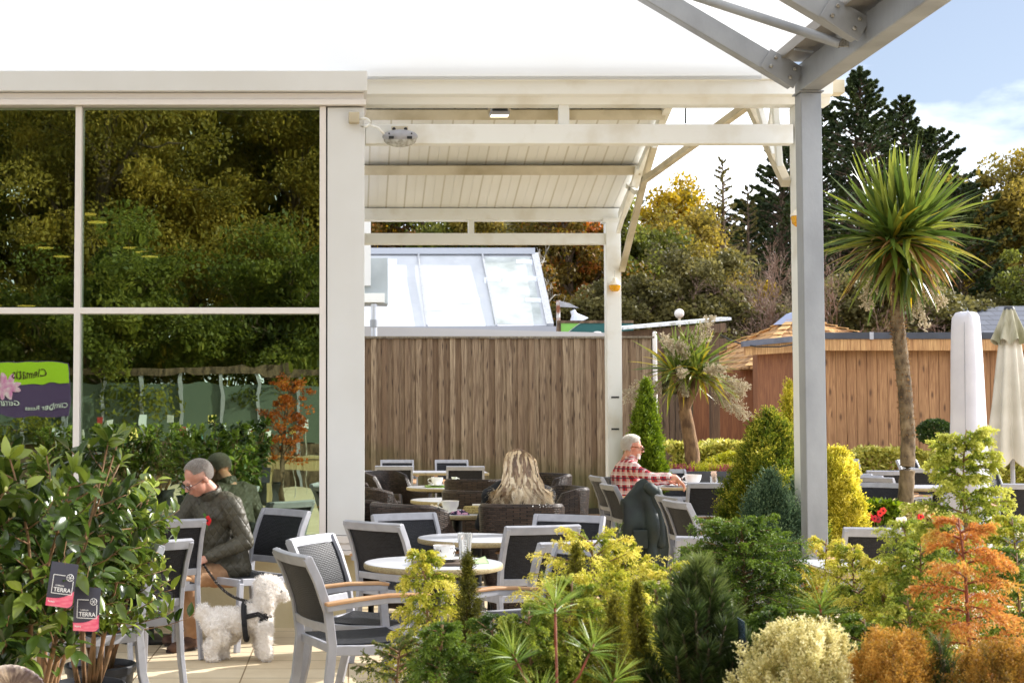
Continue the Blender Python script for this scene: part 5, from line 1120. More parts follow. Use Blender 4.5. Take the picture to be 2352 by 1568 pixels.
for i in range(nst):
    lock = i % 64; lr = np.random.default_rng(1000 + lock)
    v = lr.normal(size=3); v[2] = abs(v[2]) * .9 + .15; v[1] = v[1] * .8 + .25; v /= np.linalg.norm(v)
    v = v + rg.normal(size=3) * .035; v /= np.linalg.norm(v)
    p0 = np.array([v[0] * .078, .012 + v[1] * .096, .035 + v[2] * .086])
    if v[1] < -.35: v[1] = -v[1] * .6
    p0 = np.array([v[0] * .078, .012 + v[1] * .096, .035 + v[2] * .086])
    side_ = np.clip(v[0] * 1.1 + lr.normal() * .22, -1.1, 1.1); endx = side_ * .205; endz = lr.uniform(.80, .90) + .02 * abs(side_); endy = .135 - abs(endx) * .22 + lr.uniform(-.02, .02)
    r0 = T(p0); wv = lr.uniform(.010, .026); ph = lr.uniform(0, 6.28); fr = lr.uniform(1.4, 2.4)
    end = np.array([endx + rg.normal() * .008, endy + rg.normal() * .008, endz + rg.normal() * .022])
    kz = [0, .09, .24, .45, .68, 1.0]; kp = np.array([list(r0), [r0.x * .45 + side_ * .055 + v[0] * .012, r0.y + .022, 1.13 + (r0.z - 1.13) * .86 + .012], [side_ * .094 + v[0] * .01, .085 + .02 * abs(v[1]), 1.135 + .035 * v[2]], [side_ * .108, .118, 1.03], [side_ * .150, .132, .935], list(end)]); pts = []
    for k in range(SEG + 1):
        t = k / SEG; tt_ = [np.interp(min(1, max(0, t + d_)), kz, kp[:, c_]) for d_ in (-.07, 0, .07) for c_ in range(3)]; b_ = np.array(tt_).reshape(3, 3).mean(0) if 0 < k < SEG else np.array([np.interp(t, kz, kp[:, c_]) for c_ in range(3)])
        a_ = wv * 1.35 * t ** .8 * math.sin(fr * 6.28 * t + ph); b_ = b_ + np.array([a_, a_ * .4 * math.cos(ph), 0]) + rg.normal(size=3) * .0012; pts.append(b_)
    wd = .0032; t0l = lr.beta(.9, .75)
    for k, b_ in enumerate(pts):
        ww = wd * (1 - .75 * (k / SEG) ** 3); Vs += [b_ - (ww / 2, 0, 0), b_ + (ww / 2, ww * .3, 0)]; tt = np.clip(t0l * .75 + .40 * (k / SEG) ** .8 + rg.normal() * .06 - .10, 0, 1); Ts += [tt, tt]
    for k in range(SEG):
        a = nb + 2 * k; Fs += [(a, a + 1, a + 3), (a, a + 3, a + 2)]
    nb += 2 * (SEG + 1)
meshnp('hair', np.array(Vs), np.array(Fs), np.array(Ts), hairw, hd)
blob('hair_mass', [el((0, .018, .042), (.078, .092, .082)), ('c', T((0, .035, .0)), .066, (0, .05, 1.0), .06), ('e', (0, .055, .95), (.13, .035, .09))], .012, hairb, hd, it=3)
# ---------------------------------------------------------------- white poodle
dx_, dy_ = X(556, 8.98, 1450), 8.98
dog = thing('dog', 'small curly white poodle in a black harness standing on the paving by the man\'s feet', 'dog', (dx_, dy_, 0), 0)
# local: +X is where the dog looks
def bumps(co): return .009 * noise.noise(co * 34) + .008 * noise.noise(co * 70 + Vector((3, 1, 2)))
pr = [('c', (-.15, 0, .245), .070, (.08, 0, .245), .078), ('e', (.10, 0, .25), (.085, .078, .095)), ('e', (-.16, 0, .23), (.085, .075, .085)), ('e', (0, 0, .215), (.13, .062, .06)),
      ('c', (.11, 0, .29), .070, (.145, 0, .37), .066), ('e', (.16, 0, .425), (.084, .080, .078)), ('e', (.145, 0, .46), (.070, .070, .045)), ('c', (.20, 0, .400), .042, (.255, 0, .388), .030), ('e', (.08, 0, .27), (.09, .085, .09)),
      ('e', (.155, -.072, .370), (.042, .028, .078)), ('e', (.155, .072, .370), (.042, .028, .078)), ('e', (-.235, 0, .285), (.046, .042, .055)), ('c', (-.19, 0, .25), .03, (-.25, 0, .285), .03)]
for s, fx, rx in ((-1, .135, -.155), (1, .105, -.10)):
    pr += [('c', (fx, s * .045, .21), .054, (fx + .005, s * .047, .10), .042), ('c', (fx + .005, s * .047, .10), .043, (fx + .01, s * .048, .04), .037), ('c', (fx + .01, s * .048, .02), .020, (fx + .03, s * .048, .016), .016)]
    pr += [('c', (rx + .0, s * .045, .21), .070, (rx + .035, s * .048, .145), .052), ('c', (rx + .035, s * .048, .145), .048, (rx - .030, s * .048, .095), .042), ('c', (rx - .03, s * .048, .095), .043, (rx - .02, s * .048, .035), .038), ('c', (rx - .02, s * .048, .02), .02, (rx + .005, s * .048, .016), .016)]
fur = leafmat('white_curly_fur', [(0, lin((226, 220, 214))), (.5, lin((242, 238, 234))), (1, lin((250, 248, 246)))], .3, .9, .1)
furb = M('white_fur_base', lin((240, 234, 228)), .95)
body = blob('body', pr, .0075, furb, dog, it=2, disp=bumps)
me = body.data; n = len(me.polygons); rg = np.random.default_rng(3); area = np.zeros(n); me.polygons.foreach_get('area', area); cen = np.zeros(n * 3); me.polygons.foreach_get('center', cen); nor = np.zeros(n * 3); me.polygons.foreach_get('normal', nor)
cen = cen.reshape(-1, 3); nor = nor.reshape(-1, 3); idx = rg.choice(n, 34000, p=area / area.sum()); Pp = cen[idx] + rg.normal(size=(len(idx), 3)) * .003; Dd = nor[idx] + rg.normal(size=(len(idx), 3)) * .8
# clump the curls
cn = np.sin(Pp * 190 + np.array([0, 1.3, 2.1])); Dd = Dd + cn[:, [1, 2, 0]] * .7
hair_w = np.full(len(idx), .0022); ln_ = np.where(Pp[:, 2] > .33, .024, .017)
strands('coat', Pp, Dd, ln_, hair_w, fur, body, 3, .04, .55, 4)
for s in (-1, 1): MB().ell((.236, s * .034, .418), (.008, .006, .008), None, 10, 8).build('eye', mat['black'], body, smooth=True)
MB().ell((.292, 0, .394), (.012, .013, .011), None, 12, 8).build('nose', mat['black'], body, smooth=True)
ha = MB()
def loop(cx, cz_, rx, rz_, tilt, wd, ry=.09):
    pts = [Vector((cx + math.sin(tilt) * rz_ * math.cos(a), ry * math.sin(a), cz_ + math.cos(tilt) * rz_ * math.cos(a))) for a in np.linspace(0, 2 * math.pi, 29)]
    ha.sweep(pts, wd, .006, up=(math.cos(tilt), 0, -math.sin(tilt))) if False else ha.tube(pts, wd / 2, 8)
loop(.02, .235, 0, .108, R(-4), .034, .093); loop(.135, .275, 0, .095, R(35), .024, .076)
ha.sweep([(.02, -.088, .27), (.10, -.09, .29), (.16, -.075, .26)], .008, .028, up=(0, 0, 1)); ha.sweep([(.01, 0, .345), (.09, 0, .352)], .05, .01)
ho = ha.build('harness', M('black_webbing', lin((22, 24, 30)), .8), dog, smooth='auto')
MB().ell((.175, -.075, .275), (.012, .008, .010)).build('buckle', mat['bolt'], ho, smooth=True)
# leash from the man's hand to the harness
hw = man.matrix_basis @ Vector((.12, -.30, .60)); e_ = Vector((dx_ + .03, dy_, .355)); pts = []
for t in np.linspace(0, 1, 16): p = lerp(hw, e_, t); p.z -= .06 * math.sin(math.pi * t); pts.append(p)
lm, nt, b, o = newmat('patterned_webbing'); L = nt.links.new; vo = nd(nt, 'TexVoronoi'); vo.inputs['Scale'].default_value = 75; tcn = nd(nt, 'TexCoord'); L(tcn.outputs['Object'], vo.inputs[0]); r = nd(nt, 'MapRange'); r.inputs[1].default_value = .2; r.inputs[2].default_value = .26; L(vo.outputs[0], r.inputs[0]); x = nd(nt, 'Mix', data_type='RGBA'); L(r.outputs[0], x.inputs[0]); x.inputs[6].default_value = (*lin((215, 212, 208)), 1); x.inputs[7].default_value = (.01, .01, .012, 1); L(x.outputs[2], b.inputs[0])
ld = thing('dog_lead', 'black and white patterned webbing lead from the man to the poodle', 'lead', tuple(hw))
m = MB(); m.sweep([p - hw for p in pts], .005, .018); m.build('strap', lm, ld)
m = MB(); m.tube([e_ - hw + Vector((0, 0, .004)), e_ - hw + Vector((0, 0, -.02))], .006, 8); m.build('clip', mat['bolt'], ld)
# ---------------------------------------------------------------- coat hanging over the chair
def coat():
    cx, cy = X(1482, 12.9, 1150), 13.0; t = thing('coat', 'long dark green waxed coat draped over the chair back beside the plaid shirt man', 'coat', (cx, cy, 0), R(0))
    cm = M('dark_green_waxed_cotton', lin((52, 64, 62)), .6, 0, lin((36, 42, 44)), 5, bump=.3, bs=16)
    m = MB(); n = 44; k = 26
    def f(u, v):
        a = u * 2 * math.pi; topw, topd = .15, .07; w_ = topw + (.22 - topw) * v ** .6 ; d = topd + .07 * v ** .7
        fo = (1 + (.20 + .22 * v) * math.sin(a * 5 + 1.3 + 2 * v) + .16 * math.sin(a * 9 + 4 * v) * v) * (1 + .25 * noise.noise(Vector((math.cos(a) * 2, math.sin(a) * 2, v * 5))))
        z = .915 - v * .80 + .03 * math.sin(a * 3) * v
        w_ *= min(1, .38 + 3.4 * v); d *= min(1, .5 + 4 * v); z -= .05 * (abs(math.cos(a)) ** 2) * (v < .2)
        return (w_ * math.cos(a) * fo + .06 * v, d * math.sin(a) * fo + .02 * math.sin(v * 9), z)
    vs = [f(i / n, j / k) for j in range(k + 1) for i in range(n)]; fs = [(j * n + i, j * n + (i + 1) % n, (j + 1) * n + (i + 1) % n, (j + 1) * n + i) for j in range(k) for i in range(n)]; fs.append(tuple(range(n)))
    m.add(vs, fs); o = m.build('body', cm, t, smooth=True)
    md = o.modifiers.new('thick', 'SOLIDIFY'); md.thickness = .008
    m = MB(); capsule(m, (.10, -.07, .80), .055, (.13, -.11, .36), .045); capsule(m, (.04, -.08, .84), .05, (.09, -.07, .80), .056); m.build('sleeve', cm, t, smooth=True)
    m = MB(); m.box((-.05, -.135, .40), (.13, .02, .16)); m.build('pocket', cm, t, bevel=.01)
coat()
# ================================================================ foliage kit
def nrm(a): return a / (np.linalg.norm(a, axis=-1, keepdims=True) + 1e-9)
class FO:
    """collects triangles and their per-leaf tint"""
    def __init__(s): s.V = []; s.F = []; s.T = []; s.n = 0
    def add(s, V, Fc, T): s.V.append(np.asarray(V, np.float32)); s.F.append(np.asarray(Fc, np.int64) + s.n); s.T.append(np.asarray(T, np.float32)); s.n += len(V)
    def build(s, name, mt, parent, smooth=False): return meshnp(name, np.vstack(s.V), np.vstack(s.F), np.concatenate(s.T), mt, parent, smooth)
def needles(fo, P0, D, Ln, W, T0, T1, rg):
    n = len(P0); D = nrm(D); S = nrm(np.cross(D, rg.normal(size=(n, 3)))); Ln = np.broadcast_to(np.asarray(Ln, float), n)[:, None]; W = np.broadcast_to(np.asarray(W, float), n)[:, None]
    V = np.empty((n, 4, 3)); V[:, 0] = P0; V[:, 1] = P0 + D * Ln * .5 - S * W / 2; V[:, 2] = P0 + D * Ln * .5 + S * W / 2; V[:, 3] = P0 + D * Ln
    b = np.arange(n)[:, None] * 4; Fc = np.vstack([b + np.array([0, 1, 2]), b + np.array([1, 3, 2])]); T = np.stack([T0, (T0 + T1) / 2, (T0 + T1) / 2, T1], 1).ravel()
    fo.add(V.reshape(-1, 3), Fc, T)
def curve(p, d, ln, droop, k, rg, wob=.0):
    """k+1 points of many twigs at once: p, d (n,3); droop pulls the direction down along the way"""
    n = len(p); pts = np.empty((n, k + 1, 3)); q = p.copy(); d = nrm(d.copy()); ln = np.broadcast_to(np.asarray(ln, float), n)[:, None]; dr = np.broadcast_to(np.asarray(droop, float), n)
    for i in range(k + 1):
        pts[:, i] = q; q = q + d * ln / k; d[:, 2] -= dr / k; d = nrm(d + rg.normal(size=(n, 3)) * wob)
    return pts
def sample(pts, m, rg, lo=.1, hi=1.0, even=True):
    """m places along each curve -> point, direction, fraction (flattened)"""
    n, k1, _ = pts.shape; k = k1 - 1
    f = lo + (hi - lo) * ((np.arange(m)[None] + (rg.random((n, m)) * .8 if even else rg.random((n, m)) * m)) / m); f = np.clip(f, 0, .999); x = f * k; i = x.astype(int); t = (x - i)[..., None]; r = np.arange(n)[:, None]
    a = pts[r, i]; b = pts[r, i + 1]; return (a + (b - a) * t).reshape(-1, 3), nrm(b - a).reshape(-1, 3), f.ravel()
def side_dirs(d, ang, rg, flat=0, up=None):
    """directions leaving d by angle ang, all round or (flat=1) only to the two sides"""
    n = len(d); rnd = rg.normal(size=(n, 3)); u = np.array([0, 0, 1.0]); s = nrm(np.cross(d, u + rg.normal(size=(n, 3)) * .05)); sg = np.where(rg.random(n) < .5, -1, 1)[:, None]
    rad = nrm(np.cross(d, rnd)); rad = nrm(rad * (1 - flat) + s * sg * flat); ang = np.broadcast_to(np.asarray(ang, float), n)[:, None]
    return d * np.cos(ang) + rad * np.sin(ang)
def coat_twigs(fo, pts, m, ln, w_, ang, rg, t0=.3, t1=.6, tip=.3, var=.15, tw=None, lo=0.0):
    p, d, f = sample(pts, m, rg, lo); n = len(p); dd = side_dirs(d, R(ang) + rg.normal(size=n) * .12, rg)
    base = np.repeat(rg.normal(size=len(pts)) * var, m) if tw is None else np.repeat(tw, m)
    a = np.clip(t0 + base + tip * f, 0, 1); b = np.clip(t1 + base + tip * f, 0, 1); needles(fo, p, dd, ln * (1 - .35 * f), w_, a, b, rg)
def stems(m, pts, r0, r1, seg=5):
    for c in pts:
        n = len(c); m.tube([Vector(q) for q in c], [r0 + (r1 - r0) * i / (n - 1) for i in range(n)], seg)
def pot(t, r, h, z=0, mt=None):
    m = MB(); m.lathe([(r * .78, z), (r * .94, z + h * .86), (r * .95, z + h * .865), (r * 1.0, z + h * .87), (r * 1.03, z + h * .98), (r * 1.0, z + h), (r * .95, z + h), (r * .93, z + h * .9)], 40); o = m.build('pot', mt or mat['blackplastic'], t, smooth='auto')
    m = MB(); m.lathe([(0, z + h * .93), (r * .5, z + h * .94), (r * .93, z + h * .90)], 28); m.build('soil', mat['soil'], t, smooth=True); return o
C_ = lin
green = lambda a, b, c: [(0, C_(a)), (.5, C_(b)), (1, C_(c))]
LM = dict(
    camellia=leafmat('camellia_leaf', green((30, 46, 20), (70, 92, 34), (152, 166, 64)), .28, .26, .55),
    gold=leafmat('golden_conifer', [(0, C_((62, 84, 24))), (.4, C_((122, 136, 34))), (.75, C_((200, 192, 72))), (1, C_((236, 222, 120)))], .38, .6),
    lime=leafmat('lime_conifer', [(0, C_((46, 72, 22))), (.45, C_((106, 126, 38))), (.8, C_((172, 176, 70))), (1, C_((206, 204, 104)))], .38, .6),
    yel=leafmat('yellow_conifer', [(0, C_((86, 104, 22))), (.4, C_((158, 156, 34))), (.8, C_((220, 206, 72))), (1, C_((240, 230, 120)))], .38, .6),
    rich=leafmat('rich_green_conifer', green((28, 46, 12), (62, 88, 24), (128, 150, 50)), .3, .55),
    olive=leafmat('olive_spruce', green((44, 46, 12), (92, 92, 24), (150, 142, 42)), .3, .6),
    pine=leafmat('dark_pine_needle', green((26, 38, 16), (60, 78, 34), (146, 158, 88)), .22, .5),
    umb=leafmat('umbrella_pine_needle', green((52, 80, 26), (104, 132, 46), (168, 182, 84)), .3, .42, .5),
    cream=leafmat('cream_variegated', [(0, C_((120, 118, 62))), (.35, C_((190, 180, 116))), (.8, C_((236, 226, 172))), (1, C_((248, 242, 204)))], .3, .7),
    orange=leafmat('orange_conifer', [(0, C_((122, 66, 34))), (.4, C_((178, 112, 54))), (.8, C_((208, 150, 78))), (1, C_((206, 178, 86)))], .38, .6),
    rust=leafmat('rusty_globe', [(0, C_((92, 76, 26))), (.4, C_((144, 108, 38))), (.8, C_((190, 142, 60))), (1, C_((208, 166, 84)))], .32, .65),
    thuja=leafmat('green_thuja', green((44, 66, 12), (92, 116, 20), (150, 168, 44)), .3, .55),
    blue=leafmat('blue_green_cypress', green((28, 48, 34), (62, 88, 62), (122, 146, 104)), .2, .6),
    thgold=leafmat('green_gold_thuja', [(0, C_((44, 62, 14))), (.45, C_((98, 120, 30))), (.8, C_((166, 164, 50))), (1, C_((212, 200, 80)))], .3, .6),
    euon=leafmat('variegated_hedge', [(0, C_((78, 96, 30))), (.4, C_((150, 152, 56))), (.8, C_((214, 204, 104))), (1, C_((236, 228, 148)))], .3, .45),
    cord=leafmat('cordyline_leaf', [(0, C_((104, 72, 44))), (.12, C_((150, 118, 76))), (.2, C_((44, 62, 24))), (.6, C_((84, 104, 40))), (.93, C_((140, 146, 58))), (1, C_((206, 172, 44)))], .4, .36, .5),
    bloom=leafmat('cream_flower_head', [(0, C_((120, 104, 78))), (.5, C_((178, 164, 136))), (1, C_((218, 208, 186)))], .2, .8),
    heath=leafmat('heather', [(0, C_((90, 40, 52))), (.5, C_((150, 56, 86))), (1, C_((196, 100, 120)))], .2, .8),
    heathg=leafmat('yellow_heather', [(0, C_((90, 104, 24))), (.6, C_((166, 166, 40))), (1, C_((216, 204, 70)))], .3, .7),
    box=leafmat('box_leaf', green((24, 40, 14), (54, 76, 26), (104, 122, 48)), .25, .4),
    juni=leafmat('olive_larch_needle', green((44, 56, 22), (84, 96, 42), (128, 134, 66)), .3, .6),
    tmix=leafmat('autumn_oak_leaf', [(0, C_((84, 78, 30))), (.5, C_((136, 122, 50))), (1, C_((188, 162, 72)))], .48, .6),
    tgreen=leafmat('green_tree_leaf', [(0, C_((62, 72, 28))), (.5, C_((106, 112, 44))), (1, C_((158, 154, 66)))], .48, .6),
    tgold=leafmat('gold_larch', [(0, C_((96, 88, 20))), (.5, C_((190, 160, 38))), (1, C_((234, 204, 70)))], .5, .6),
    torange=leafmat('orange_beech', [(0, C_((66, 60, 20))), (.5, C_((116, 96, 32))), (.8, C_((160, 96, 36))), (1, C_((186, 96, 34)))], .38, .6),
    tdark=leafmat('dark_evergreen', [(0, C_((26, 36, 20))), (.5, C_((48, 62, 32))), (1, C_((84, 94, 46)))], .2, .6),
    tolive=leafmat('olive_scrub', [(0, C_((70, 68, 36))), (.5, C_((108, 102, 56))), (1, C_((146, 136, 82)))], .4, .6),
    maple=leafmat('orange_maple_leaf', [(0, C_((120, 56, 24))), (.5, C_((176, 92, 36))), (1, C_((204, 146, 60)))], .4, .5))
# ---------------------------------------------------------------- broad leaves
def leaves(fo, P0, D, N, Ln, W, T, rg, fold=.18, bend=.25):
    """pointed oval leaves, folded along the midrib and bent down; 6 cross stations"""
    n = len(P0); D = nrm(D); S = nrm(np.cross(D, N)); N = nrm(np.cross(S, D)); Ln = np.broadcast_to(Ln, n)[:, None]; W = np.broadcast_to(W, n)[:, None]
    st = [(0, .0), (.18, .62), (.42, 1.0), (.68, .80), (.88, .36), (1.0, .0)]; V = []; 
    for f, wd in st:
        c = P0 + D * Ln * f - N * Ln * bend * f * f
        V += [c - S * W * wd / 2 + N * W * fold * wd, c, c + S * W * wd / 2 + N * W * fold * wd]
    V = np.stack(V, 1); k = V.shape[1]; b = np.arange(n)[:, None] * k; Fc = []
    for i in range(5):
        a = 3 * i
        for q in (0, 1): Fc.append(b + np.array([a + q, a + q + 1, a + q + 4])); Fc.append(b + np.array([a + q, a + q + 4, a + q + 3]))
    fo.add(V.reshape(-1, 3), np.vstack(Fc), np.repeat(T, k))
def camellia(name, label, loc, h, w_, leafL, nst, seed, potr=.15, poth=.26, tone=.0, group=None, nl=1.0, lowest=.2):
    t = thing(name, label, 'shrub', loc, 0, group); rg = np.random.default_rng(seed)
    pot(t, potr, poth); z0 = poth * .9
    a = rg.random(nst) * 6.28; p = np.stack([np.cos(a) * potr * .3, np.sin(a) * potr * .3, np.full(nst, z0)], 1); d = np.stack([np.cos(a) * .22 * w_ / .35, np.sin(a) * .22 * w_ / .35, np.ones(nst)], 1) + rg.normal(size=(nst, 3)) * .08
    ms = curve(p, d, (h - z0) * rg.uniform(.82, 1.04, nst), .0, 8, rg, .05)
    p2, d2, f2 = sample(ms, 13, rg, lowest, .97); l2 = w_ * .95 * (1 - .55 * f2) * rg.uniform(.6, 1.15, len(f2)); br = curve(p2, side_dirs(d2, R(58), rg), l2, -.15, 5, rg, .10)
    sb = MB(); stems(sb, ms, .011, .003, 7); stems(sb, br, .0035, .0015, 4); sb.build('stem', mat['stem'], t, smooth=True)
    fo = FO(); cl = rg.normal(size=len(br)) * .10
    m = int(11 * nl); p3, d3, f3 = sample(br, m, rg, .12, 1.0); ld = side_dirs(d3, R(62), rg); ld[:, 2] += .12; tt = np.repeat(cl, m) + .36 + .32 * f3 * rg.random(len(f3)) + rg.normal(size=len(f3)) * .10 + tone
    up = np.array([0, 0, 1.0]) + rg.normal(size=(len(p3), 3)) * .35; leaves(fo, p3, ld, up, leafL * rg.uniform(.7, 1.1, len(p3)), leafL * .46, np.clip(tt, 0, 1), rg)
    tips = ms[:, -1]; n = len(tips) * 5; p4 = np.repeat(tips, 5, 0); d4 = nrm(rg.normal(size=(n, 3)) * .6 + np.array([0, 0, .9])); leaves(fo, p4, d4, rg.normal(size=(n, 3)) + np.array([0, 0, 1]), leafL * .95, leafL * .44, np.clip(.75 + rg.normal(size=n) * .12 + tone, 0, 1), rg)
    fo.build('foliage', LM['camellia'], t, smooth=True)
    bm_ = MB(); 
    for q in rg.choice(len(br), min(16, len(br)), replace=False): bm_.ell(Vector(br[q, -1]) + Vector((0, 0, .006)), (.006, .006, .009), None, 8, 6)
    bm_.each('bud', M('flower_bud', lin((196, 196, 120)), .5), t, smooth=True)
    return t
# ---------------------------------------------------------------- conifers
def weeping(name, label, loc, h, spread, lm, seed, stemm='stem', dens=1.0, droop=1.2, nl=.013, nw=.0040, tiers=11, cat='conifer', lean=0, z0=.0, potr=.11, twig=.11, group=None, tip=.35, t0=.25, poth=.2, sub=13, start=.12, up=65, bpt=3.6, shp=.5):
    """upright leader, tiers of arching branches whose side shoots hang, all clothed in short needles"""
    t = thing(name, label, cat, loc, 0, group); rg = np.random.default_rng(seed); pot(t, potr, poth)
    ld = curve(np.array([[0, 0, poth * .8]]), np.array([[lean, 0, 1.0]]), h - poth * .8, -.0, 10, rg, .03)
    nb = int(tiers * bpt); p, d, f = sample(np.repeat(ld, 1, 0), nb, rg, start, .98); az = np.arange(nb) * 2.4 + rg.normal(size=nb) * .3; u_ = R(up) - f ** 2 * R(25)
    bd = np.stack([np.cos(az) * np.sin(u_), np.sin(az) * np.sin(u_), np.cos(u_)], 1); bl = spread * (1 - f) ** shp * rg.uniform(.7, 1.15, nb) + spread * .14
    br = curve(p, bd, bl, droop * .55, 8, rg, .05)
    ns = int(sub * dens); p2, d2, f2 = sample(br, ns, rg, .12, 1.0); sl = twig * (1 - .35 * f2) * np.repeat(np.clip(bl / spread, .4, 1.1), ns) * rg.uniform(.6, 1.2, len(f2)); sd_ = side_dirs(d2, R(48), rg, .75); tw2 = curve(p2, sd_, sl, droop, 5, rg, .06)
    p3, d3, f3 = sample(tw2, 3, rg, .2, .8); tw3 = curve(p3, side_dirs(d3, R(42), rg, .5), np.repeat(sl, 3) * .5, droop, 3, rg, .05)
    fo = FO(); tv = np.repeat(f2, 1) * tip + np.repeat(rg.normal(size=nb) * .08, ns) + rg.normal(size=len(f2)) * .06; 
    coat_twigs(fo, tw2, 15, nl, nw, 36, rg, t0, t0 + .2, .22, tw=tv); coat_twigs(fo, tw3, 9, nl * .9, nw, 36, rg, t0, t0 + .2, .25, tw=np.repeat(tv, 3)); coat_twigs(fo, br, 34, nl, nw, 42, rg, t0, t0 + .15, tip, lo=.15)
    sb = MB(); stems(sb, ld, .008 * h / .8 + .002, .002, 8); stems(sb, br[:], .0032, .001, 4); sb.build('stem', mat[stemm], t, smooth=True)
    fo.build('foliage', lm, t); return t
def tufted(name, label, loc, env, lm, seed, n=700, tl=.06, nl=.008, nw=.0026, ang=42, m=16, cat='conifer', base=0, upb=.4, group=None, potr=.12, poth=.18, t0=.2, tip=.35, stemm='stem', sub=3, droop=0.0, inner=.75, var=.12, lumpy=.16):
    """dense dwarf conifer: short leafy shoots over an envelope env(f)->radius, f 0 bottom..1 top; h = env.h"""
    t = thing(name, label, cat, loc, 0, group); rg = np.random.default_rng(seed); h = env['h']; pr = env['r']; pot(t, potr, poth)
    f = rg.random(n); wgt = np.array([max(.04, np.interp(x, *pr)) for x in f]); keep = rg.random(n) < wgt / wgt.max() + .1; f = f[keep]; n = len(f); az = rg.random(n) * 6.283
    r = np.interp(f, *pr) * (1 + lumpy * (np.sin(az * 3 + f * 9 + seed) + .75 * np.sin(az * 7 - f * 21))) * rg.uniform(inner, 1.0, n); z = base + poth * .9 + f * (h - poth * .9)
    rad = np.stack([np.cos(az), np.sin(az), np.zeros(n)], 1); tipp = rad * r[:, None] + np.stack([np.zeros(n), np.zeros(n), z], 1)
    d = nrm(rad * (1 - f[:, None] * .6) + np.array([0, 0, 1.0]) * (upb + f[:, None] * .9) + rg.normal(size=(n, 3)) * .18); l = tl * rg.uniform(.7, 1.3, n); p0 = tipp - d * l[:, None]
    tw = curve(p0, d, l * 1.0, droop, 4, rg, .08); fo = FO(); lump = .10 * np.sin(az * 4 + f * 14) + rg.normal(size=n) * var; coat_twigs(fo, tw, m, nl, nw, ang, rg, t0, t0 + .2, tip, tw=lump)
    if sub:
        p3, d3, f3 = sample(tw, sub * 2, rg, .15, .85); t3 = curve(p3, side_dirs(d3, R(40), rg, .3), np.repeat(l, sub * 2) * .45, droop, 3, rg, .08); coat_twigs(fo, t3, max(5, m // 2), nl * .9, nw, ang, rg, t0 + .05, t0 + .25, tip, tw=np.repeat(lump, sub * 2))
    fo.build('foliage', lm, t)
    sb = MB(); sb.tube([(0, 0, poth * .8), (0, 0, h * .9)], [.014, .003], 8)
    q = rg.choice(n, min(n, 60), replace=False)
    for i in q: sb.tube([(0, 0, max(poth, z[i] * .75)), Vector(p0[i])], [.003, .0012], 4)
    sb.build('stem', mat[stemm], t); return t
def pinebush(name, label, loc, h, rad, lm, seed, nsh=40, nl=.05, nw=.0022, per=150, shoot=.16, group=None, ang=32, cat='pine', poth=.18, t0=.25, tips=.4):
    t = thing(name, label, cat, loc, 0, group); rg = np.random.default_rng(seed); pot(t, .13, poth); f = np.sort((np.arange(nsh) + rg.random(nsh)) / nsh); az = np.arange(nsh) * 2.4 + rg.normal(size=nsh) * .2
    r = rad * np.clip(1 - (f * 1.02 - .2) ** 2 / .78, .02, 1) ** .6 * rg.uniform(.8, 1.05, nsh); z = poth + .04 + f * (h - poth - .06); d = nrm(np.stack([np.cos(az) * (1.05 - f), np.sin(az) * (1.05 - f), .55 + f * .9], 1) + rg.normal(size=(nsh, 3)) * .1)
    r *= (1 - f ** 6 * .75); tip_ = np.stack([np.cos(az) * r, np.sin(az) * r, z], 1); sh = curve(tip_ - d * shoot, d, shoot, -.1, 5, rg, .03)
    fo = FO(); p, dd, ff = sample(sh, per, rg, .3, 1.0); n = len(p); nd_ = side_dirs(dd, R(ang) + (1 - ff) * .5 + rg.normal(size=n) * .08, rg); tv = np.repeat(rg.normal(size=nsh) * .08, per); needles(fo, p, nd_, nl * rg.uniform(.8, 1.1, n), nw, np.clip(t0 + tv + .1 * ff, 0, 1), np.clip(t0 + .1 + tv + tips * ff, 0, 1), rg)
    fo.build('foliage', lm, t); sb = MB(); sb.tube([(0, 0, poth * .8), (0, 0, h - .06)], [.02, .005], 8)
    for i in range(nsh): sb.tube([(0, 0, max(poth, sh[i, 0, 2] - .05)), Vector(sh[i, 0]), Vector(sh[i, -1])], [.006, .005, .003], 6)
    sb.build('stem', mat['bark'], t, smooth=True); return t
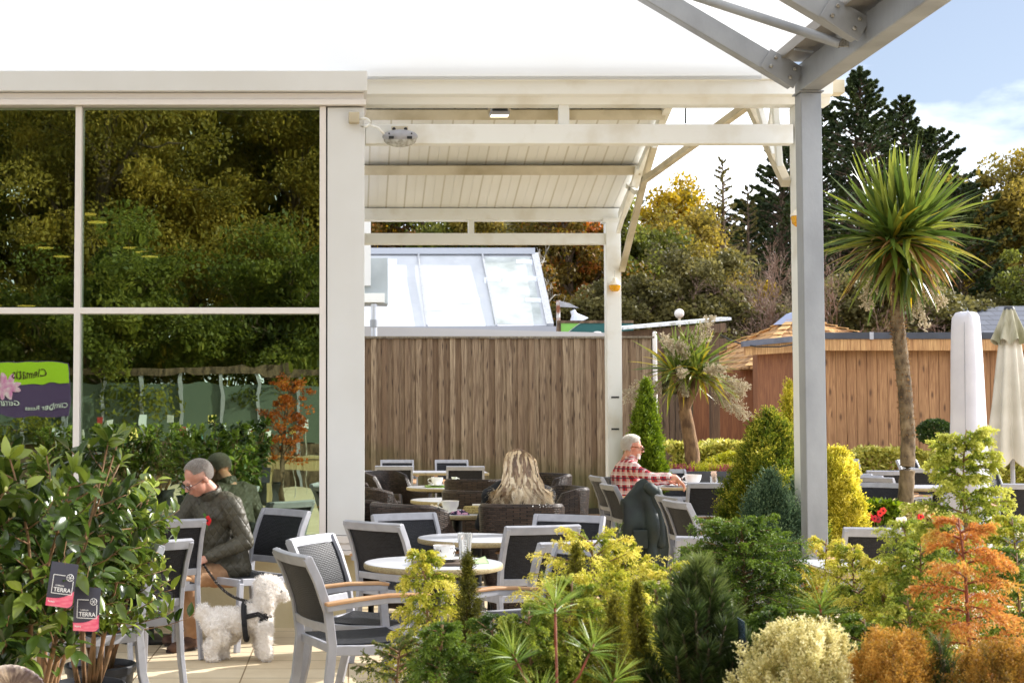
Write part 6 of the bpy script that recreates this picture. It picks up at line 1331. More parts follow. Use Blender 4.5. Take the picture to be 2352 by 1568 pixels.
def umbrella(name, label, loc, h, seed, whorls, group=None):
    t = thing(name, label, 'umbrella pine', loc, 0, group); rg = np.random.default_rng(seed); pot(t, .12, .2); sb = MB(); fo = FO()
    sb.tube([(0, 0, .15), (.005, 0, h * .55), (0, 0, h)], [.0042, .0036, .003], 8)
    for (x, y, z, s) in whorls + [(0, 0, h, 1.0)]:
        zb = max(.2, z - .10 - .5 * math.hypot(x, y)); sb.tube([(0, 0, zb), (x * .6, y * .6, zb + (z - zb) * .45), (x, y, z)], [.0032, .0028, .0024], 7)
        ax = nrm(np.array([[x * 1.3, y * 1.3, .18 + abs(z - zb)]]))
        for lvl, (a, n) in enumerate(((74, 34), (54, 26), (28, 14))):
            az = rg.random(n) * 6.28; base = np.repeat(np.array([[x, y, z]]) - ax * .012 * (2 - lvl), n, 0); d = side_dirs(np.repeat(ax, n, 0), R(a) + rg.normal(size=n) * .12, rg); c = curve(base, d, .088 * s * rg.uniform(.75, 1.1, n), .35, 3, rg, .01)
            S = nrm(np.cross(d, rg.normal(size=(n, 3)))); wd = .0024; V = []; 
            for k in range(4): ww = wd * (1.0, 1.0, .85, .15)[k]; V += [c[:, k] - S * ww / 2, c[:, k] + S * ww / 2]
            V = np.stack(V, 1); b = np.arange(n)[:, None] * 8; Fc = np.vstack([b + np.array(q) for k in range(3) for q in ([2 * k, 2 * k + 1, 2 * k + 3], [2 * k, 2 * k + 3, 2 * k + 2])]); fo.add(V.reshape(-1, 3), Fc, np.repeat(np.clip(.45 + .16 * lvl + rg.normal(size=n) * .12, 0, 1), 8))
    sb.build('stem', mat['redstem'], t, smooth=True); fo.build('foliage', LM['umb'], t); return t
# ---------------------------------------------------------------- cordylines
def swords(fo, c, n, L0, W0, rg, lo, hi, droop, t0, t1, kinds=None, cen=(0, 0)):
    az = rg.random(n) * 6.283; el_ = R(lo) + (R(hi) - R(lo)) * rg.random(n); d = np.stack([np.cos(az) * np.cos(el_), np.sin(az) * np.cos(el_), np.sin(el_)], 1); base = np.repeat(np.array([c], float), n, 0) + d * .03 + rg.normal(size=(n, 3)) * .02
    K = 7; cv = curve(base, d, L0 * rg.uniform(.72, 1.12, n), droop * rg.uniform(.4, 1.4, n), K, rg, .012); S = nrm(np.cross(d, np.array([0, 0, 1.0]) + rg.normal(size=(n, 3)) * .35)); V = []
    for k in range(K + 1):
        f = k / K; ww = W0 * (.55 + 1.6 * f - 2.1 * f * f + .0) if f < 1 else 0.0; ww = max(ww, .02 * W0); dn = nrm(np.cross(S, d)); V += [cv[:, k] - S * ww / 2 + dn * ww * .12, cv[:, k], cv[:, k] + S * ww / 2 + dn * ww * .12]
    V = np.stack(V, 1); m = 3 * (K + 1); b = np.arange(n)[:, None] * m; Fc = np.vstack([b + np.array(q) for k in range(K) for s in (0, 1) for q in ([3 * k + s, 3 * k + s + 1, 3 * k + s + 4], [3 * k + s, 3 * k + s + 4, 3 * k + s + 3])])
    fo.add(V.reshape(-1, 3), Fc, np.repeat(np.clip(rg.uniform(t0, t1, n), 0, 1), m))
def panicle(fo, c, d, ln, n, rg, droop=.5, nw=.004):
    ax = curve(np.array([c], float), np.array([d], float), ln, droop, 8, rg, .03); p, dd, f = sample(ax, n, rg, .15, 1.0); br = curve(p, side_dirs(dd, R(45), rg), ln * .42 * (1 - .6 * f), droop * .4, 4, rg, .06); q, qd, qf = sample(br, 26, rg, .1, 1.0); k = len(q)
    needles(fo, q + rg.normal(size=(k, 3)) * .006, rg.normal(size=(k, 3)), .02, .015, rg.random(k) * .6 + .2, rg.random(k) * .5 + .5, rg); needles(fo, br[:, 0], br[:, -1] - br[:, 0], np.linalg.norm(br[:, -1] - br[:, 0], axis=1), nw, np.full(len(br), .2), np.full(len(br), .4), rg); return ax
# big one
ty = 12.6; tb0 = P(2078, 1185, ty); ttop = P(2066, 640, ty)
t = thing('cordyline_palm', 'tall cordyline palm with thick rough trunk and big spiky sword leaved head', 'palm', (tb0.x, ty, 0)); rg = np.random.default_rng(21)
def lp(u, v): p = P(u, v, ty); return (p.x - tb0.x, 0, p.z)
m = MB(); path = [lp(2076, 1250), lp(2078, 1180), lp(2084, 1080), lp(2086, 1000), lp(2079, 900), lp(2068, 800), lp(2062, 740), lp(2061, 680), lp(2064, 600), lp(2066, 560)]; path[0] = (path[0][0], 0, .3)
rad_ = [.075, .066, .062, .060, .059, .059, .054, .046, .048, .045]; pp = []; rr = []
for i in range(len(path) - 1):
    for s in np.linspace(0, 1, 9)[:-1]: pp.append(lerp(Vector(path[i]), Vector(path[i + 1]), s)); rr.append((rad_[i] + (rad_[i + 1] - rad_[i]) * s) * (1 + .05 * math.sin(i * 7 + s * 19)))
m.tube(pp, rr, 18); tk = m.build('trunk', M('cordyline_bark', lin((136, 118, 94)), .95, 0, lin((72, 58, 44)), 16, stretch=(1, 1, .6), bump=1.0, bs=55, col3=lin((120, 100, 74)), vs3=50), t, smooth='auto')
fo = FO(); n = 900; ii = rg.integers(24, len(pp) - 12, n); pb = np.array([pp[i] for i in ii]); az = rg.random(n) * 6.28; rdv = np.stack([np.cos(az), np.sin(az), np.zeros(n)], 1); needles(fo, pb + rdv * np.array([rr[i] for i in ii])[:, None] * .97, rdv + np.array([0, 0, .6]) + rg.normal(size=(n, 3)) * .5, rg.uniform(.012, .035, n), .008, rg.random(n) * .1, rg.random(n) * .14, rg); fo.build('bark_fibre', LM['cord'], t)
fo = FO(); cA = lp(2044, 556); cB = lp(2084, 548)
for cc, nn in ((cA, 150), (cB, 170)):
    cc = (cc[0], rg.normal() * .03, cc[2]); swords(fo, cc, int(nn * .42), .78, .050, rg, 20, 88, .15, .35, .95); swords(fo, cc, int(nn * .42), .70, .050, rg, -25, 40, .55, .22, .98); swords(fo, (cc[0], cc[1], cc[2] - .05), int(nn * .34), .62, .044, rg, -78, -15, .8, .2, 1.0); swords(fo, (cc[0], cc[1], cc[2] - .04), int(nn * .26), .55, .036, rg, -75, 15, 1.2, .0, .14)
fo.build('leaf_head', LM['cord'], t); fo = FO()
for (u, v, dx, ln) in ((2085, 600, .55, .45), (2040, 610, -.5, .42), (2075, 620, .2, .5)): panicle(fo, lp(u, v), (dx, -.1, -.5), ln, 24, rg, .8)
fo.build('flower_spray', LM['bloom'], t)
# second, smaller
sy = 17.9; b0 = P(1592, 1075, sy); t = thing('cordyline_palm', 'small forked cordyline palm hung with pale flower plumes behind the plaid shirt man', 'palm', (b0.x, sy, 0)); rg = np.random.default_rng(31)
def lq(u, v, y=0): p = P(u, v, sy); return (p.x - b0.x, y, p.z)
sb = MB(); j1 = lq(1572, 940); sb.tube([(lq(1592, 1075)[0], 0, .3), lq(1590, 1040), lq(1580, 980), j1], [.10, .088, .08, .075], 14)
forks = [(1548, 868, -.05), (1575, 862, .06), (1598, 872, -.08), (1610, 860, .05)]
for u, v, yy in forks: sb.tube([j1, lerp(Vector(j1), Vector(lq(u, v, yy)), .5) + Vector((.02, 0, .0)), lq(u, v - 12, yy)], [.06, .046, .05], 10)
sb.build('trunk', M('cordyline_bark_brown', lin((150, 118, 84)), .95, 0, lin((88, 64, 44)), 14, stretch=(1, 1, .5), bump=1, bs=50), t, smooth='auto')
fo = FO(); fb = FO()
for i, (u, v, yy) in enumerate(forks):
    c = lq(u, v - 14, yy); swords(fo, c, 46, .60, .034, rg, -30, 80, .55, .5, 1.0); swords(fo, c, 9, .55, .032, rg, -60, 0, .8, .7, 1.0)
for (u, v, dx, dz, ln) in ((1530, 880, -1, .05, .60), (1548, 835, -.5, .9, .45), (1590, 815, .15, 1.1, .50), (1575, 835, -.2, .7, .38), (1610, 880, .9, .0, .58), (1622, 890, 1, -.15, .60), (1560, 860, -.2, .0, .34), (1600, 865, .3, .0, .36), (1535, 890, -.9, -.15, .5), (1630, 875, 1, .05, .45)): [panicle(fb, lq(u, v, rg.normal() * .1 - .12), (dx + rg.normal() * .2, rg.normal() * .3 - .2, dz + rg.normal() * .15), ln * .95, 40, rg, .8) for _ in range(1 + (rg.random() < .4))]
fo.build('leaf_head', LM['cord'], t); fb.build('flower_plume', LM['bloom'], t)
# ================================================================ foreground nursery plants (standing in pots on a low bench)
def Zat(v, y): return P(800, v, y).z
BZ = .40
bench = thing('display_bench', 'low slatted plant display bench in the foreground', 'bench', (1.7, 4.1, 0))
bm_ = MB(); [bm_.box((0, -1.35 + i * .15, BZ - .02), (3.9, .12, .025)) for i in range(19)]; bm_.each('slat', mat['bark'], bench)
bm_ = MB(); [bm_.box((x, y, BZ / 2 - .02), (.07, .07, BZ - .04)) for x in (-1.8, 0, 1.8) for y in (-1.3, 0, 1.3)]; bm_.each('leg', mat['bark'], bench)
def fg(fn, name, label, u, y, vtop, **k):
    x = X(u, y, vtop); h = Zat(vtop, y) - BZ; return fn(name, label, (x, y, BZ), h, **k)
def W(nm, lb, loc, h, **k): return weeping(nm, lb, loc, h, **k)
def TU(nm, lb, loc, h, prof_=None, **k): return tufted(nm, lb, loc, dict(h=h, r=prof_), **k)
def px(d, y): return d / F * y            # picture px -> metres at depth y
N_ = 'conifer'
fg(W, N_, 'drooping lime conifer with yellow tips in front of the nearest round table', 988, 4.5, 1272, spread=px(120, 4.5), lm=LM['gold'], seed=1, droop=1.5, twig=.12, t0=.12, tip=.5, tiers=9, start=.2)
fg(TU, N_, 'slim olive dwarf spruce rising in front of the latte glass', 1075, 4.35, 1262, prof_=([0, .3, .55, .8, 1], [px(62, 4.35), px(58, 4.35), px(40, 4.35), px(22, 4.35), .006]), lm=LM['olive'], seed=2, n=620, tl=.05, nl=.009, m=16, t0=.12, tip=.3)
fg(W, N_, 'bluish green juniper spreading low over the paving at the bottom', 905, 4.2, 1470, spread=px(150, 4.2), lm=LM['juni'], seed=3, droop=.35, twig=.06, tiers=7, nl=.009, up=80, sub=9, t0=.2)
fg(W, N_, 'soft dark green feathery conifer under the drooping lime one', 1010, 4.0, 1430, spread=px(95, 4.0), lm=LM['rich'], seed=4, droop=1.5, twig=.11, t0=.30, tip=.25, tiers=8)
fg(TU, N_, 'small bright green cone shaped conifer at the bottom edge', 1143, 3.85, 1458, prof_=([0, .4, .7, .9, 1], [px(78, 3.85), px(60, 3.85), px(38, 3.85), px(18, 3.85), .004]), lm=LM['thuja'], seed=5, n=1300, tl=.05, nl=.006, nw=.003, ang=28, upb=1.5, t0=.2, tip=.35)
fg(W, N_, 'large yellow tipped conifer spreading its sprays before the bright framed armchair', 1352, 4.7, 1238, spread=px(225, 4.7), lm=LM['gold'], seed=6, droop=.85, twig=.12, tiers=11, t0=.18, tip=.55, up=72, nl=.012, nw=.0032, sub=15)
fg(W, N_, 'yellow feathery conifer beneath the hanging coat', 1440, 4.9, 1262, spread=px(110, 4.9), lm=LM['gold'], seed=7, droop=.5, twig=.09, tiers=8, t0=.22, up=50)
fg(TU, N_, 'stubby olive gold dwarf spruce tip poking above the yellow sprays', 1322, 4.55, 1242, prof_=([0, .5, .8, 1], [px(75, 4.5), px(50, 4.5), px(25, 4.5), .006]), lm=LM['olive'], seed=8, n=800, tl=.045, t0=.3)
umbrella('umbrella_pine', 'umbrella pine with starry whorls of long needles left of the olive spruce cones', (X(1272, 3.6), 3.6, BZ), Zat(1385, 3.6) - BZ, 9, [(.09, -.02, .53, .9), (-.10, .02, .50, 1.0), (.15, .03, .44, .9), (-.05, -.09, .42, 1.0), (-.15, -.04, .36, .9), (.06, -.12, .34, 1.0), (.19, -.04, .36, .85), (-.02, -.14, .28, .9)])
umbrella('umbrella_pine', 'small umbrella pine on a red stem below the galvanised post', (X(1878, 3.9), 3.9, BZ), Zat(1388, 3.9) - BZ, 10, [(.05, -.03, .36, .9), (-.10, .03, .33, .8), (.10, .04, .28, .9), (-.07, -.08, .2, .8)])
fg(TU, N_, 'front olive green dwarf spruce cone left of the big dark pine', 1412, 3.7, 1362, prof_=([0, .25, .5, .75, .92, 1], [px(95, 3.7), px(80, 3.7), px(56, 3.7), px(34, 3.7), px(16, 3.7), .005]), lm=LM['olive'], seed=12, n=1200, tl=.05, t0=.22, tip=.45, m=16)
fg(TU, N_, 'second olive spruce cone tucked against the big dark pine', 1462, 3.95, 1330, prof_=([0, .3, .6, .85, 1], [px(62, 3.9), px(48, 3.9), px(30, 3.9), px(16, 3.9), .005]), lm=LM['olive'], seed=13, n=750, tl=.05, t0=.22, tip=.45)
fg(lambda n, l, loc, h, **k: pinebush(n, l, loc, h, **k), 'pine', 'big dome of dark green pine with brush like shoots in the centre foreground', 1605, 3.9, 1272, rad=px(125, 3.9), lm=LM['pine'], seed=14, nsh=66, nl=.052, per=300, nw=.0028, shoot=.13, ang=40, t0=.18, tips=.55)
# stocky pines farther back
pinebush('pine', 'small dark pine with upright brushes at the foot of the hanging coat', (X(1392, 6.3), 6.3, 0), Zat(1235, 6.3), .2, LM['pine'], 15, nsh=26, nl=.05, per=110, nw=.003, t0=.15, tips=.2)
pinebush('pine', 'tiny round dark pine beside the steel dog bowl', (X(1415, 7.6), 7.6, 0), Zat(1198, 7.6), .1, LM['pine'], 16, nsh=16, nl=.045, per=110, nw=.003)
weeping('conifer', 'rich green mounded cryptomeria with shaggy arching shoots in front of the nested armchairs', (X(1712, 5.3), 5.3, .2), Zat(1205, 5.3) - .2, px(190, 5.3), LM['rich'], 17, droop=.7, twig=.13, tiers=20, t0=.22, tip=.35, nl=.013, nw=.004, up=82, start=.3, sub=15, dens=1.2, bpt=5, shp=.35)
weeping('conifer', 'golden drooping conifer at the foot of the galvanised post', (X(1888, 5.3), 5.3, .2), Zat(1238, 5.3) - .2, px(125, 5.3), LM['gold'], 18, droop=1.4, twig=.10, tiers=8, t0=.3, tip=.4, up=60)
weeping('conifer', 'yellow conifer with upright tips in front of the white table on the right', (X(2022, 4.7), 4.7, .2), Zat(1288, 4.7) - .2, px(160, 4.7), LM['gold'], 19, droop=1.3, twig=.11, tiers=9, t0=.3, tip=.4, up=60)
weeping('conifer', 'tall airy lime green conifer reaching up before the white covered parasol', (X(2215, 5.0), 5.0, .2), Zat(985, 5.0) - .2, px(260, 5.0), LM['lime'], 20, droop=.9, twig=.19, tiers=17, t0=.25, tip=.5, up=78, nl=.015, nw=.006, lean=.02, sub=16, shp=.95)
weeping('conifer', 'green feathery conifer behind the orange one at the right edge', (X(2325, 4.4), 4.4, .2), Zat(1270, 4.4) - .2, px(130, 4.4), LM['rich'], 21, droop=1.3, twig=.12, tiers=10, t0=.35, tip=.3, up=68)
fg(W, N_, 'orange brown conifer with red stem and hanging sprays at the lower right', 2232, 4.0, 1188, spread=px(165, 4.0), lm=LM['orange'], seed=22, stemm='redstem', droop=1.0, twig=.15, tiers=8, t0=.28, tip=.45, up=84, start=.2, nl=.013, nw=.0044)
fg(W, N_, 'green arching conifer low between the cream globe and the orange conifer', 2100, 4.0, 1378, spread=px(130, 4.0), lm=LM['lime'], seed=23, droop=1.2, twig=.11, tiers=8, t0=.15, tip=.4, up=75)
glob = lambda r, y: ([0, .15, .4, .65, .85, 1], [px(r * .8, y), px(r, y), px(r * 1.02, y), px(r * .95, y), px(r * .78, y), px(r * .42, y)])
fg(TU, N_, 'cream and white variegated globe conifer at the bottom centre right', 1842, 3.6, 1418, prof_=glob(132, 3.6), lm=LM['cream'], seed=24, n=2600, lumpy=.26, tl=.04, nl=.008, nw=.0045, m=10, upb=.5, t0=.15, tip=.5, var=.16)
fg(TU, N_, 'rusty orange globe conifer at the bottom right of the cream one', 2050, 3.5, 1440, prof_=glob(105, 3.5), lm=LM['rust'], seed=25, n=2000, lumpy=.26, tl=.045, nl=.007, nw=.003, m=12, t0=.3, tip=.45)
fg(TU, N_, 'brown green globe conifer cut off by the bottom right corner', 2290, 3.4, 1465, prof_=glob(115, 3.4), lm=LM['rust'], seed=26, n=1800, lumpy=.26, tl=.045, nl=.008, nw=.003, m=12, t0=.05, tip=.4)
fg(lambda n, l, loc, h, **k: pinebush(n, l, loc, h, **k), 'pine', 'dark green pine tufts between the two rusty globe conifers', 2165, 3.5, 1452, rad=px(60, 3.5), lm=LM['pine'], seed=27, nsh=22, nl=.05, per=120)
weeping('conifer', 'pale golden conifer sprays before the chair and white table on the right', (X(1965, 5.1), 5.1, .2), Zat(1255, 5.1) - .2, px(140, 5.1), LM['gold'], 40, droop=1.2, twig=.13, tiers=11, t0=.25, tip=.4, up=70)
weeping('conifer', 'lime green conifer filling in below the flower trough', (X(2095, 5.4), 5.4, .2), Zat(1195, 5.4) - .2, px(150, 5.4), LM['lime'], 39, droop=1.2, twig=.14, tiers=12, t0=.2, tip=.4, up=74)
fg(TU, N_, 'small orange green conifer peeping out left of the golden drooping one', 1862, 5.5, 1305, prof_=([0, .5, .8, 1], [px(45, 4.6), px(36, 4.6), px(20, 4.6), .005]), lm=LM['orange'], seed=28, n=420, tl=.05, t0=.1)
fg(TU, N_, 'bright green low conifer behind the umbrella pine', 1255, 4.5, 1400, prof_=glob(80, 4.5), lm=LM['thuja'], seed=29, n=900, tl=.05, t0=.3)
fg(W, N_, 'mid green feathery conifer filling the gap below the yellow sprays', 1500, 4.35, 1352, spread=px(110, 4.35), lm=LM['lime'], seed=30, droop=.8, twig=.1, tiers=8, t0=.2, tip=.4, up=62)
fg(W, N_, 'golden feathery conifer between the umbrella pine and the olive spruces', 1395, 4.25, 1325, spread=px(150, 4.25), lm=LM['gold'], seed=43, droop=1.1, twig=.14, tiers=9, t0=.15, tip=.5, up=74)
fg(W, N_, 'yellow green sprays left of the big dark pine', 1530, 4.6, 1300, spread=px(130, 4.6), lm=LM['gold'], seed=44, droop=.9, twig=.13, tiers=9, t0=.12, tip=.45, up=74)
fg(W, N_, 'soft green drooping conifer at the foot of the spiky umbrella pine', 1215, 4.1, 1400, spread=px(140, 4.1), lm=LM['lime'], seed=45, droop=1.2, twig=.13, tiers=8, t0=.15, tip=.4, up=74)
fg(TU, N_, 'low green conifer mound between the bright cone and the umbrella pine', 1190, 4.3, 1465, prof_=glob(70, 4.3), lm=LM['juni'], seed=31, n=700, tl=.05, t0=.3)
fg(W, N_, 'dark feathery conifer filling the gap right of the big dark pine', 1745, 4.35, 1400, spread=px(90, 4.35), lm=LM['rich'], seed=32, droop=1.2, twig=.11, tiers=7, t0=.15, tip=.3)
# plant label in the dark pine
fg(W, N_, 'soft green drooping conifer between the white table and the golden ones', 1955, 4.9, 1345, spread=px(130, 4.9), lm=LM['lime'], seed=33, droop=1.1, twig=.12, tiers=9, t0=.15, tip=.4, up=75)
fg(W, N_, 'dull green conifer behind the rusty globe, filling down to the bottom edge', 1985, 4.2, 1420, spread=px(120, 4.2), lm=LM['rich'], seed=34, droop=1.1, twig=.12, tiers=8, t0=.3, tip=.3, up=78)
fg(W, N_, 'green drooping conifer left behind the orange one', 2120, 4.6, 1250, spread=px(120, 4.6), lm=LM['lime'], seed=35, droop=1.3, twig=.13, tiers=10, t0=.15, tip=.35, up=75)
fg(W, N_, 'yellow green conifer at the far right edge below the parasols', 2345, 4.7, 1190, spread=px(140, 4.7), lm=LM['gold'], seed=36, droop=1.2, twig=.13, tiers=10, t0=.15, tip=.4, up=75)
fg(W, N_, 'yellow green sprays spreading right of the large yellow tipped conifer', 1300, 4.2, 1330, spread=px(150, 4.2), lm=LM['lime'], seed=37, droop=.9, twig=.11, tiers=8, t0=.2, tip=.45, up=78)
fg(W, N_, 'dark green conifer low behind the bright cone at the bottom edge', 1120, 4.2, 1420, spread=px(110, 4.2), lm=LM['rich'], seed=38, droop=.9, twig=.1, tiers=7, t0=.2, tip=.3, up=78)
t = thing('plant_label', 'glossy curved plant label edge sticking out of the big dark pine', 'label', P(1690, 1490, 3.78))
m = MB(); gridpanel(m, lambda u, v: (.012 * math.sin(v * 2.2) + .006 * u, -.045 + .09 * u, -.075 + .15 * v), 4, 8, (.0015, 0, 0)); m.build('card', M('label_card', lin((70, 90, 110)), .25, 0, lin((30, 34, 40)), 20), t)
# ================================================================ camellias on the left
camA = camellia('camellia', 'camellia with dense bright leaves behind the black pot, arching towards the seated man', (X(205, 6.7), 6.75, 0), Zat(1045, 6.7), .33, .070, 9, 41, .16, .27, .16, nl=1.5, lowest=.26)
camellia('camellia', 'large leaved dark camellia filling the left edge', (X(40, 5.3), 5.3, 0), Zat(992, 5.3), .38, .088, 10, 42, .16, .26, -.05, nl=1.0, lowest=.28)
camellia('camellia', 'camellia in the blue grey pot half hidden behind the dark leaved one', (X(110, 6.4), 6.3, 0), Zat(1090, 6.3), .34, .09, 7, 43, .14, .3, -.04, lowest=.4)
camellia('camellia', 'camellia whose leafy branch reaches right across the chair backs', (X(235, 7.2), 7.2, 0), Zat(1110, 7.2), .40, .082, 6, 44, .17, .28, .14, nl=.9)
def tag_(p, tilt, label, yaw):
    t = thing('plant_tag', label, 'plant tag', p, yaw, 'hanging camellia tags'); k = .088; h = .145; E2 = Euler((0, R(tilt), 0)).to_matrix()
    m = MB(); gridpanel(m, lambda u, v: E2 @ Vector(((u - .5) * k, -.006 * math.sin(math.pi * v), (v - 1) * h)), 6, 10, (0, .0015, 0)); c = m.build('card', M('dark_tag_card', lin((66, 66, 80)), .5), t, smooth='auto')
    m = MB(); n = 16; vs = [];
    for i in range(n + 1):
        u = i / n; zt_ = -h + .028 + .030 * u ** 3; zb_ = -h + .001 + (.012 * max(0, (u - .8) / .2) ** 2); vs += [E2 @ Vector(((u - .5) * k * .98, -.0095, zt_)), E2 @ Vector(((u - .5) * k * .98, -.0035, zb_))]
    m.add(vs, [(2 * i, 2 * i + 1, 2 * i + 3, 2 * i + 2) for i in range(n)]); m.build('pink_band', M('pink_print', lin((232, 84, 124)), .45, 0, lin((240, 130, 150)), 40, stretch=(1, 1, 3)), t)
    for (txt, s, x, z) in (('TERRA', .019, .004, -.088), ('CAMELLIA', .0062, -.006, -.074), ('Rosso', .009, -.026, -.128)):
        vs, fs = textmesh(txt, s, True); m = MB(); m.add([E2 @ Vector((v.x + x, -.0105, v.y + z)) for v in vs], fs); m.build('lettering', mat['whiteink'], t, fixn=False)
    m = MB(); q = lambda x, z: E2 @ Vector((x, -.0105, z))
    for a, b2 in ((((-.03), -.04), (-.030, -.1)), ((-.030, -.1), (.036, -.1)), ((.036, -.1), (.036, -.055)), ((-.03, -.04), (.008, -.04))): m.sweep([q(*a), q(*b2)], .0008, .0022, up=(1, 0, 0) if a[1] == b2[1] else (1, 0, 0))
    ring = [q(.024 + .011 * math.cos(a), -.045 + .011 * math.sin(a)) for a in np.linspace(0, 6.283, 19)]; m.tube(ring, .0010, 5)
    for a in range(3): aa = a * 1.047; m.tube([q(.024 + .01 * math.cos(aa), -.045 + .01 * math.sin(aa)), q(.024 - .01 * math.cos(aa), -.045 - .01 * math.sin(aa))], .0008, 5)
    m.build('logo', mat['whiteink'], t); MB().tube([(0, 0, -.006), (-.004, 0, .03), (.002, .01, .07)], .0015, 5).build('string', mat['stem'], t)
tag_(P(150, 1292, 4.9), 8, 'dark TERRA plant tag with pink band, upper left of the two', R(4)); tag_(P(202, 1348, 4.95), 2, 'dark TERRA plant tag with pink band, lower right of the two', R(-6))
t = thing('shell_ornament', 'mottled scallop shell ornament at the bottom left corner', 'ornament', P(38, 1585, 4.6)); 
def shellpt(u, v): a = (u - .5) * 2.6; r_ = v; return Vector((math.sin(a) * r_ * .10 * (1 + .03 * math.cos(u * 80)), -.06 * math.sin(math.pi * min(v, 1) * .55) * math.cos(a) * (1 + .06 * math.cos(u * 80)), math.cos(a) * r_ * .085 - .02))
m = MB(); gridpanel(m, shellpt, 60, 10, (0, .01, 0)); m.build('shell', M('shell', lin((214, 196, 180)), .5, 0, lin((100, 84, 84)), 16, lo=.4, hi=.6), t, smooth=True)
t.location = P(30, 1568, 4.6)
for (u, y, r_, h, lab) in ((228, 7.0, .15, .27, 'empty looking big black plastic pot right of the camellia stems'), ):
    pass
# ================================================================ planters and planted things beyond
def tuft_at(name, label, u, y, vtop, halfpx, lm, seed, prof=None, **k):
    x = X(u, y, 1000); h = Zat(vtop, y); r_ = halfpx / F * y; pr = prof or [0, .2, .5, .75, .9, 1]; rr_ = k.pop('rr', [.8, 1, .85, .55, .28, .03]); return tufted(name, label, (x, y, 0), dict(h=h, r=(pr, [r_ * q for q in rr_])), lm, seed, **k)
tuft_at('conifer', 'upright bright green cone conifer behind the plaid shirt man', 1484, 17.0, 868, 46, LM['thuja'], 51, n=2300, tl=.16, nl=.03, nw=.016, m=9, upb=1.4, ang=30, potr=.2, poth=.35, t0=.25, tip=.35, inner=.85)
tuft_at('conifer', 'big green and gold conifer left of the galvanised post', 1768, 11.6, 935, 112, LM['thgold'], 52, n=3600, lumpy=.2, tl=.15, nl=.024, nw=.011, m=12, upb=.8, ang=32, t0=.12, tip=.5, rr=[.8, 1, .85, .6, .36, .05], potr=.25, poth=.35, inner=.8, var=.16)
tuft_at('conifer', 'slender golden topped conifer spire touching the galvanised post', 1815, 11.9, 868, 38, LM['yel'], 53, n=900, tl=.14, nl=.022, nw=.010, m=11, upb=1.2, ang=32, t0=.2, tip=.5, rr=[.9, 1, .85, .6, .45, .06], potr=.2, poth=.3, inner=.7, var=.16)
tuft_at('conifer', 'blue green feathery conifer in front of the gold tipped one', 1768, 10.7, 1075, 76, LM['blue'], 54, lumpy=.24, n=2100, tl=.16, nl=.020, nw=.009, m=12, upb=1.7, ang=26, t0=.25, tip=.4, rr=[.8, 1, .95, .65, .35, .05], potr=.25, poth=.3, inner=.75)
tuft_at('conifer', 'second blue green feathery conifer merging into the galvanised post', 1828, 10.9, 1095, 38, LM['blue'], 55, n=900, tl=.15, nl=.020, nw=.009, m=12, upb=1.7, ang=26, t0=.25, tip=.4, potr=.2, poth=.3)
tuft_at('conifer', 'bright golden yellow conifer just right of the galvanised post', 1922, 11.7, 1022, 56, LM['yel'], 56, n=2400, lumpy=.2, tl=.12, nl=.024, nw=.011, m=11, upb=1.0, ang=34, t0=.3, tip=.45, rr=[.75, 1, .98, .85, .6, .15], potr=.25, poth=.3)
def planter(label, x0, x1, y0, y1, h):
    t = thing('planter', label, 'planter', ((x0 + x1) / 2, (y0 + y1) / 2, 0), 0, 'dark grey trough planters'); w_ = (x1 - x0) / 2; d = (y1 - y0) / 2
    m = MB()
    for a in (-1, 1): m.box((a * (w_ - .012), 0, h / 2), (.024, 2 * d, h)); m.box((0, a * (d - .012), h / 2 - .0), (2 * w_ - .05, .024, h - .002))
    m.build('trough', mat['grey'], t, bevel=.004); MB().box((0, 0, h - .06), (2 * w_ - .05, 2 * d - .05, .04)).build('soil', mat['soil'], t); return t
planter('tall dark grey square planter behind the plaid shirt man\'s chair', X(1400, 15.9, 1150), X(1437, 15.9, 1150) + .12, 15.9, 16.3, Zat(1098, 15.9))
planter('long black trough of heathers under the small palm', X(1515, 17.5, 1085), X(1735, 17.5, 1085), 17.45, 18.3, Zat(1082, 17.45))
planter('flower trough round the foot of the tall palm', X(1945, 12.3, 1190), X(2190, 12.3, 1190), 12.25, 13.0, Zat(1205, 12.25))
def hedge(name, label, u0, u1, y, v, depth, lm, seed, n=9000, ls=.05, z0=None, cat='hedge'):
    x0, x1 = X(u0, y), X(u1, y); h = Zat(v, y); t = thing(name, label, cat, ((x0 + x1) / 2, y + depth / 2, 0)); rg = np.random.default_rng(seed); fo = FO(); zlo = .1 if z0 is None else z0
    xs = rg.uniform(x0, x1, n) - (x0 + x1) / 2; side = rg.random(n); ys = np.where(side < .55, -depth / 2 + rg.random(n) * .12, rg.uniform(-depth / 2, depth / 2, n)); zs = np.where(side < .55, zlo + (h - zlo) * rg.random(n) ** .8, h - rg.random(n) * .09)
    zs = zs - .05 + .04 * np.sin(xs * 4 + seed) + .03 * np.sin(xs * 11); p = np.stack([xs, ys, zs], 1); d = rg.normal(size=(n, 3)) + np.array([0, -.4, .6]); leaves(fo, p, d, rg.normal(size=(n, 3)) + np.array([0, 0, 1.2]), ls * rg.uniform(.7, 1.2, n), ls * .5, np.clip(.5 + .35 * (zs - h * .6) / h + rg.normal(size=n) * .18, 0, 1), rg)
    fo.build('foliage', lm, t, smooth=True); m = MB(); k = int((x1 - x0) / .3)
    for i in range(k + 1): xx = x0 + (x1 - x0) * i / max(k, 1) - (x0 + x1) / 2; m.tube([(xx, 0, 0), (xx + .05, 0, h * .85)], [.012, .005], 5); m.tube([(xx, 0, h * .3), (xx - .15, -.1, h * .8)], [.008, .003], 4)
    m.build('stem', mat['bark'], t); return t
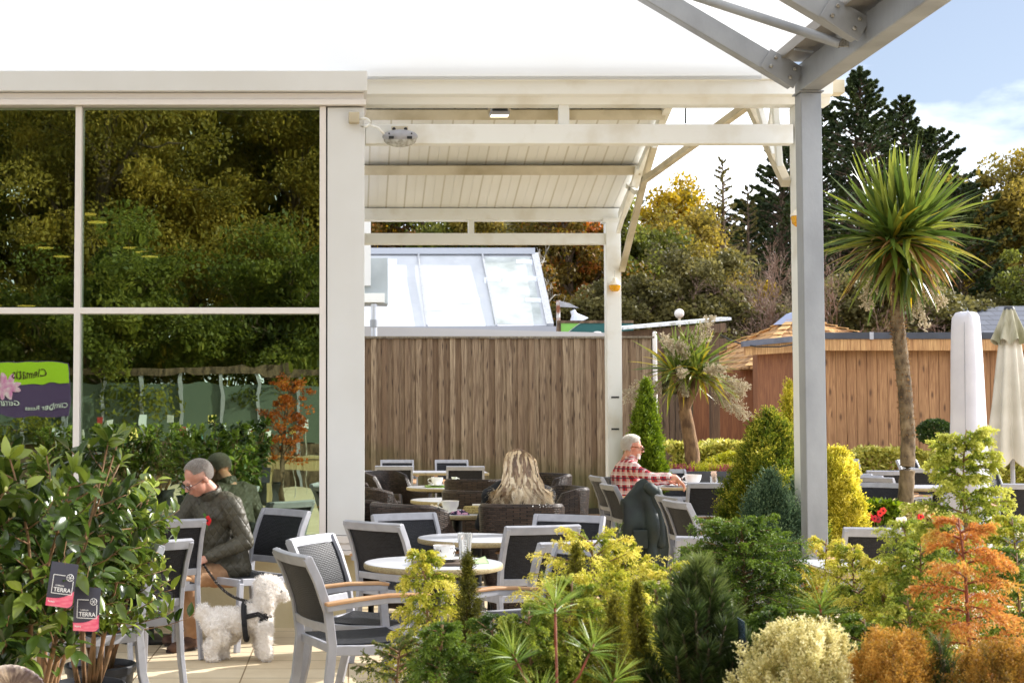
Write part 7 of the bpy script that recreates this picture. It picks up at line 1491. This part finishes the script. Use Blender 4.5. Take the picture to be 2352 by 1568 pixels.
hedge('hedge', 'clipped yellow variegated hedge along the foot of the cedar shed', 1935, 2400, 20.9, 1030, .6, LM['euon'], 61, 16000, .07)
hedge('variegated_shrub', 'pale yellow variegated shrubs behind the heather trough', 1548, 1725, 19.2, 1012, .9, LM['euon'], 62, 8000, .075, cat='shrub')
hedge('shrub', 'green yellow leafy bush behind the small palm trunk base', 1640, 1700, 18.5, 1040, .5, LM['heathg'], 63, 2200, .05, cat='shrub')
def heather(u, y, v, lm, label, seed, w_=.16, hh=.16, n=60):
    x = X(u, y, v); z = Zat(v, y) - hh; t = thing('heather', label, 'heather', (x, y, z), 0, 'heathers in the black trough'); rg = np.random.default_rng(seed); p = np.stack([rg.normal(size=n) * w_ * .5, rg.normal(size=n) * .08, np.zeros(n)], 1); c = curve(p, np.stack([rg.normal(size=n) * .25, rg.normal(size=n) * .25, np.ones(n)], 1), hh * rg.uniform(.7, 1.15, n), 0, 3, rg, .05)
    fo = FO(); coat_twigs(fo, c, 22, .02, .011, 40, rg, .3, .5, .3); fo.build('foliage', lm, t)
for i, (u, k) in enumerate(((1536, 1), (1556, 0), (1574, 0), (1594, 1), (1614, 1), (1634, 1), (1650, 0), (1664, 0), (1540, 0), (1680, 1))): heather(u, 17.75, 1062 if k else 1068, LM['heathg'] if k else LM['heath'], ('yellow green' if k else 'purple pink') + ' heather tuft in the black trough, ' + ('first', 'second', 'third', 'fourth', 'fifth', 'sixth', 'seventh', 'eighth', 'ninth', 'last')[i] + ' counted along from the left', 70 + i)
def pansy(x, y, z, label, col, col2, seed, grp):
    t = thing('flower', label, 'flower', (x, y, z), 0, grp); t.scale = (.68,) * 3; rg = np.random.default_rng(seed); m = MB()
    for k in range(5): a = k * 1.2566; m.ell((.022 * math.cos(a), -.006, .022 * math.sin(a)), (.022, .006, .022), None, 10, 6)
    m.build('petals', M('petal', lin(col), .7), t, smooth=True); MB().ell((0, -.012, 0), (.011, .006, .011)).build('eye', M('flower_eye', lin(col2), .8), t, smooth=True); MB().tube([(0, 0, -.01), (.005, .01, -.12)], .003, 5).build('stem', mat['stem'], t)
pansy(X(1411, 15.9, 1090), 15.95, Zat(1088, 15.95), 'yellow and dark pansy in the tall grey planter, left one', (240, 190, 30), (40, 16, 20), 1, 'pansies in the grey planter'); pansy(X(1424, 15.9, 1090), 15.9, Zat(1093, 15.9), 'yellow and dark pansy in the tall grey planter, right one', (244, 200, 40), (40, 16, 20), 2, 'pansies in the grey planter')
hedge('flower_leaves', 'white edged green leaves filling the flower trough round the tall palm', 1950, 2185, 12.3, 1172, .5, LM['cream'], 64, 2600, .07, z0=Zat(1215, 12.3), cat='foliage')
hedge('fern', 'green ferny leaves in the flower trough left of the palm trunk', 1960, 2060, 12.25, 1160, .4, LM['thuja'], 65, 1500, .08, z0=Zat(1200, 12.3), cat='fern')
for i, (u, v, c, w_) in enumerate(((1994, 1184, (205, 24, 34), 'crimson'), (2006, 1190, (190, 20, 40), 'crimson'), (2019, 1178, (222, 40, 40), 'scarlet'), (2026, 1172, (226, 50, 40), 'scarlet'), (2062, 1194, (240, 240, 236), 'white'), (2073, 1193, (240, 240, 236), 'white'), (2112, 1186, (222, 40, 40), 'scarlet'), (2142, 1184, (205, 20, 44), 'crimson'), (2150, 1183, (215, 24, 34), 'crimson'), (2014, 1192, (150, 14, 30), 'dark red'))):
    pansy(X(u, 12.2, v), 12.18, Zat(v, 12.18), w_ + ' cyclamen bloom in the flower trough, ' + ('first', 'second', 'fourth', 'fifth', 'sixth', 'seventh', 'eighth', 'ninth', 'tenth', 'third')[i] + ' from the left', c, (60, 10, 16) if w_ != 'white' else (230, 220, 160), 80 + i, 'flowers in the trough')
# clipped ball on a stem
by = 19.8; x = X(2148, by, 1000); t = thing('topiary', 'clipped green ball topiary on a thin pale stem against the cedar shed', 'topiary', (x, by, 0)); rg = np.random.default_rng(66); n = 5200; v = nrm(rg.normal(size=(n, 3))); cz_ = Zat(992, by)
p = v * np.array([.225, .225, .16]) * rg.uniform(.82, 1.03, (n, 1)) + np.array([0, 0, cz_]); fo = FO(); leaves(fo, p, v + rg.normal(size=(n, 3)) * .5, rg.normal(size=(n, 3)) + v, .034 * rg.uniform(.7, 1.2, n), .018, np.clip(.4 + rg.normal(size=n) * .16, 0, 1), rg); fo.build('crown', LM['box'], t)
m = MB(); m.tube([(0, 0, .0), (.0, 0, cz_ - .1)], .012, 8); m.build('stem', M('pale_stem', lin((206, 190, 160)), .8), t); pot(t, .2, .35)
# ================================================================ parasols
def covered():
    y = 14.2; x = X(2222, y, 900); t = thing('parasol', 'closed parasol zipped into a smooth white cover', 'parasol', (x, y, 0), R(38)); cm = M('white_cover_fabric', lin((214, 212, 220)), .7, 0, lin((200, 198, 208)), 3, bump=.5, bs=1, bstretch=(14, 14, 2))
    zt_ = Zat(717, y); m = MB(); N = 48; lv = [(.05, .205), (.3, .205), (.6, .20), (1.0, .185), (1.5, .165), (2.0, .150), (zt_ - .16, .138), (zt_ - .05, .128), (zt_ - .012, .105), (zt_, .05)]; lv = [(z, r_ * .84) for z, r_ in lv]; vs = []
    for z, r_ in lv:
        for i in range(N):
            a = 2 * math.pi * i / N; c, s = math.cos(a), math.sin(a); e = .55; q = r_ * (1 + .025 * math.sin(a * 3 + z * 3)); vs.append((q * math.copysign(abs(c) ** e, c), q * math.copysign(abs(s) ** e, s), z + .008 * math.sin(5 * a)))
    fs = [(j * N + i, j * N + (i + 1) % N, (j + 1) * N + (i + 1) % N, (j + 1) * N + i) for j in range(len(lv) - 1) for i in range(N)] + [tuple((len(lv) - 1) * N + i for i in range(N))]; m.add(vs, fs); cv = m.build('cover', cm, t, smooth=True)
    m = MB(); m.tube([(-.192 * .85, -.06, .1), (-.175 * .85, -.055, 1.2), (-.14 * .85, -.05, zt_ - .1)], .0022, 5); m.build('zip', M('zip_thread', lin((150, 150, 160)), .6), cv)
    MB().tube([(0, 0, .02), (0, 0, zt_ - .1)], .03, 12).build('pole', mat['alu'], t); m = MB(); m.box((0, 0, .03), (.7, .7, .06)); m.build('base', mat['grey'], t, bevel=.01)
covered()
y = 17.0; x = X(2322, y, 900); t = thing('parasol', 'closed beige fabric parasol with mossy stained top, its folds hanging free', 'parasol', (x, y, 0)); zt_ = Zat(712, y); m = MB(); N = 64; K = 22; vs = []
zb_ = Zat(1062, y)
for j in range(K + 1):
    f = j / K; z = zt_ - (zt_ - zb_) * f; r_ = .055 + .19 * f ** .8
    for i in range(N): a = 2 * math.pi * i / N; q = r_ * (1 + (.10 + .22 * f) * math.cos(8 * a) + .04 * math.sin(3 * a + 5 * f)); vs.append((q * math.cos(a), q * math.sin(a), z + .05 * f * math.cos(8 * a + 3)))
m.add(vs, [(j * N + i, j * N + (i + 1) % N, (j + 1) * N + (i + 1) % N, (j + 1) * N + i) for j in range(K) for i in range(N)]); cv = m.build('canopy', M('beige_canvas', lin((206, 200, 188)), .85, 0, lin((186, 180, 166)), 3, bump=.3, bs=6), t, smooth=True)
vs = []; m = MB()
for j in range(8):
    f = j / 7; z = zt_ + .01 - .38 * f; r_ = .06 + .12 * f
    for i in range(N): a = 2 * math.pi * i / N; q = r_ * (1 + (.06 + .16 * f) * math.cos(8 * a + .5)); vs.append((q * math.cos(a), q * math.sin(a), z + .035 * f * math.cos(8 * a)))
m.add(vs, [(j * N + i, j * N + (i + 1) % N, (j + 1) * N + (i + 1) % N, (j + 1) * N + i) for j in range(7) for i in range(N)]); m.build('vent_flap', M('mossy_canvas', lin((196, 190, 172)), .9, 0, lin((120, 116, 84)), 7, stretch=(1, 1, .2), det=6), cv, smooth=True)
m = MB(); m.lathe([(0, zt_ + .045), (.05, zt_ + .04), (.065, zt_ + .0), (0, zt_)], 20); m.build('finial', mat['grey'], t, smooth='auto'); MB().tube([(0, 0, 0), (0, 0, zt_)], .025, 12).build('pole', mat['alu'], t); m = MB(); m.box((0, 0, .03), (.6, .6, .06)); m.build('base', mat['grey'], t)
# ================================================================ distant trees
def crown_leaves(fo, C0, Rr, per, ls, rg, t0=.45, tv=.16, flat=.75):
    n = len(C0) * per; c = np.repeat(C0, per, 0); v = nrm(rg.normal(size=(n, 3))) * (rg.random((n, 1)) ** .45); p = c + v * np.repeat(Rr, per)[:, None] * np.array([1, 1, flat]); ct = np.repeat(rg.normal(size=len(C0)) * tv, per)
    d = rg.normal(size=(n, 3)); S = nrm(np.cross(d, rg.normal(size=(n, 3)))); D = nrm(d); l = ls * rg.uniform(.6, 1.3, n)[:, None]; V = np.empty((n, 4, 3)); V[:, 0] = p - D * l / 2; V[:, 1] = p - S * l * .36; V[:, 2] = p + S * l * .36; V[:, 3] = p + D * l / 2
    b = np.arange(n)[:, None] * 4; fo.add(V.reshape(-1, 3), np.vstack([b + np.array([0, 1, 2]), b + np.array([1, 3, 2])]), np.repeat(np.clip(t0 + ct + rg.normal(size=n) * .13, 0, 1), 4))
def broad(label, x, y, h, w_, lm, seed, ls=.16, per=150, ncl=120, base=.18, group='trees behind the terrace', barkm='bark', name='broadleaf_tree', t0=.45):
    t = thing(name, label, 'tree', (x, y, 0), 0, group); ls *= .72; per = int(per * 1.7); rg = np.random.default_rng(seed); tr_ = curve(np.array([[0, 0, 0.0]]), np.array([[0, 0, 1.0]]), h * .9, 0, 8, rg, .06)
    nb = 22; p, d, f = sample(tr_, nb, rg, base, .95); az = np.arange(nb) * 2.4; u_ = R(62) - f * R(30); bd = np.stack([np.cos(az) * np.sin(u_), np.sin(az) * np.sin(u_), np.cos(u_)], 1); bl = w_ * (1.05 - .75 * f ** 2) * rg.uniform(.7, 1.1, nb); br = curve(p, bd, bl, .1, 6, rg, .12)
    sb = MB(); stems(sb, tr_, h * .022, h * .004, 8); stems(sb, br, h * .007, h * .0016, 5); p2, d2, f2 = sample(br, 6, rg, .3, 1.0); b2 = curve(p2, side_dirs(d2, R(50), rg), w_ * .32, 0, 3, rg, .15); stems(sb, b2, h * .0022, h * .0006, 3); sb.build('trunk', mat[barkm], t, smooth=True)
    C0 = np.vstack([b2[:, -1], b2[:, 1], br[:, -1], tr_[:, -1]]); C0 = C0[rg.permutation(len(C0))[:ncl]]; C0 = C0 + rg.normal(size=C0.shape) * w_ * .06; Rr = w_ * rg.uniform(.10, .24, len(C0)); fo = FO(); crown_leaves(fo, C0, Rr, per, ls, rg, t0); fo.build('crown', lm, t); return t
def spire(label, x, y, h, w_, lm, seed, ls=.16, nb=150, per=46, group='dark conifers behind the terrace', sparse=1.0, name='conifer_tree', droopy=.2, pw_=.75, t0=.45):
    t = thing(name, label, 'tree', (x, y, 0), 0, group); ls *= .62; per = int(per * 1.9); rg = np.random.default_rng(seed); sb = MB(); sb.tube([(0, 0, 0), (0, 0, h * .6), (0, 0, h)], [h * .018, h * .010, h * .001], 8)
    f = (np.arange(nb) + rg.random(nb)) / nb; f = .06 + .93 * f; az = np.arange(nb) * 2.4 + rg.normal(size=nb) * .3; u_ = R(80) - f * R(30); bd = np.stack([np.cos(az) * np.sin(u_), np.sin(az) * np.sin(u_), np.cos(u_)], 1); bl = w_ * (1 - f) ** pw_ * rg.uniform(.62, 1.18, nb) + .12; br = curve(np.stack([np.zeros(nb), np.zeros(nb), f * h], 1), bd, bl, droopy, 6, rg, .07); stems(sb, br, h * .0035, h * .0008, 4); sb.build('trunk', mat['bark'], t)
    fo = FO(); m = per; p, d, ff = sample(br, m, rg, .15, 1.0, False); s = side_dirs(d, R(60), rg, .7); off = rg.random(len(p)) * np.repeat(bl, m) * .34 * (1.05 - ff); p = p + s * off[:, None]; p[:, 2] -= rg.random(len(p)) * off * .5 + rg.random(len(p)) * .05; k = len(p); D = nrm(d * .6 + s * .5 + rg.normal(size=(k, 3)) * .5 + np.array([0, 0, -.1])); S = nrm(np.cross(D, rg.normal(size=(k, 3)))); l = ls * rg.uniform(.6, 1.3, k)[:, None] * 1.35; V = np.empty((k, 4, 3)); V[:, 0] = p - D * l / 2; V[:, 1] = p - S * l * .24; V[:, 2] = p + S * l * .24; V[:, 3] = p + D * l / 2; b = np.arange(k)[:, None] * 4
    tt = np.repeat(rg.normal(size=nb) * .12, m) + t0 + .22 * ff + rg.normal(size=k) * .1; fo.add(V.reshape(-1, 3), np.vstack([b + np.array([0, 1, 2]), b + np.array([1, 3, 2])]), np.repeat(np.clip(tt, 0, 1), 4)); fo.build('crown', lm, t); return t
def bare(label, x, y, h, w_, seed, col=(146, 120, 104), col2=(104, 84, 74)):
    t = thing('bare_tree', label, 'tree', (x, y, 0), 0, 'bare twiggy trees'); rg = np.random.default_rng(seed); lv = curve(np.repeat(np.array([[0, 0, .2]]), 9, 0), nrm(rg.normal(size=(9, 3)) * np.array([.5, .5, .1]) + np.array([0, 0, .8])), h * rg.uniform(.6, .9, 9), -.05, 8, rg, .08); sb = MB(); stems(sb, lv, .05, .012, 5); fo = FO(); cur = lv; ln = w_ * .55; rad = .012
    for k in range(3):
        p, d, f = sample(cur, (9, 8, 6)[k], rg, .25, 1.0); cur = curve(p, side_dirs(d, R(38), rg) + np.array([0, 0, .15]), ln * rg.uniform(.6, 1.1, len(p)), -.1, 4, rg, .1); ln *= .58
        for j in range(4): needles(fo, cur[:, j], cur[:, j + 1] - cur[:, j], np.linalg.norm(cur[:, j + 1] - cur[:, j], axis=1) * 1.3, (.03, .02, .014)[k], rg.random(len(cur)) * .6 + .1 * k, rg.random(len(cur)) * .6 + .2, rg)
    sb.build('trunk', mat['bark'], t); fo.build('twigs', leafmat('bare_twig', [(0, lin(col2)), (1, lin(col))], .05, .8), t)
def at(u, y): return X(u, y, 800)
def hgt(v, y): return P(800, v, y).z
# main ones
spire('tallest dark conifer, its spire right of the galvanised post against the cloud', at(1985, 52), 52, hgt(158, 52), 4.6, LM['tdark'], 101, ls=.24, nb=300, per=70)
spire('dark conifer with twin wispy tips, second from the galvanised post', at(2085, 54), 54, hgt(222, 54), 4.4, LM['tdark'], 102, ls=.24, nb=260, per=66)
spire('lower dark conifer with long side boughs above the tall palm head', at(2145, 51), 51, hgt(300, 51), 3.8, LM['tdark'], 103, ls=.24, nb=230, per=64, pw_=.6)
spire('dark conifer directly behind the galvanised post', at(1890, 55), 55, hgt(215, 55), 4.2, LM['tdark'], 104, ls=.24, nb=260, per=66)
spire('broad dark conifer seen through the truss left of the galvanised post', at(1800, 50), 50, hgt(325, 50), 3.6, LM['tdark'], 105, ls=.22, nb=240, per=60)
spire('thin half bare larch standing alone against the sky between gold trees', at(1665, 47), 47, hgt(362, 47), 1.3, LM['tolive'], 106, ls=.14, nb=120, per=16, pw_=.7, name='larch_tree', group='larches behind the terrace')
spire('thin sparse larch left of the dark conifer behind the truss', at(1722, 49), 49, hgt(425, 49), 1.3, LM['tolive'], 107, ls=.14, nb=110, per=20, name='larch_tree', group='larches behind the terrace')
broad('gold yellow larch just right of the far cream column', at(1495, 45), 45, hgt(398, 45), 2.1, LM['tgold'], 108, ls=.17, per=120, name='golden_tree')
broad('gold yellow larch, the broader second one right of the far column', at(1590, 47), 47, hgt(400, 47), 2.5, LM['tgold'], 109, ls=.17, per=120, name='golden_tree')
broad('brown and yellow broadleaf tree at the right edge beyond the palm', at(2330, 44), 44, hgt(365, 44), 2.9, LM['tmix'], 110, ls=.17, per=170, ncl=150)
broad('yellow tipped tree peeping between the dark conifers and the right hand tree', at(2185, 47), 47, hgt(378, 47), 1.3, LM['tgold'], 111, ls=.15, per=60, ncl=60, name='golden_tree')
spire('dark evergreen behind the right side of the palm head', at(2210, 43), 43, hgt(430, 43), 3.0, LM['tdark'], 112, ls=.22, nb=220, per=60, pw_=.5)
bare('pinkish brown leafless twiggy tree between the far column and the galvanised post', at(1770, 37), 37, hgt(548, 37), 2.1, 113)
bare('second leafless twiggy tree left of the tall palm\'s hanging leaves', at(1925, 36), 36, hgt(590, 36), 1.7, 114, (160, 140, 112), (110, 96, 76))
bare('leafless grey branched tree beyond the pergola', at(1840, 34), 34, hgt(600, 34), 1.8, 116)
broad('dull olive bushy tree beyond the pergola and globe lamp', at(1560, 36), 36, hgt(615, 36), 2.3, LM['tolive'], 117, ls=.14, per=150)
broad('olive green tree under the gold larches right of the far column', at(1500, 42), 42, hgt(520, 42), 2.4, LM['tgreen'], 118, ls=.15, per=150)
broad('mixed green and rust tree under the bigger gold larch', at(1630, 43), 43, hgt(500, 43), 2.7, LM['tmix'], 119, ls=.15, per=150)
broad('dark green bush tree low behind the shed roof by the parasol', at(2120, 38), 38, hgt(585, 38), 2.3, LM['tgreen'], 120, ls=.14, per=150)
broad('orange beech like tree right of the white glasshouse roof', at(1330, 40), 40, hgt(430, 40), 2.3, LM['torange'], 121, ls=.15, per=120)
broad('green tree with yellowing leaves left of the far column', at(1400, 42), 42, hgt(400, 42), 2.2, LM['tgreen'], 122, ls=.15, per=140)
broad('olive green tree above the white glasshouse roof, left end', at(900, 42), 42, hgt(380, 42), 2.6, LM['torange'], 123, ls=.15, per=120)
broad('green tree above the middle of the white glasshouse roof', at(1030, 41), 41, hgt(380, 41), 2.6, LM['tgreen'], 124, ls=.15, per=140)
broad('green and orange tree above the right end of the white glasshouse roof', at(1180, 42), 42, hgt(390, 42), 2.6, LM['tmix'], 125, ls=.15, per=140)
broad('low green bushes at the far right behind the slate roof', at(2330, 41), 41, hgt(610, 41), 2.2, LM['tgreen'], 126, ls=.14, per=130)
broad('young birch with white stems right of the glasshouse roof', at(1268, 36), 36, hgt(520, 36), 1.1, LM['torange'], 127, ls=.12, per=30, ncl=70, barkm='birch') if 'birch' in mat else None
# a second rank that closes the gaps: copies
src = [o for o in COL.objects if o.get('group') in ('trees behind the terrace',) and not o.parent]
dark = [o for o in COL.objects if o.get('group') == 'dark conifers behind the terrace' and not o.parent]
rnd = random.Random(4); 
for i, u in enumerate(range(820, 2500, 95)):
    y = 60 + rnd.uniform(0, 5); place = ('behind the cafe corner', 'above the left end of the glasshouse', 'above the grey duct', 'over the glasshouse ridge', 'above the glasshouse\'s dingy bay', 'right of the glasshouse roof', 'left of the far column', 'right of the far column', 'behind the gold larches', 'between the gold larches and thin larch', 'through the truss', 'behind the galvanised post', 'left of the palm head', 'behind the palm head', 'right of the palm head', 'left of the slate roof', 'above the covered parasol', 'at the right edge')[i]; s = rnd.choice(src if u < 1750 else dark + src[:3]); hh = hgt(480 + 40 * math.sin(i * 1.7), y); s0 = max(v[2] for c in COL.objects if c.parent == s and c.name.startswith('crown') for v in c.bound_box)
    k = hh / s0; dup(s, (at(u, y), y, 0), rnd.uniform(0, 6), 'rear woodland tree in the gaps ' + place, 'rear woodland trees', (k * 1.5, k * 1.5, k))
low = broad('low olive bush at the woodland foot, nearest the green signboard', at(1380, 35), 35, hgt(650, 35), 1.9, LM['tolive'], 131, ls=.13, per=130, base=.05, group='low bushes at the woodland foot')
for i, (u, v) in enumerate(((1470, 640), (1640, 655), (1720, 650), (1960, 640), (2050, 660), (2180, 640), (2270, 640), (2400, 630))): dup(low, (at(u, (34.5 if u < 2150 else 40) + i % 3), (34.5 if u < 2150 else 40) + i % 3, 0), i * 1.1, 'low olive bush at the woodland foot, ' + ('second', 'third', 'fourth', 'fifth', 'sixth', 'seventh', 'eighth', 'last')[i] + ' counted from the signboard rightwards', 'low bushes at the woodland foot', (1.25, 1.25, hgt(v, 35) / hgt(650, 35)))
# ================================================================ what stands behind the viewer and shows in the window glass
oaks = []
for i, (x, y, h, w_, lm, sd_) in enumerate(((-6.6, -16, 12.5, 4.2, 'tmix', 201), (-2.0, -17, 13, 4.2, 'tmix', 202), (-11.8, -17, 12, 4.2, 'tgreen', 203), (2.0, -18, 13.5, 4.4, 'tgreen', 204))):
    oaks.append(broad('autumn oak mirrored in the window glass, ' + ('behind the wide pane', 'at the right of the wide pane', 'in the narrow left pane', 'at the right hand edge of the panes')[i], x, y, h, w_, LM[lm], sd_, ls=.13, per=300, ncl=200, group='trees mirrored in the windows', t0=.55, base=.12))
for i, (x, y) in enumerate(((-9.5, -22), (-4.5, -23), (.3, -23), (-15, -23), (4.5, -24), (-7.5, -28), (-1.5, -28))): dup(oaks[i % 4], (x, y, 0), i * 2.0, 'far rank tree mirrored in the glass, ' + ('behind the narrow pane', 'left of the hanging strip lights', 'at the right of the wide pane', 'past the left picture edge', 'beyond the pilaster side', 'farthest one, left', 'farthest one, right')[i], 'far trees mirrored in the windows', 1.15)
oaks.append(broad('low leafy tree mirrored in the lower window', -5, -11, 4.6, 3.0, LM['tgreen'], 205, ls=.13, per=170, ncl=150, group='trees mirrored in the windows', base=.05))
for i, x in enumerate((-9.6, -.8, 3.4)): dup(oaks[-1], (x, -12, 0), i * 2.2, 'low leafy tree mirrored behind the potting plants, ' + ('left', 'middle', 'right')[i] + ' of the three copies', 'trees mirrored in the windows')
for i, (x, y, z) in enumerate(((-4.3, -1.6, 0), (-3.3, -2.0, 0), (-2.4, -1.5, 0), (-1.75, -1.9, 0), (-3.8, -2.6, 0), (-2.9, -2.9, 0))): dup(camA, (x, y, z), i * 1.3, ('camellia in the dark row mirrored in the lower window, ' + ('leftmost', 'second', 'third', 'rightmost', 'back left', 'back right')[i]), 'camellias mirrored in the window')
broad('small orange maple in a pot mirrored at the right of the lower window', -1.05, -2.6, 2.3, .55, LM['maple'], 206, ls=.06, per=26, ncl=90, group=None, base=.3, name='maple')
t = thing('banner', 'lime and purple plant banner with white lettering mirrored in the left lower pane', 'banner', (-6.15, -4.0, 0), math.pi)
z0, z1 = 1.5, 2.35; MB().box((0, 0, (z0 + z1) / 2 - .02), (3.0, .03, z1 - z0 + .04)).build('board', M('purple_board', lin((86, 62, 108)), .6), t)
MB().box((0, -.018, 2.15), (2.98, .003, .36)).build('lime_band', M('lime_print', lin((170, 206, 40)), .6), t)
fl_ = MB(); 
for k in range(9): a = k * .7; fl_.ell((-.45 + .14 * math.cos(a), -.022, 1.93 + .10 * math.sin(a)), (.12, .003, .05), Euler((0, -a, 0)).to_matrix(), 14, 6)
fl_.build('flower_print', M('pink_flower_print', lin((222, 130, 196)), .6, 0, lin((240, 210, 232)), 12), t)
for (txt, s, x, z, mm) in (('Clematis', .17, .85, 2.12, 'ink'), ('Gerrard', .12, .50, 1.68, 'whiteink'), ('Climber Roses', .115, 1.12, 1.60, 'whiteink')):
    vs, fs = textmesh(txt, s); m = MB(); m.add([(-(v.x) * -1 - x, -.026, v.y + z) for v in vs], fs); m.build('lettering', mat[mm], t, fixn=False)
m = MB(); [m.box((x, .03, z1 / 2), (.05, .05, z1)) for x in (-1.45, 0, 1.45)]; m.each('post', mat['steel'], t)
t = thing('potting_table', 'pale timber bench with plants mirrored at the right of the lower window', 'bench', (-.75, -3.2, 0)); tbm = boardmat('pale_timber', lin((206, 190, 150)), lin((190, 172, 130)), lin((160, 140, 100)), .2, 0, knots=False)
m = MB(); m.box((0, 0, .78), (1.2, .5, .06)); m.box((0, .2, .66), (1.1, .04, .14)); m.build('top', tbm, t); m = MB(); [m.box((a, b_, .37), (.07, .07, .75)) for a in (-.5, .5) for b_ in (-.2, .2)]; m.build('leg', tbm, t)
t = thing('timber_planter', 'dark timber raised planter mirrored behind the camellia', 'planter', (-4.6, -2.9, 0)); m = MB(); m.box((0, 0, .65), (2.2, .6, .5)); m.build('box', mat['bark'], t); m = MB(); [m.box((a, b_, .2), (.08, .08, .4)) for a in (-1, 1) for b_ in (-.25, .25)]; m.build('leg', mat['bark'], t)
t = thing('plant_pot', 'large dark plastic pot mirrored low in the window', 'pot', (-1.3, -3.4, 0)); pot(t, .24, .38)
# ================================================================ tidy: free-standing pot parts keep their place

gl_ = thing('glasshouse', 'long pale glazed nursery house mirrored across the lower window behind the shrubs', 'building', (-3.5, -9.5, 0))
m = MB(); m.bx(-9, 5, -9.6, -9.5, .9, 2.1); m.each('glazing', M('pale_glazing', lin((92, 104, 92)), .5), gl_)
m = MB(); [m.bx(x - .03, x + .03, -9.49, -9.43, 0, 2.3) for x in np.arange(-9, 5.1, .8)]; m.each('mullion', mat['alu'], gl_)
m = MB(); m.bx(-9, 5, -9.49, -9.40, 2.3, 2.45); m.bx(-9, 5, -9.6, -9.5, 0, .88); m.each('wall', mat['bark'], gl_)
fix(gl_)
rg = np.random.default_rng(90); cols_ = ((220, 225, 230), (90, 150, 200), (230, 230, 225), (170, 60, 60), (240, 240, 240), (120, 190, 190), (235, 215, 120))
for i in range(22):
    x = -5.2 + i * .21; t = thing('sales_sign', 'small ' + ('pale grey', 'blue', 'off white', 'dull red', 'white', 'turquoise', 'yellow')[i % 7] + ' price sign mirrored in the lower window, ' + ('left group', 'left of centre', 'right of centre', 'right group')[i // 7], 'sign', (x, -6.5 + rg.normal() * .4, 0), R(180) + rg.normal() * .2, 'price signs mirrored in the window'); z = .95 + rg.random() * .45
    MB().box((0, 0, z), (.13, .008, .17)).build('card', M('sign_card', lin(cols_[i % 7]), .6), t); MB().tube([(0, .008, 0), (0, .008, z)], .008, 5).build('stake', mat['birch'], t)
